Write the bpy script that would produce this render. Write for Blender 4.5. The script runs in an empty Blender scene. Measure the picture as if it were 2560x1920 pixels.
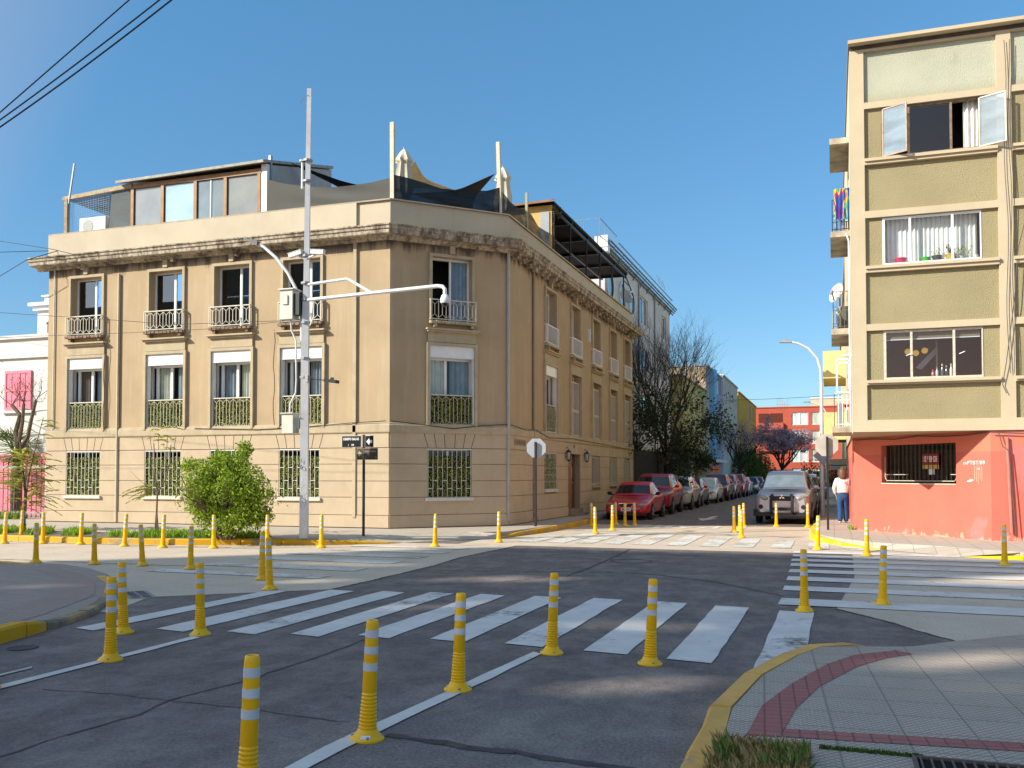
import bpy, math, random
from mathutils import Matrix, Vector
random.seed(7)
R = math.radians
sc = bpy.context.scene
col = sc.collection

# ------------------------------------------------------------------ camera
cam_d = bpy.data.cameras.new("camera")
cam = bpy.data.objects.new("camera", cam_d)
col.objects.link(cam)
cam.location = (0, 0, 1.65)
cam.rotation_euler = (R(90) + 0.0306, 0, 0.3331)
cam_d.sensor_width = 36
cam_d.lens = 2323.6 / 2560 * 36
cam_d.shift_y = (1116.27 - 960) / 2560
cam_d.clip_start = 0.1
cam_d.clip_end = 3000
sc.camera = cam

# ------------------------------------------------------------------ sky, sun, exposure
SUN_AZ, SUN_EL = 48.1 + 180, 30.4            # the light travels towards azimuth 48 (from +Y to +X)
w = bpy.data.worlds.new("World")
sc.world = w
w.use_nodes = True
nt = w.node_tree
bg = nt.nodes["Background"]
sky = nt.nodes.new("ShaderNodeTexSky")
sky.sky_type = 'NISHITA'
sky.sun_disc = False
sky.sun_elevation = R(SUN_EL)
sky.sun_rotation = R(SUN_AZ)
sky.altitude = 600
sky.air_density = 1.0
sky.dust_density = 0.0
sky.ozone_density = 5.0
# the clear, slightly hazeless air of the photograph: the low sky is held back and red is thinned
tc = nt.nodes.new("ShaderNodeTexCoord"); sp_ = nt.nodes.new("ShaderNodeSeparateXYZ")
nt.links.new(tc.outputs['Generated'], sp_.inputs[0])
cr_ = nt.nodes.new("ShaderNodeValToRGB")
cr_.color_ramp.elements[0].position = 0.0; cr_.color_ramp.elements[0].color = (.55, .57, .57, 1)
cr_.color_ramp.elements[1].position = .55; cr_.color_ramp.elements[1].color = (.70, 1.06, .99, 1)
nt.links.new(sp_.outputs[2], cr_.inputs[0])
ml_ = nt.nodes.new("ShaderNodeMix"); ml_.data_type = 'RGBA'; ml_.blend_type = 'MULTIPLY'; ml_.inputs[0].default_value = 1
nt.links.new(sky.outputs[0], ml_.inputs[6]); nt.links.new(cr_.outputs[0], ml_.inputs[7])
# the half of the sky round the sun is brighter and whiter than the half the camera sees
dt_ = nt.nodes.new("ShaderNodeVectorMath"); dt_.operation = 'DOT_PRODUCT'
nt.links.new(tc.outputs['Generated'], dt_.inputs[0])
dt_.inputs[1].default_value = (-math.sin(R(48.1)) * math.cos(R(SUN_EL)), -math.cos(R(48.1)) * math.cos(R(SUN_EL)), math.sin(R(SUN_EL)))
mr_ = nt.nodes.new("ShaderNodeMapRange"); mr_.inputs[1].default_value = -1; mr_.inputs[2].default_value = 1
nt.links.new(dt_.outputs['Value'], mr_.inputs[0])
c2_ = nt.nodes.new("ShaderNodeValToRGB")
c2_.color_ramp.elements[0].position = .60; c2_.color_ramp.elements[0].color = (1/6, 1/6, 1/6, 1)
c2_.color_ramp.elements[1].position = 1.0; c2_.color_ramp.elements[1].color = (1, .56, .40, 1)
e_ = c2_.color_ramp.elements.new(.78); e_.color = (4.2/6, 1.58/6, 1.02/6, 1)
nt.links.new(mr_.outputs[0], c2_.inputs[0])
m2_ = nt.nodes.new("ShaderNodeMix"); m2_.data_type = 'RGBA'; m2_.blend_type = 'MULTIPLY'; m2_.inputs[0].default_value = 1
nt.links.new(ml_.outputs[2], m2_.inputs[6]); nt.links.new(c2_.outputs[0], m2_.inputs[7])
v6_ = nt.nodes.new("ShaderNodeVectorMath"); v6_.operation = 'SCALE'; v6_.inputs['Scale'].default_value = 6
nt.links.new(m2_.outputs[2], v6_.inputs[0])
nt.links.new(v6_.outputs[0], bg.inputs[0])
bg.inputs[1].default_value = 0.13
sun_d = bpy.data.lights.new("sun", 'SUN')
sun_d.energy = 4.6
sun_d.angle = R(0.55)
sun_d.color = (1.0, 0.93, 0.80)
sun = bpy.data.objects.new("sun", sun_d)
col.objects.link(sun)
ldir = Vector((math.sin(R(48.1)) * math.cos(R(SUN_EL)), math.cos(R(48.1)) * math.cos(R(SUN_EL)), -math.sin(R(SUN_EL))))
sun.rotation_euler = ldir.to_track_quat('-Z', 'Y').to_euler()
sc.view_settings.view_transform = 'Standard'
sc.view_settings.look = 'None'
sc.view_settings.exposure = 0.72
sc.view_settings.gamma = 1

# ------------------------------------------------------------------ helpers
WM = {}
I4 = Matrix.Identity(4)

def frame(o, ax, ay):
    x, y = Vector(ax).normalized(), Vector(ay).normalized()
    z = x.cross(y)
    m = Matrix((x, y, z)).transposed().to_4x4()
    m.translation = Vector(o)
    return m

def tag(o, label=None, cat=None, group=None, kind=None):
    if label: o['label'] = label
    if cat: o['category'] = cat
    if group: o['group'] = group
    if kind: o['kind'] = kind
    return o

def thing(name, label, cat, loc=(0, 0, 0), rot=0.0, group=None, tilt=(0, 0)):
    o = bpy.data.objects.new(name, None)
    o.empty_display_size = 0.2
    col.objects.link(o)
    o.location = loc
    o.rotation_euler = (tilt[0], tilt[1], rot)
    WM[o.name] = Matrix.Translation(loc) @ o.rotation_euler.to_matrix().to_4x4()
    return tag(o, label, cat, group)

class MB:
    def __init__(s, fr=None):
        s.v, s.f, s.m, s.fr = [], [], [], fr
    def add(s, pts, faces, m=0):
        b = len(s.v)
        if s.fr is not None:
            pts = [s.fr @ Vector(p) for p in pts]
        s.v += [tuple(p) for p in pts]
        s.f += [tuple(i + b for i in f) for f in faces]
        s.m += [m] * len(faces)
        return s
    def box(s, x0, x1, y0, y1, z0, z1, m=0):
        return s.add([(x0, y0, z0), (x1, y0, z0), (x1, y1, z0), (x0, y1, z0), (x0, y0, z1), (x1, y0, z1), (x1, y1, z1), (x0, y1, z1)],
                     [(3, 2, 1, 0), (4, 5, 6, 7), (0, 1, 5, 4), (1, 2, 6, 5), (2, 3, 7, 6), (3, 0, 4, 7)], m)
    def poly(s, pts, m=0):
        return s.add(pts, [tuple(range(len(pts)))], m)
    def prism(s, pts, z0, z1, m=0):
        n = len(pts)
        return s.add([(p[0], p[1], z0) for p in pts] + [(p[0], p[1], z1) for p in pts],
                     [tuple(range(n - 1, -1, -1)), tuple(range(n, 2 * n))] + [(i, (i + 1) % n, n + (i + 1) % n, n + i) for i in range(n)], m)
    def plate(s, pts, e0, e1, m=0):
        # polygon in the (s, z) plane of a facade, extruded from e0 to e1
        n = len(pts)
        return s.add([(p[0], e0, p[1]) for p in pts] + [(p[0], e1, p[1]) for p in pts],
                     [tuple(range(n)), tuple(range(2 * n - 1, n - 1, -1))] + [(i, n + i, n + (i + 1) % n, (i + 1) % n) for i in range(n)], m)
    def tube(s, pts, r, n=6, m=0, cap=True):
        pts = [Vector(p) for p in pts]
        k = len(pts)
        rs = r if isinstance(r, (list, tuple)) else [r] * k
        vs, fs = [], []
        up = None
        for i, p in enumerate(pts):
            t = (pts[min(i + 1, k - 1)] - pts[max(i - 1, 0)])
            if t.length < 1e-9: t = Vector((0, 0, 1))
            t.normalize()
            if up is None:
                a = Vector((0, 0, 1)) if abs(t.z) < .9 else Vector((1, 0, 0))
                up = t.cross(a).normalized()
            else:
                up = (up - t * up.dot(t)).normalized()
            b = t.cross(up)
            for j in range(n):
                an = 2 * math.pi * (j + .5) / n
                vs.append(p + (up * math.cos(an) + b * math.sin(an)) * rs[i])
        for i in range(k - 1):
            for j in range(n):
                a, b2 = i * n + j, i * n + (j + 1) % n
                fs.append((a, b2, b2 + n, a + n))
        if cap:
            fs.append(tuple(range(n - 1, -1, -1)))
            fs.append(tuple(range((k - 1) * n, k * n)))
        return s.add(vs, fs, m)
    def lathe(s, prof, c=(0, 0, 0), n=16, m=0, axis='z', cap=True):
        vs, fs = [], []
        for r, h in prof:
            for j in range(n):
                a = 2 * math.pi * j / n
                x, y = r * math.cos(a), r * math.sin(a)
                p = (x, y, h) if axis == 'z' else ((h, x, y) if axis == 'x' else (x, h, y))
                vs.append((p[0] + c[0], p[1] + c[1], p[2] + c[2]))
        for i in range(len(prof) - 1):
            for j in range(n):
                a, b = i * n + j, i * n + (j + 1) % n
                fs.append((a, b, b + n, a + n))
        if cap:
            fs.append(tuple(range(n - 1, -1, -1)))
            fs.append(tuple(range((len(prof) - 1) * n, len(prof) * n)))
        return s.add(vs, fs, m)
    def sweep(s, path, prof, m=0, closed=False):
        # plan path, outward is to the right of the walking direction; prof = (out, z)
        n = len(path)
        vs, fs = [], []
        k = len(prof)
        for i in range(n):
            ns = []
            for a, b in ((i - 1, i), (i, i + 1)):
                if 0 <= a and b < n:
                    d = Vector((path[b][0] - path[a][0], path[b][1] - path[a][1])).normalized()
                    ns.append(Vector((d.y, -d.x)))
            nn = ns[0] if len(ns) == 1 else (ns[0] + ns[1]) / (1 + ns[0].dot(ns[1]))
            for o, z in prof:
                vs.append((path[i][0] + nn.x * o, path[i][1] + nn.y * o, z))
        for i in range(n - 1):
            for j in range(k - 1):
                fs.append((i * k + j, (i + 1) * k + j, (i + 1) * k + j + 1, i * k + j + 1))
        fs.append(tuple(range(k)))
        fs.append(tuple(range(n * k - 1, (n - 1) * k - 1, -1)))
        return s.add(vs, fs, m)
    def sphere(s, c, r, n=10, m=0, sq=(1, 1, 1)):
        vs, fs = [], []
        h = max(4, n // 2)
        for i in range(1, h):
            t = math.pi * i / h
            for j in range(n):
                a = 2 * math.pi * j / n
                vs.append((c[0] + r * sq[0] * math.sin(t) * math.cos(a), c[1] + r * sq[1] * math.sin(t) * math.sin(a), c[2] + r * sq[2] * math.cos(t)))
        vs += [(c[0], c[1], c[2] + r * sq[2]), (c[0], c[1], c[2] - r * sq[2])]
        for i in range(h - 2):
            for j in range(n):
                a, b = i * n + j, i * n + (j + 1) % n
                fs.append((a, a + n, b + n, b))
        t0, b0 = (h - 1) * n, (h - 1) * n + 1
        for j in range(n):
            fs.append((t0, j, (j + 1) % n))
            fs.append((b0, (h - 2) * n + (j + 1) % n, (h - 2) * n + j))
        return s.add(vs, fs, m)
    def build(s, name, mats, parent=None, smooth=False, local=False, label=None):
        me = bpy.data.meshes.new(name)
        me.from_pydata(s.v, [], s.f)
        if not isinstance(mats, (list, tuple)): mats = [mats]
        for mm in mats: me.materials.append(mm)
        if len(mats) > 1:
            me.polygons.foreach_set('material_index', s.m)
        if smooth:
            me.polygons.foreach_set('use_smooth', [True] * len(s.f))
            me.set_sharp_from_angle(angle=R(smooth if smooth > 1 else 38))
        me.update()
        return link(name, me, parent, local, label)

def link(name, me, parent=None, local=False, label=None):
    o = bpy.data.objects.new(name, me)
    col.objects.link(o)
    WM[o.name] = I4
    if parent is not None:
        o.parent = parent
        if local: WM[o.name] = WM[parent.name]
        else: o.matrix_parent_inverse = WM[parent.name].inverted()
    if label: o['label'] = label
    return o

def copy_tree(o, parent=None):
    c = o.copy()
    col.objects.link(c)
    c.parent = parent
    if parent is not None: c.matrix_parent_inverse = o.matrix_parent_inverse
    WM[c.name] = WM[o.name]
    for ch in o.children: copy_tree(ch, c)
    return c

def text_mesh(name, body, size, mt, fr, parent=None, sx=1.0, depth=0.003, bold=0.0, label=None):
    # flat lettering standing in the (s, z) plane of the frame, read from -e
    cu = bpy.data.curves.new("lettering", 'FONT')
    cu.body = body; cu.size = size; cu.extrude = depth; cu.offset = bold
    cu.align_x = 'CENTER'; cu.align_y = 'CENTER'; cu.resolution_u = 3
    tmp = bpy.data.objects.new("lettering", cu)
    col.objects.link(tmp)
    dg = bpy.context.evaluated_depsgraph_get()
    me = bpy.data.meshes.new_from_object(tmp.evaluated_get(dg))
    bpy.data.objects.remove(tmp)
    # text x -> s, text y -> z, text normal +z -> -e
    t = Matrix(((sx, 0, 0, 0), (0, 0, -1, 0), (0, 1, 0, 0), (0, 0, 0, 1)))
    me.transform(fr @ t)
    me.materials.clear(); me.materials.append(mt)
    me.name = name
    return link(name, me, parent, False, label)

# ------------------------------------------------------------------ materials
def newmat(name):
    m = bpy.data.materials.new(name)
    m.use_nodes = True
    return m, m.node_tree, m.node_tree.nodes["Principled BSDF"]

def N(nt, t, **kw):
    n = nt.nodes.new(t)
    for k, v in kw.items(): setattr(n, k, v)
    return n

def noise(nt, scale, detail=4, sxyz=(1, 1, 1), rough=.6, src='geo'):
    g = N(nt, "ShaderNodeNewGeometry").outputs['Position'] if src == 'geo' else N(nt, "ShaderNodeTexCoord").outputs['Object']
    mp = N(nt, "ShaderNodeMapping")
    mp.inputs['Scale'].default_value = sxyz
    nt.links.new(g, mp.inputs['Vector'])
    n = N(nt, "ShaderNodeTexNoise")
    n.inputs['Scale'].default_value = scale
    n.inputs['Detail'].default_value = detail
    n.inputs['Roughness'].default_value = rough
    nt.links.new(mp.outputs[0], n.inputs['Vector'])
    return n.outputs['Fac']

def ramp(nt, fac, lo, hi):
    r = N(nt, "ShaderNodeMapRange")
    r.inputs[1].default_value = lo; r.inputs[2].default_value = hi
    nt.links.new(fac, r.inputs[0])
    return r.outputs[0]

def mixc(nt, fac, a, b, mode='MIX'):
    n = N(nt, "ShaderNodeMix", data_type='RGBA', blend_type=mode)
    if isinstance(fac, (int, float)): n.inputs[0].default_value = fac
    else: nt.links.new(fac, n.inputs[0])
    for i, c in ((6, a), (7, b)):
        if isinstance(c, (tuple, list)): n.inputs[i].default_value = (c[0], c[1], c[2], 1)
        else: nt.links.new(c, n.inputs[i])
    return n.outputs[2]

def bump(nt, bs, fac, strength, dist=.01):
    b = N(nt, "ShaderNodeBump")
    b.inputs['Strength'].default_value = strength
    b.inputs['Distance'].default_value = dist
    nt.links.new(fac, b.inputs['Height'])
    nt.links.new(b.outputs[0], bs.inputs['Normal'])

def mat(name, c, c2=None, scale=3, rough=.8, metal=0, bmp=0, bscale=90, streak=0, sc_col=None, speck=0, spec=.35, coat=0, src='geo', soil=0):
    m, nt, bs = newmat(name)
    if c2 is None: c2 = tuple(x * .82 for x in c)
    out = mixc(nt, ramp(nt, noise(nt, scale, 5, src=src), .35, .68), c, c2)
    if streak:
        f = ramp(nt, noise(nt, 1.6, 5, (2.2, 2.2, .16), .65), .5, .78)
        k = N(nt, "ShaderNodeMath", operation='MULTIPLY'); k.inputs[1].default_value = streak
        nt.links.new(f, k.inputs[0])
        out = mixc(nt, k.outputs[0], out, sc_col or tuple(x * .45 for x in c))
    if soil:
        f = ramp(nt, noise(nt, .7, 7, (1, 1, 1), .7), .48, .72)
        k = N(nt, "ShaderNodeMath", operation='MULTIPLY'); k.inputs[1].default_value = soil
        nt.links.new(f, k.inputs[0])
        out = mixc(nt, k.outputs[0], out, tuple(x * .55 for x in c))
    if speck:
        f = ramp(nt, noise(nt, 55, 2, src=src), .5 - .2, .5 + .2)
        out = mixc(nt, speck, out, mixc(nt, f, tuple(x * .35 for x in c), tuple(min(1, x * 1.9) for x in c)))
    nt.links.new(out, bs.inputs['Base Color'])
    bs.inputs['Roughness'].default_value = rough
    bs.inputs['Metallic'].default_value = metal
    bs.inputs['Specular IOR Level'].default_value = spec
    if coat:
        bs.inputs['Coat Weight'].default_value = coat
        bs.inputs['Coat Roughness'].default_value = .04
    if bmp: bump(nt, bs, noise(nt, bscale, 3, src=src), bmp)
    return m

def leafmat(name, c1, c2, trans=.35, rough=.55):
    m, nt, bs = newmat(name)
    g = N(nt, "ShaderNodeNewGeometry")
    out = mixc(nt, g.outputs['Random Per Island'], c1, c2)
    nt.links.new(out, bs.inputs['Base Color'])
    bs.inputs['Roughness'].default_value = rough
    bs.inputs['Specular IOR Level'].default_value = .3
    tr = N(nt, "ShaderNodeBsdfTranslucent")
    nt.links.new(mixc(nt, .5, out, (c2[0] * 1.5, c2[1] * 1.5, c2[2] * .8)), tr.inputs['Color'])
    mx = N(nt, "ShaderNodeMixShader"); mx.inputs[0].default_value = trans
    nt.links.new(bs.outputs[0], mx.inputs[1]); nt.links.new(tr.outputs[0], mx.inputs[2])
    nt.links.new(mx.outputs[0], nt.nodes['Material Output'].inputs['Surface'])
    return m

def glassmat(name, tint=(.75, .8, .8), refl=1.0, rough=.02, base=.06):
    m, nt, bs = newmat(name)
    nt.nodes.remove(bs)
    t = N(nt, "ShaderNodeBsdfTransparent"); t.inputs[0].default_value = (*tint, 1)
    g = N(nt, "ShaderNodeBsdfGlossy"); g.inputs['Roughness'].default_value = rough
    g.inputs['Color'].default_value = (refl, refl, refl, 1)
    lw = N(nt, "ShaderNodeLayerWeight"); lw.inputs[0].default_value = .5
    pw = N(nt, "ShaderNodeMath", operation='POWER'); pw.inputs[1].default_value = 4.0
    nt.links.new(lw.outputs['Facing'], pw.inputs[0])
    mr = N(nt, "ShaderNodeMapRange"); mr.inputs[3].default_value = base; mr.inputs[4].default_value = .95
    nt.links.new(pw.outputs[0], mr.inputs[0])
    mx = N(nt, "ShaderNodeMixShader")
    nt.links.new(mr.outputs[0], mx.inputs[0])
    nt.links.new(t.outputs[0], mx.inputs[1]); nt.links.new(g.outputs[0], mx.inputs[2])
    nt.links.new(mx.outputs[0], nt.nodes['Material Output'].inputs['Surface'])
    return m

def netmat(name, c, alpha, wav=0):
    # woven shade cloth: partly see-through, with folds in its density
    m, nt, bs = newmat(name)
    bs.inputs['Base Color'].default_value = (*c, 1)
    bs.inputs['Roughness'].default_value = .85
    t = N(nt, "ShaderNodeBsdfTransparent")
    mx = N(nt, "ShaderNodeMixShader")
    f = ramp(nt, noise(nt, 1.4, 4, (1, 1, 3.2)), .3, .7)
    mr = N(nt, "ShaderNodeMapRange"); mr.inputs[3].default_value = alpha - wav; mr.inputs[4].default_value = min(1, alpha + wav)
    nt.links.new(f, mr.inputs[0])
    nt.links.new(mr.outputs[0], mx.inputs[0])
    nt.links.new(t.outputs[0], mx.inputs[1]); nt.links.new(bs.outputs[0], mx.inputs[2])
    nt.links.new(mx.outputs[0], nt.nodes['Material Output'].inputs['Surface'])
    return m

def paintmat(name, c, under, wear=.5, fine=9):
    # road paint worn through to the surface below
    m, nt, bs = newmat(name)
    a = noise(nt, fine, 8, (1, 1, 1), .75)
    b = noise(nt, .9, 3)
    s = N(nt, "ShaderNodeMath", operation='MULTIPLY'); nt.links.new(a, s.inputs[0]); nt.links.new(b, s.inputs[1])
    f = ramp(nt, s.outputs[0], .24 + .1 * (wear - .5), .17 + .1 * (wear - .5))
    c2 = mixc(nt, ramp(nt, noise(nt, 2.2, 6), .3, .7), c, tuple(x * .78 for x in c))
    out = mixc(nt, f, c2, under)
    nt.links.new(out, bs.inputs['Base Color'])
    bs.inputs['Roughness'].default_value = .75
    bs.inputs['Specular IOR Level'].default_value = .25
    bump(nt, bs, noise(nt, 70, 3), .25)
    return m

MT = {}
MT['white'] = mat('white_paint', (.72, .72, .70), (.62, .62, .60), rough=.5)
MT['pvc'] = mat('white_frame', (.78, .78, .76), (.70, .70, .68), rough=.35)
MT['dark'] = mat('dark_interior', (.022, .02, .018), (.03, .026, .022), rough=.9)
MT['black'] = mat('black_paint', (.012, .012, .013), (.02, .02, .02), rough=.45)
MT['grey'] = mat('grey_metal', (.30, .31, .32), (.25, .26, .27), rough=.5, metal=.3)
MT['glass'] = glassmat('window_glass', (.86, .90, .90), .9, .015, .06)
MT['glass_dark'] = glassmat('dark_window_glass', (.40, .43, .45), .9, .015, .10)
MT['curtain'] = mat('curtain_cloth', (.74, .73, .64), (.56, .55, .47), scale=2, rough=.9)
MT['curtain_white'] = mat('white_curtain_cloth', (.86, .85, .82), (.72, .71, .68), scale=2, rough=.9)
MT['brown'] = mat('brown_blind', (.20, .15, .11), (.16, .12, .09), rough=.8)
MT['glass_sky'] = glassmat('sky_tinted_glass', (.5, .55, .58), .95, .012, .42)
for n_ in MT['glass_sky'].node_tree.nodes:
    if n_.type == 'BSDF_GLOSSY': n_.inputs['Color'].default_value = (.30, .52, .80, 1)  # blue of a reflected sky is tinted into the gloss colour
MT['blue_curtain'] = mat('blue_grey_curtain', (.34, .38, .42), (.24, .27, .31), rough=.9)
MT['wood'] = mat('pale_timber', (.52, .42, .29), (.38, .29, .19), scale=6, rough=.8)
MT['varnish'] = mat('varnished_timber', (.30, .15, .05), (.20, .09, .03), scale=5, rough=.4)
MT['leaf_hedge'] = leafmat('hedge_leaf', (.02, .03, .004), (.42, .44, .08), .2)
MT['hedge_back'] = mat('hedge_backing', (.012, .016, .008), rough=.9)

def curtain_sheet(mb, s0, s1, e, z0, z1, amp=.03, per=.11, m=0):
    n = max(6, int((s1 - s0) / per * 4))
    pts = []
    for i in range(n + 1):
        s = s0 + (s1 - s0) * i / n
        d = e + amp * math.sin((s - s0) / per * 2 * math.pi) * (1 + .4 * math.sin(s * 7))
        pts.append((s, d))
    vs = [(p[0], p[1], z0) for p in pts] + [(p[0], p[1], z1) for p in pts]
    mb.add(vs, [(i, i + 1, n + 2 + i, n + 1 + i) for i in range(n)], m)

def leaves(mb, pos, size, m=0, flat=None, fold=False):
    # one leaf: a pointed lozenge of two triangles, turned at random
    a = Vector((random.gauss(0, 1), random.gauss(0, 1), random.gauss(0, 1)))
    if flat is not None: a = a * flat[1] + Vector(flat[0])
    a.normalize()
    b = a.cross(Vector((random.gauss(0, 1), random.gauss(0, 1), random.gauss(0, 1)))).normalized()
    c = a.cross(b)
    p = Vector(pos)
    l, wd = size * random.uniform(.7, 1.3), size * .5 * random.uniform(.7, 1.2)
    mb.add([p - b * l * .5, p + c * wd * .5 + a * wd * .15, p + b * l * .5, p - c * wd * .5 + a * wd * .15], [(0, 1, 2), (0, 2, 3)], m)

def wall_open(mb, s0, s1, z0, z1, ops, th=.28, e=0.0, m=0, mr=None, skip=''):
    # wall sheet with real openings and reveals; ops = (s0, s1, z0, z1)
    ss = sorted({s0, s1} | {o[0] for o in ops} | {o[1] for o in ops})
    zs = sorted({z0, z1} | {o[2] for o in ops} | {o[3] for o in ops})
    ss = [x for x in ss if s0 <= x <= s1]; zs = [x for x in zs if z0 <= x <= z1]
    for i in range(len(ss) - 1):
        for j in range(len(zs) - 1):
            cs, cz = (ss[i] + ss[i + 1]) / 2, (zs[j] + zs[j + 1]) / 2
            if any(o[0] < cs < o[1] and o[2] < cz < o[3] for o in ops): continue
            mb.poly([(ss[i], e, zs[j]), (ss[i + 1], e, zs[j]), (ss[i + 1], e, zs[j + 1]), (ss[i], e, zs[j + 1])], m)
    for a, b, c, d in ops:
        k = m if mr is None else mr
        mb.poly([(a, e, c), (a, e, d), (a, e + th, d), (a, e + th, c)], k)
        mb.poly([(b, e, c), (b, e + th, c), (b, e + th, d), (b, e, d)], k)
        if 't' not in skip or d < z1: mb.poly([(a, e, d), (b, e, d), (b, e + th, d), (a, e + th, d)], k)
        if 'b' not in skip: mb.poly([(a, e, c), (a, e + th, c), (b, e + th, c), (b, e, c)], k)
# ------------------------------------------------------------------ ground, roads, pavements
def asphalt_mat():
    m, nt, bs = newmat("asphalt")
    big = ramp(nt, noise(nt, .28, 6, (1, .7, 1)), .38, .64)
    base = mixc(nt, big, (.135, .112, .103), (.225, .188, .172))
    fine = ramp(nt, noise(nt, 130, 2, rough=.8), .30, .70)
    base = mixc(nt, .45, base, mixc(nt, fine, (.03, .026, .026), (.42, .37, .34)))
    fine2 = ramp(nt, noise(nt, 42, 3, rough=.8), .42, .60)
    base = mixc(nt, .42, base, mixc(nt, fine2, (.04, .033, .034), (.36, .295, .26)))
    mid = ramp(nt, noise(nt, 9, 7, (1, .75, 1), .75), .42, .60)
    base = mixc(nt, .30, base, mixc(nt, mid, (.07, .058, .056), (.26, .22, .20)))
    # a paler, dustier spread of old asphalt near the foreground line
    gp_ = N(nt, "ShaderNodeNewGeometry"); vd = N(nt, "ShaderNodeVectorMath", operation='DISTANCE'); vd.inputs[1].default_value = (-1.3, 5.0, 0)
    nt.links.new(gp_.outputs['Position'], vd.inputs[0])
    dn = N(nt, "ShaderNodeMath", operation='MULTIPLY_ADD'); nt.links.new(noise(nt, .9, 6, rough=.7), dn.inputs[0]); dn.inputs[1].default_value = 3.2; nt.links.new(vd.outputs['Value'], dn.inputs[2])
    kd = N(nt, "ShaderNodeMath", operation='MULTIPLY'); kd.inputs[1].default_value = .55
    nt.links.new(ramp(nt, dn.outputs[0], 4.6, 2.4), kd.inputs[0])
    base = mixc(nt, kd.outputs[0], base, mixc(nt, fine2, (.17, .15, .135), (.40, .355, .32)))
    pal = ramp(nt, noise(nt, 1.1, 8, (1, 1, 1), .72), .56, .72)
    k = N(nt, "ShaderNodeMath", operation='MULTIPLY'); k.inputs[1].default_value = .38
    nt.links.new(pal, k.inputs[0])
    base = mixc(nt, k.outputs[0], base, (.27, .25, .225))
    # hair cracks along the edges of a warped cell pattern
    g = N(nt, "ShaderNodeNewGeometry")
    nz = N(nt, "ShaderNodeTexNoise"); nz.inputs['Scale'].default_value = 1.7; nz.inputs['Detail'].default_value = 6
    nt.links.new(g.outputs['Position'], nz.inputs['Vector'])
    vm = N(nt, "ShaderNodeVectorMath", operation='MULTIPLY_ADD')
    nt.links.new(nz.outputs['Color'], vm.inputs[0]); vm.inputs[1].default_value = (.9, .9, 0); nt.links.new(g.outputs['Position'], vm.inputs[2])
    vo = N(nt, "ShaderNodeTexVoronoi", feature='DISTANCE_TO_EDGE'); vo.inputs['Scale'].default_value = .38
    nt.links.new(vm.outputs[0], vo.inputs['Vector'])
    md2 = ramp(nt, noise(nt, 2.1, 7, (1, .7, 1), .7), .44, .62)
    base = mixc(nt, .40, base, mixc(nt, md2, (.075, .06, .058), (.25, .205, .185)))
    c = ramp(nt, vo.outputs['Distance'], .007, .002)
    gate = ramp(nt, noise(nt, .5, 3), .58, .68)
    k2 = N(nt, "ShaderNodeMath", operation='MULTIPLY'); nt.links.new(c, k2.inputs[0]); nt.links.new(gate, k2.inputs[1])
    base = mixc(nt, k2.outputs[0], base, (.04, .035, .035))
    nt.links.new(base, bs.inputs['Base Color'])
    bs.inputs['Roughness'].default_value = .82
    bs.inputs['Specular IOR Level'].default_value = .25
    bump(nt, bs, noise(nt, 110, 3), .6, .008)
    return m

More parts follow.
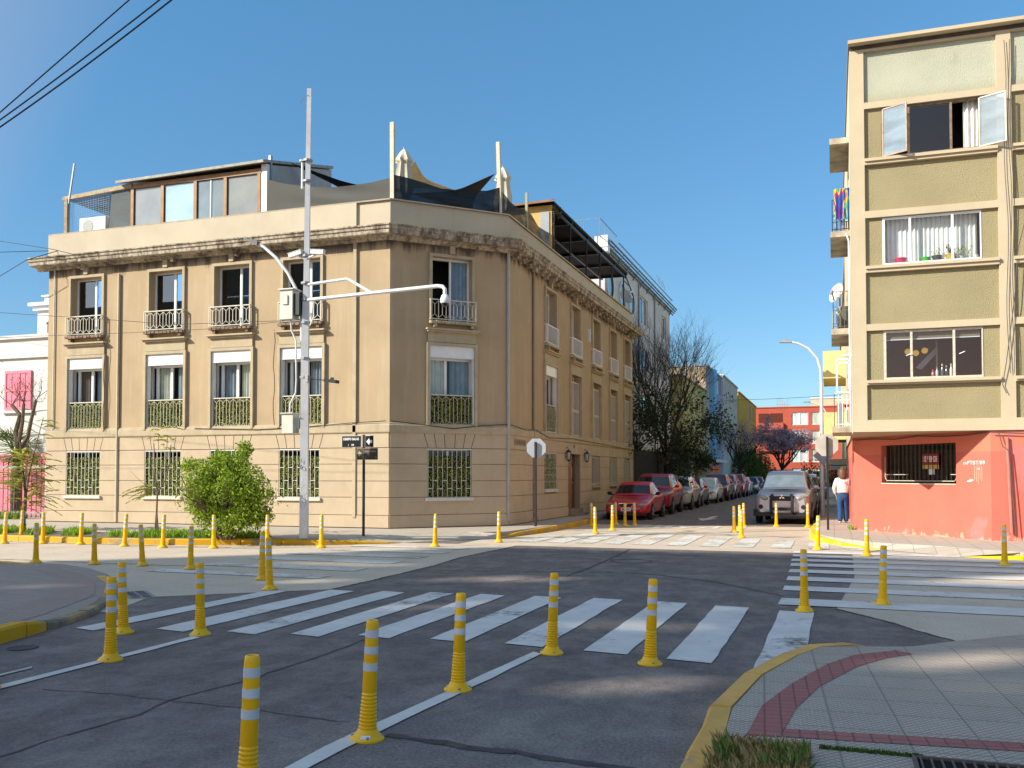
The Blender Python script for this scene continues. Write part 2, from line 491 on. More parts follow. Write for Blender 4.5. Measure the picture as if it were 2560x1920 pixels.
def tile_mat(name, c, c2, size, rot=0.0, ridge=0, rsize=.06, joint=.4):
    m, nt, bs = newmat(name)
    g = N(nt, "ShaderNodeNewGeometry")
    mp = N(nt, "ShaderNodeMapping"); mp.inputs['Rotation'].default_value = (0, 0, rot)
    nt.links.new(g.outputs['Position'], mp.inputs['Vector'])
    br = N(nt, "ShaderNodeTexBrick", offset=0.0, squash=1.0)
    br.inputs['Scale'].default_value = 1; br.inputs['Brick Width'].default_value = size; br.inputs['Row Height'].default_value = size
    br.inputs['Mortar Size'].default_value = .006; br.inputs['Mortar Smooth'].default_value = .1
    br.inputs['Color1'].default_value = (*c, 1); br.inputs['Color2'].default_value = (*c2, 1)
    br.inputs['Mortar'].default_value = (c[0] * joint, c[1] * joint, c[2] * joint, 1)
    nt.links.new(mp.outputs[0], br.inputs['Vector'])
    f = ramp(nt, noise(nt, 2.5, 7, rough=.7), .35, .7)
    out = mixc(nt, f, br.outputs['Color'], mixc(nt, .35, br.outputs['Color'], tuple(x * .5 for x in c)))
    sp = ramp(nt, noise(nt, 90, 2), .3, .7)
    out = mixc(nt, .18, out, mixc(nt, sp, tuple(x * .3 for x in c), tuple(min(1, x * 1.7) for x in c)))
    h = br.outputs['Fac']
    if ridge:
        ws = []
        for a in (R(45), R(-45)) if ridge == 2 else (R(20),):
            mq = N(nt, "ShaderNodeMapping"); mq.inputs['Rotation'].default_value = (0, 0, rot + a)
            nt.links.new(g.outputs['Position'], mq.inputs['Vector'])
            wv = N(nt, "ShaderNodeTexWave", wave_type='BANDS', bands_direction='X'); wv.inputs['Scale'].default_value = 1 / rsize * .314 ; wv.inputs['Distortion'].default_value = .3
            nt.links.new(mq.outputs[0], wv.inputs['Vector']); ws.append(wv.outputs['Fac'])
        hh = ws[0]
        if len(ws) == 2:
            mm = N(nt, "ShaderNodeMath", operation='MAXIMUM'); nt.links.new(ws[0], mm.inputs[0]); nt.links.new(ws[1], mm.inputs[1]); hh = mm.outputs[0]
        groove = ramp(nt, hh, .82, .97)
        out = mixc(nt, .85, out, mixc(nt, groove, out, tuple(x * .42 for x in c)))
        sb = N(nt, "ShaderNodeMath", operation='ADD'); nt.links.new(groove, sb.inputs[0]); nt.links.new(h, sb.inputs[1]); h = sb.outputs[0]
    nt.links.new(out, bs.inputs['Base Color'])
    bs.inputs['Roughness'].default_value = .85
    b = N(nt, "ShaderNodeBump", invert=True); b.inputs['Strength'].default_value = .7; b.inputs['Distance'].default_value = .006
    nt.links.new(h, b.inputs['Height']); nt.links.new(b.outputs[0], bs.inputs['Normal'])
    return m

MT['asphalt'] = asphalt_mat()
MT['concrete'] = mat('road_concrete', (.52, .425, .325), (.44, .36, .275), scale=1.3, rough=.85, bmp=.25, bscale=60, soil=.45, speck=.25)
MT['soil_ground'] = mat('ground_soil', (.16, .14, .11), rough=.95)
MT['tile_far'] = tile_mat('pavement_tile', (.46, .39, .31), (.42, .36, .29), .40)
MT['tile_near'] = tile_mat('embossed_pavement_tile', (.50, .405, .325), (.44, .355, .285), .40, R(-4), 2, .038, .35)
MT['tile_ridged'] = tile_mat('ridged_pavement_tile', (.36, .29, .25), (.32, .26, .225), .40, R(12), 1, .045, .5)
MT['tile_red_old'] = tile_mat('faded_red_tile', (.34, .25, .215), (.31, .225, .195), .10, R(12), 0)
MT['tile_red'] = tile_mat('red_tactile_tile', (.36, .12, .105), (.32, .11, .10), .10, R(-4), 0)
MT['paint'] = paintmat('white_road_paint', (.68, .63, .59), (.14, .115, .105), .0)
MT['paint_worn'] = paintmat('worn_white_road_paint', (.66, .63, .57), (.38, .34, .28), .7)
MT['kerb_yellow'] = paintmat('yellow_kerb_paint', (.66, .36, .015), (.27, .24, .19), .50, 6)
MT['kerb_bright'] = paintmat('bright_yellow_kerb_paint', (.76, .55, .012), (.40, .36, .25), .42, 6)
MT['kerb_faded'] = paintmat('faded_yellow_kerb_paint', (.74, .40, .10), (.34, .26, .16), .22, 6)
MT['kerb_bare'] = paintmat('mostly_bare_kerb', (.42, .29, .13), (.19, .165, .13), 1.2, 5)
MT['tar'] = mat('tar_seam', (.05, .042, .042), (.085, .07, .066), scale=8, rough=.75, bmp=.3)

def struct(name, mb, mt, smooth=False):
    return tag(mb.build(name, mt, smooth=smooth), kind='structure')

struct('ground', MB().box(-700, 700, -300, 900, -.5, -.012), MT['soil_ground'])
struct('road', MB().poly([(-8.6, -40, 0), (0.2, -40, 0), (12, 8, 0), (12, 21.5, 0), (1.2, 22.6, 0), (.1, 30, 0), (.1, 400, 0), (-8.6, 400, 0), (-8.6, 24, 0), (-14.5, 19, 0), (-14.5, 10, 0), (-8.6, 6, 0)]), MT['asphalt'])
struct('cross_street', MB().poly([(-7.0, 20.6, .004), (-60, 20.6, .004), (-60, 9, .004), (-8.2, 9, .004), (-8.75, 10.3, .004), (-6.86, 11.86, .004), (-6.84, 13, .004), (-6.89, 15.6, .004), (-7.06, 16.9, .004)])
       .poly([(60, 22.0, .004), (1.2, 22.0, .004), (.35, 20.55, .004), (.30, 16.0, .004), (.02, 12.2, .004), (.5, 11.42, .004), (.86, 10.66, .004), (1.2, 10.1, .004), (60, 10.1, .004)])
       .poly([(-8.5, 30.3, .004), (-8.5, 20.62, .004), (.32, 20.58, .004), (1.2, 22.6, .004), (.1, 24.5, .004), (.1, 30.9, .004)]), MT['concrete'])

# kerbs: rows of blocks with open joints, height follows the pavement down to the crossings
def kerb(name, pts, hs, width, mt, side=1, step=.95):
    mb = MB()
    P = [Vector(p) for p in pts]
    seg = []
    for i in range(len(P) - 1):
        n = max(1, round((P[i + 1] - P[i]).length / step))
        for k in range(n):
            seg.append((P[i].lerp(P[i + 1], k / n), hs[i] + (hs[i + 1] - hs[i]) * k / n))
    seg.append((P[-1], hs[-1]))
    nrm = []
    for i in range(len(seg)):
        a, b = seg[max(0, i - 1)][0], seg[min(len(seg) - 1, i + 1)][0]
        d = (b - a).normalized()
        nrm.append(Vector((-d.y, d.x)) * side)
    for i in range(len(seg) - 1):
        (p, h), (q, g_) = seg[i], seg[i + 1]
        d = (q - p).normalized() * .006
        j = random.uniform(-.006, .006)
        p, q = p + d + nrm[i] * j, q - d + nrm[i + 1] * j
        hj = random.uniform(-.004, .004)
        h, g_ = max(.01, h + hj), max(.01, g_ + hj)
        a, b = nrm[i] * width, nrm[i + 1] * width
        c = .025
        r0, r1 = nrm[i] * c, nrm[i + 1] * c
        v = [(*p, -.01), (*q, -.01), (*q, max(.006, g_ - c)), (*p, max(.006, h - c)), (*(p + r0), h), (*(q + r1), g_), (*(q + b), g_), (*(p + a), h), (*(p + a), -.01), (*(q + b), -.01)]
        mb.add(v, [(0, 1, 2, 3), (3, 2, 5, 4), (4, 5, 6, 7), (7, 6, 9, 8), (0, 3, 4, 7, 8), (1, 9, 6, 5, 2)])
    return struct(name, mb, mt)

LK = [(-60, 17.9), (-19.9, 17.9), (-18.3, 17.75), (-16.7, 17.72), (-15.4, 17.9), (-14.2, 18.15), (-13.2, 18.62), (-11.3, 19.15), (-10.1, 20.1), (-9.9, 20.4)]
kerb('yellow_kerb', LK, [.15] * 7 + [.13, .05, .012], .17, MT['kerb_yellow'])
RK = [(-8.19, 22.6), (-8.04, 23.79), (-7.82, 25.74), (-7.70, 28.5), (-7.80, 30.4)]
kerb('yellow_kerb', RK, [.012, .10, .14, .16, .16], .17, MT['kerb_yellow'])
kerb('far_kerb', [(-8.15, 30.9), (-8.15, 140)], [.13, .13], .15, mat('grey_kerb', (.22, .21, .2)), step=3)
kerb('bright_yellow_kerb', [(1.0, 21.95), (.2, 22.9), (-.35, 24.0), (-.58, 25.2), (-.66, 27.4), (-.62, 30.6)], [.012, .06, .11, .14, .14, .14], .17, MT['kerb_bright'], -1)
kerb('bright_yellow_kerb', [(30, 20.05), (6, 20.1), (3.45, 20.2), (2.35, 20.62)], [.14, .14, .09, .012], .17, MT['kerb_bright'], -1)
kerb('far_kerb', [(-.58, 31), (-.58, 140)], [.13, .13], .15, MT['grey'], -1, step=3)
IK = [(-7.68, -6), (-7.70, 6.98), (-7.80, 7.40), (-7.90, 7.75)]
kerb('yellow_kerb', IK, [.15, .15, .15, .11], .17, MT['kerb_yellow'], 1)
IK2 = [(-7.90, 7.75), (-7.97, 8.01), (-8.21, 8.70), (-8.54, 9.28), (-9.02, 10.0)]
kerb('worn_kerb', IK2, [.11, .08, .07, .07, .08], .15, MT['kerb_bare'], 1, .5)
IK3 = [(-9.02, 10.0), (-9.98, 11.09), (-10.94, 11.89), (-11.99, 12.55), (-12.9, 12.9), (-14.2, 13.0), (-60, 13.0)]
kerb('faded_kerb', IK3, [.09, .10, .06, .05, .05, .09, .12], .15, MT['kerb_faded'], 1, .7)
NK = [(-.80, -8), (-.80, 3.0), (-.79, 5.2), (-.78, 5.83), (-.80, 6.31), (-.68, 7.42), (-.44, 8.36), (-.24, 8.90), (0, 9.25), (.14, 9.40), (.34, 9.46)]
kerb('faded_yellow_kerb', NK, [.125] * 7 + [.12, .09, .06, .012], .15, MT['kerb_faded'], -1, .9)

# pavements
struct('pavement', MB().prism([(-60, 18.07), (-19.9, 18.07), (-18.3, 17.92), (-16.7, 17.89), (-15.45, 18.07), (-14.25, 18.32), (-13.25, 18.79), (-11.38, 19.32), (-10.9, 20.0), (-10.6, 21.0), (-9.2, 22.9),
        (-8.3, 23.0), (-8.19, 23.8), (-7.99, 25.74), (-7.87, 28.5), (-7.97, 30.4), (-8.3, 31.0), (-8.3, 140), (-13, 140), (-13, 60), (-60, 60)], -.01, .15), MT['tile_far'])
struct('pavement_ramp', MB().add([(-10.9, 20.0, .149), (-10.6, 21.0, .149), (-9.2, 22.9, .149), (-8.3, 23.0, .149), (-11.38, 19.32, .14), (-9.95, 20.5, .010), (-8.22, 22.6, .010)], [(4, 5, 0), (0, 5, 1), (1, 5, 6, 2), (2, 6, 3)]), MT['tile_far'])
struct('pavement', MB().prism([(.9, 22.2), (.32, 23.0), (-.19, 24.1), (-.41, 25.2), (-.49, 27.4), (-.45, 30.6), (-.43, 140), (6, 140), (6, 33), (60, 33), (60, 20.27), (3.45, 20.37), (2.8, 20.8), (2.2, 21.5)], -.01, .15), MT['tile_far'])
struct('pavement_ramp', MB().add([(.9, 22.2, .149), (2.2, 21.5, .149), (2.8, 20.8, .149), (3.45, 20.37, .14), (1.0, 21.95, .012), (2.35, 20.62, .012)], [(0, 4, 1), (1, 4, 5, 2), (2, 5, 3)]), MT['tile_far'])
struct('corner_pavement', MB().prism([(-7.84, -6), (-7.86, 6.98), (-7.96, 7.42), (-8.06, 7.8), (-8.13, 8.05), (-8.36, 8.76), (-8.68, 9.37), (-9.14, 10.1), (-10.09, 11.2), (-11.03, 12.01), (-12.05, 12.68), (-12.93, 13.03), (-14.2, 13.05), (-60, 13.1), (-60, -6)][::-1], -.01, .065), MT['tile_ridged'])
struct('red_pavement_strip', MB().poly([(-8.05, 6.9, .069), (-8.5, 8.3, .069), (-9.2, 9.8, .069), (-10.3, 11.0, .069), (-10.7, 10.6, .069), (-9.7, 9.5, .069), (-9.0, 8.0, .069), (-8.6, 6.9, .069)])
       .poly([(-10.3, 11.0, .069), (-11.2, 11.75, .069), (-12.4, 12.4, .069), (-12.6, 12.1, .069), (-11.4, 11.4, .069), (-10.7, 10.6, .069)]), MT['tile_red_old'])
struct('near_pavement', MB().prism([(-.645, -8), (-.645, 3), (-.64, 5.2), (-.63, 5.83), (-.645, 6.29), (-.53, 7.38), (-.30, 8.31), (-.11, 8.8), (.34, 8.95), (.9, 9.1), (1.6, 9.5), (2.6, 10.0), (30, 10.2), (30, -8)][::-1], -.01, .12), MT['tile_near'])
struct('near_pavement_ramp', MB().add([(-.11, 8.82, .119), (.34, 8.95, .119), (.9, 9.1, .119), (1.6, 9.5, .119), (2.6, 10.0, .119), (.36, 9.5, .009), (.70, 9.72, .009), (1.14, 10.19, .009), (1.84, 10.83, .009), (3.2, 10.9, .009), (8, 10.3, .119)],
       [(0, 5, 1), (1, 5, 6, 2), (2, 6, 7, 3), (3, 7, 8, 4), (4, 8, 9, 10)]), MT['tile_near'])
def band(outer, inner, z):
    mb = MB()
    for i in range(len(outer) - 1):
        mb.poly([(*outer[i], z), (*outer[i + 1], z), (*inner[i + 1], z), (*inner[i], z)])
    return mb
struct('red_pavement_strip', band([(-.50, 5.66), (-.465, 6.41), (-.31, 7.14), (-.07, 7.97), (.15, 8.46), (.5, 8.80)], [(-.31, 5.68), (-.25, 6.40), (-.11, 7.13), (.16, 7.95), (.41, 8.42), (.62, 8.66)], .124), MT['tile_red'])
struct('red_pavement_strip', MB().poly([(-.30, 5.69, .124), (2.6, 6.0, .124), (2.6, 6.18, .124), (-.30, 5.87, .124)]).poly([(1.55, 7.05, .124), (1.9, 6.7, .124), (2.3, 7.1, .124), (1.9, 7.5, .124)]), MT['tile_red'])
struct('planting_bed', MB().box(-.64, -.13, 2.5, 5.40, .10, .126), mat('dry_soil', (.10, .075, .05), (.06, .045, .03), scale=20, rough=.95, bmp=.8))
struct('verge', MB().poly([(-24, 18.09, .156), (-18.3, 17.94, .156), (-16.7, 17.91, .156), (-15.45, 18.09, .156), (-14.25, 18.34, .156), (-13.3, 18.80, .156), (-12.7, 19.0, .156), (-12.9, 19.3, .156), (-15.5, 19.4, .156), (-20, 19.6, .156), (-24, 19.8, .156)]), mat('verge_soil', (.20, .17, .12), (.10, .08, .05), scale=3, rough=.95))

# painted markings, 4 mm above the surface they lie on
def stripes(name, quads, mt, z=.008):
    mb = MB()
    for q in quads:
        q = list(q)
        out = []
        for i in range(len(q)):                        # slightly ragged brush edge
            a, b = Vector(q[i]), Vector(q[(i + 1) % len(q)])
            n = max(1, int((b - a).length / .35))
            for k in range(n):
                p = a.lerp(b, k / n)
                out.append((p.x + random.uniform(-.009, .009), p.y + random.uniform(-.009, .009), z))
        mb.poly(out)
    return struct(name, mb, mt)
near = []
for x, wd, t, y0, y1 in [(-7.72, .30, .10, 7.95, 11.45), (-6.86, .40, .03, 8.2, 11.8), (-6.04, .38, -.02, 8.3, 11.9), (-5.34, .37, -.03, 8.4, 12.0), (-4.63, .38, 0, 8.55, 12.05), (-3.85, .39, 0, 8.6, 12.1), (-3.05, .40, 0, 8.6, 12.15), (-2.23, .42, .02, 8.5, 12.1), (-1.43, .41, .01, 8.35, 11.95), (-.66, .40, .02, 8.12, 11.78)]:
    near.append([(x, y0), (x + wd, y0 - .06), (x + wd + t, y1 - .05), (x + t, y1)])
stripes('zebra_crossing', near, MT['paint'])
stripes('zebra_crossing', [[(-11.1 + .1 * i, y), (-7.75, y - .05), (-7.75, y + wd), (-11.1 + .1 * i, y + wd)] for i, (y, wd) in enumerate([(13.0, .42), (14.2, .5), (15.6, .5), (16.8, .5), (17.95, .45), (19.1, .45)])], MT['paint_worn'], .012)
rc = [(20.55, .5), (19.55, .5), (18.6, .45), (17.6, .5), (16.45, .5), (15.2, .55), (13.9, .5), (12.35, .6)]
stripes('zebra_crossing', [[(-.82 + .02 * i, y - .05), (6.5, y - .15 - .15 * i / 7), (6.5, y + wd - .15), (-.82 + .02 * i, y + wd)] for i, (y, wd) in enumerate(rc)], MT['paint'], .012)
stripes('zebra_crossing', [[(x, 21.75), (x + .45, 21.72), (x + .43, y1), (x - .02, y1 + .1)] for x, y1 in [(-7.35, 24.3), (-6.62, 25.3), (-5.95, 25.6), (-5.25, 25.8), (-4.55, 25.9), (-3.75, 25.65), (-2.96, 25.2), (-2.2, 24.7), (-1.37, 24.35), (-.56, 23.7), (.2, 22.6)]], MT['paint_worn'], .012)
stripes('lane_line', [[(-2.99, 1.0), (-2.86, 1.0), (-2.80, 5.0), (-2.55, 8.2), (-2.66, 8.3), (-2.93, 5.0)]], MT['paint'])
stripes('lane_line', [[(-6.17, 1.0), (-6.05, 1.0), (-6.08, 7.9), (-6.19, 7.95)]], MT['paint'])
stripes('lane_line', [[(-6.55, 4.0), (-6.50, 4.0), (-6.46, 6.2), (-6.52, 6.25)]], MT['paint_worn'])
stripes('lane_line', [[(-40, 13.45), (-10.9, 14.0), (-10.9, 14.1), (-40, 13.58)]], MT['paint_worn'], .012)
stripes('lane_line', [[(-40, 17.35), (-12, 17.75), (-12, 17.85), (-40, 17.47)]], MT['paint_worn'], .012)
stripes('lane_line', [[(-7.3, 26.6), (-2.5, 26.5), (-2.5, 26.9), (-7.3, 27.0)]], MT['paint_worn'], .012)
stripes('lane_line', [[(-2.75, 26.9), (-2.6, 26.9), (-2.6, 30.5), (-2.75, 30.5)]], MT['paint_worn'], .012)
stripes('road_arrow', [[(-4.55, 37.8), (-4.35, 37.8), (-4.38, 35.7), (-4.12, 35.7), (-4.5, 33.9), (-4.88, 35.7), (-4.6, 35.7)]], MT['paint'])
# the word on the road, read by drivers coming towards the junction
fr = Matrix(((-1, 0, 0, -4.75), (0, 0, -1, 29.9), (0, 1, 0, .0125), (0, 0, 0, 1)))
FT = frame((-4.75, 29.7, .0125), (-1, 0, 0), (0, 0, -1))
o = text_mesh('road_lettering', 'PARE', 1.0, MT['paint'], FT, sx=1.25, depth=.0004, bold=.02)
for v in o.data.vertices: v.co.y = 29.7 + (v.co.y - 29.7) * 2.1
tag(o, kind='structure')

# tar-filled joints and cracks in the asphalt
def seam(pts, wd, mb, z=.0045):
    P = []
    for i in range(len(pts) - 1):
        a, b = Vector(pts[i]), Vector(pts[i + 1])
        n = max(2, int((b - a).length / .12))
        for k in range(n): P.append(a.lerp(b, k / n))
    P.append(Vector(pts[-1]))
    P = [p + Vector((random.gauss(0, .012), random.gauss(0, .012))) for p in P]
    for i in range(len(P) - 1):
        d = (P[i + 1] - P[i]).normalized(); nn = Vector((-d.y, d.x))
        w0, w1 = wd * random.uniform(.45, 1.2) / 2, wd * random.uniform(.45, 1.2) / 2
        mb.poly([(*(P[i] - nn * w0), z), (*(P[i + 1] - nn * w1), z), (*(P[i + 1] + nn * w1), z), (*(P[i] + nn * w0), z)])
mb = MB()
for pts, wd in [([(-4.62, 2.5), (-4.62, 4.2), (-4.61, 4.7), (-4.53, 5.25), (-4.62, 5.64), (-4.48, 6.32), (-4.44, 7.49), (-4.46, 8.42)], .024), ([(-5.75, 5.61), (-5.41, 5.67), (-4.72, 5.66), (-4.05, 5.64), (-3.30, 5.57), (-3.05, 5.55)], .014),
                ([(-2.7, 5.38), (-2.4, 5.33), (-2.1, 5.27), (-1.8, 5.29), (-1.47, 5.20), (-1.02, 5.18)], .09), ([(-4.12, 14.6), (-4.12, 16.4), (-4.28, 20.4)], .06), ([(-4.52, 15.3), (-3.26, 15.48), (-2.73, 15.29), (-1.67, 14.53), (-.66, 13.21)], .04),
                ([(-6.86, 11.86), (-6.84, 12.97), (-6.89, 15.59), (-7.06, 17.2), (-7.0, 20.5)], .05), ([(-6.52, 14.75), (-4.44, 15.33), (-4.12, 15.4)], .04), ([(0, 12.15), (.5, 11.42), (.86, 10.66), (1.15, 10.17)], .04), ([(-7.2, 18.9), (-3.0, 19.2), (.2, 18.8)], .035), ([(-6.2, 12.6), (-4.9, 13.4), (-4.2, 14.8)], .025)]:
    seam(pts, wd, mb)
mb.lathe([(.36, .0044), (.42, .0044)], (-3.68, 17.6, 0), 22, cap=False)
struct('tar_seam', mb, MT['tar'])
# ------------------------------------------------------------------ the beige corner building
XL, YF, XR, YE = -24.0, 23.42, -9.13, 44.15
A, B = (-11.73, YF), (-9.13, 26.02)
q2 = math.sqrt(.5)
FL = frame((0, YF, 0), (1, 0, 0), (0, 1, 0))
FC = frame((A[0], A[1], 0), (q2, q2, 0), (-q2, q2, 0))
FRt = frame((XR, 0, 0), (0, 1, 0), (-1, 0, 0))
CL = math.hypot(B[0] - A[0], B[1] - A[1])
MT['stucco'] = mat('tan_stucco', (.43, .318, .19), (.37, .27, .16), scale=.8, rough=.9, bmp=.35, bscale=130, streak=.45, sc_col=(.52, .44, .32))
MT['stone'] = mat('ground_floor_render', (.49, .385, .26), (.43, .335, .225), scale=1.2, rough=.9, bmp=.3, bscale=130, streak=.25, sc_col=(.33, .27, .19))
MT['parapet'] = mat('parapet_render', (.52, .44, .32), (.46, .385, .28), scale=1.0, rough=.9, bmp=.2, streak=.22, sc_col=(.38, .32, .23))
MT['mould'] = mat('moulding_render', (.46, .38, .255), (.39, .31, .20), scale=3, rough=.9, streak=.4, sc_col=(.2, .16, .11))
def cornice_mat():
    m, nt, bs = newmat('stained_cornice')
    a = ramp(nt, noise(nt, 2.6, 8, (1, 1, .8), .75), .46, .62)
    b = ramp(nt, noise(nt, 9, 5, (1, 1, .25), .7), .42, .62)
    o = mixc(nt, a, (.55, .47, .35), (.13, .095, .062))
    o = mixc(nt, b, o, mixc(nt, .6, o, (.05, .035, .022)))
    nt.links.new(o, bs.inputs['Base Color']); bs.inputs['Roughness'].default_value = .95
    bump(nt, bs, noise(nt, 14, 6, rough=.75), .9, .04)
    return m
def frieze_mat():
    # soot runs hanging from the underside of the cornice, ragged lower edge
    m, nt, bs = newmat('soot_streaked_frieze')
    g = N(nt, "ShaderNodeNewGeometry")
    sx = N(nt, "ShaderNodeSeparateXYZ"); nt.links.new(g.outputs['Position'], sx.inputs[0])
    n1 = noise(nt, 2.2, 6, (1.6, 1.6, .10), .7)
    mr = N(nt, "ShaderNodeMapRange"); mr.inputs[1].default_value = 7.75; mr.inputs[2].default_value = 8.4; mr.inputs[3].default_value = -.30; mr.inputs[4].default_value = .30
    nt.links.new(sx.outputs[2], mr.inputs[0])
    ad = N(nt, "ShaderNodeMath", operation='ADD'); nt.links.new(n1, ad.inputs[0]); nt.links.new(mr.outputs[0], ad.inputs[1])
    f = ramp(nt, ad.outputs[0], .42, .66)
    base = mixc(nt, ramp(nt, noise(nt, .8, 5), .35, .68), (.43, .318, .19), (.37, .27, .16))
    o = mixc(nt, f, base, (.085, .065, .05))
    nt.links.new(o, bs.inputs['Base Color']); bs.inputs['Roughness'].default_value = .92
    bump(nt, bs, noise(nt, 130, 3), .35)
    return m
MT['cornice'] = cornice_mat(); MT['frieze'] = frieze_mat()
MT['rail'] = mat('cream_railing_paint', (.60, .56, .45), (.50, .46, .36), scale=9, rough=.55)
MT['grille'] = mat('white_grille_paint', (.66, .64, .57), (.58, .55, .47), scale=9, rough=.5)
MT['brick_raw'] = mat('broken_slab', (.30, .22, .15), (.16, .11, .075), scale=9, rough=.95, bmp=1, bscale=20)

CB = thing('corner_building', 'three storey tan stucco corner building with chamfered corner, stained cornice and hedge panels', 'building', (-16, 30, .15))
TOPW = [-22.42, -19.35, -16.95, -14.55]
FACES = [  # frame, s0, s1, window centres
    (FL, XL, A[0], TOPW),
    (FC, 0, CL, [1.87]),
    (FRt, B[1], YE, [30.37, 33.6, 36.8, 39.9, 42.8]),
]
body, gfl, cour, fri = MB(), MB(), MB(), MB()
JO = [.17, .52, 1.02, 1.48, 1.96, 2.415]
def course_cuts(mb, fr, s0, s1, ops):
    # raised render courses with open joints, parted at the openings
    mb.fr = fr
    for i in range(len(JO) - 1):
        za, zb = JO[i] + .008, JO[i + 1] - .008
        cuts = [(s0, s0)]
        for a, b, c, d in ops:
            if c < zb - .05 and d > za + .05: cuts += [(a, a), (b, b)]
        cuts.append((s1, s1))
        e0 = -.045 if i == 0 else -.03
        for k in range(0, len(cuts), 2):
            a, b = cuts[k][0], cuts[k + 1][0]
            n = 1 if b - a < 3 else 2
            for j in range(n):
                p, q = a + (b - a) * j / n, a + (b - a) * (j + 1) / n
                mb.box(p + .001, q - .001, e0, .0, max(za, .10), zb)
    za, zb = JO[-1] + .012, 2.835
    edges = [(s0, s0)]
    for a, b, c, d in ops:
        m_ = (a + b) / 2; h = (b - a) / 2
        for t in (-1, -.62, -.22, .22, .62, 1):
            edges.append((m_ + h * t * .98, m_ + h * t * 1.16))
    edges.append((s1, s1))
    for k in range(len(edges) - 1):
        p, q = edges[k], edges[k + 1]
        mb.plate([(p[0] + .012, za), (q[0] - .012, za), (q[1] - .012, zb), (p[1] + .012, zb)], -.03, 0)
for fi, (fr, s0, s1, cs) in enumerate(FACES):
    body.fr = gfl.fr = fri.fr = fr
    g_ops, u_ops, t_ops = [], [], []
    for i, c in enumerate(cs):
        hw = .70 if fi < 2 else .72
        gc = c - .06
        if fi == 2:
            if i == 1: g_ops.append((32.52, 34.26, .30, 2.49))
            else: g_ops.append((gc - .70, gc + .70, 1.16 if i == 0 else 1.24, 2.41))
        else: g_ops.append((gc - .68, gc + .68, 1.0, 2.40))
        u_ops.append((c - hw, c + hw, 3.03 if fi < 2 else 3.10, 5.36))
        t_ops.append((c - .62, c + .62, 6.07, 7.93))
    wall_open(gfl, s0, s1, -.05, 2.84, g_ops, .30)
    wall_open(body, s0, s1, 2.84, 7.70, u_ops + [(a, b, c_, 7.70) for a, b, c_, d in t_ops], .30, skip='t')
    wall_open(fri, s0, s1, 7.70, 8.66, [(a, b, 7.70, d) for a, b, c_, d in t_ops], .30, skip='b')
    course_cuts(cour, fr, s0, s1, g_ops)
    FACES[fi] = (fr, s0, s1, cs, g_ops, u_ops, t_ops)
body.fr = None
body.poly([(XL, YF, -.05), (XL, YF, 9.0), (XL, YE, 9.0), (XL, YE, -.05)])
body.poly([(XL, YE, -.05), (XL, YE, 9.0), (XR, YE, 9.0), (XR, YE, -.05)])
body.build('wall', MT['stucco'], CB)
gfl.build('joint_backing', mat('joint_render', (.33, .25, .16), rough=.95), CB)
cour.build('ground_floor_course', MT['stone'], CB)
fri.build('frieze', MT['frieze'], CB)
inn = MB()
ip = [(XL + .5, YF + 1.0), (A[0] - .35, YF + 1.0), (B[0] - 1.0, B[1] + .35), (XR - 1.0, YE - .5)]
for i in range(3):
    a, b = ip[i], ip[i + 1]
    inn.poly([(*a, 0), (*b, 0), (*b, 8.6), (*a, 8.6)])
for z in (2.75, 5.75, 8.3):
    inn.poly([(XL + .3, YF + .3, z), (A[0], YF + .3, z), (B[0] - .3, B[1], z), (XR - .3, YE - .3, z), (XL + .3, YE - .3, z)])
inn.build('interior', MT['dark'], CB)
PATH = [(XL, YF), A, B, (XR, YE)]
PC = [(XL - .42, YF), A, B, (XR, YE + .45)]
MB().sweep(PATH, [(-.02, 2.83), (.05, 2.83), (.07, 2.86), (.07, 3.05), (.045, 3.07), (.045, 3.10), (-.02, 3.13)]).build('band_course', MT['mould'], CB)
co = MB().sweep(PC, [(-.05, 8.26), (.06, 8.26), (.10, 8.30), (.12, 8.345), (.40, 8.36), (.415, 8.38), (.415, 8.47), (.45, 8.49), (.455, 8.56), (.49, 8.58), (.49, 8.615), (.2, 8.70), (-.05, 8.72)])
for fi, (fr, s0, s1, *_r) in enumerate(FACES):
    co.fr = fr
    s = s0 + .3
    stp = .62 if fi == 2 else 1.15
    while s < s1 - .1:
        if fi == 2 or random.random() < .35:
            wd = random.uniform(.13, .2)
            co.box(s, s + wd, (-.34 if fi == 2 else -.24) + random.uniform(0, .08), -.05, 8.26 + random.uniform(-.03, .02), 8.352)
            co.box(s + .02, s + wd - .02, -.20, -.05, 8.17, 8.28)
        s += stp
co.fr = None
co.build('cornice', MT['cornice'], CB)
pa = MB().sweep(PATH, [(-.02, 8.68), (-.02, 9.41), (-.22, 9.41), (-.22, 8.68)])
pa.fr = FL; pa.box(-24.0, -12.78, -.05, .03, 8.70, 9.40)
pa.fr = None
pa.build('parapet', MT['parapet'], CB)
MB().sweep(PATH, [(.045, 9.40), (.055, 9.44), (-.25, 9.45), (-.25, 9.40)]).build('parapet_coping', mat('coping', (.50, .43, .33), (.40, .33, .25), scale=4, rough=.9), CB)
MB().poly([(XL, YF + .2, 8.9), (A[0], YF + .2, 8.9), (B[0] - .2, B[1], 8.9), (XR - .2, YE, 8.9), (XL, YE, 8.9)]).build('roof', mat('roof_deck', (.22, .20, .18), rough=.95), CB)

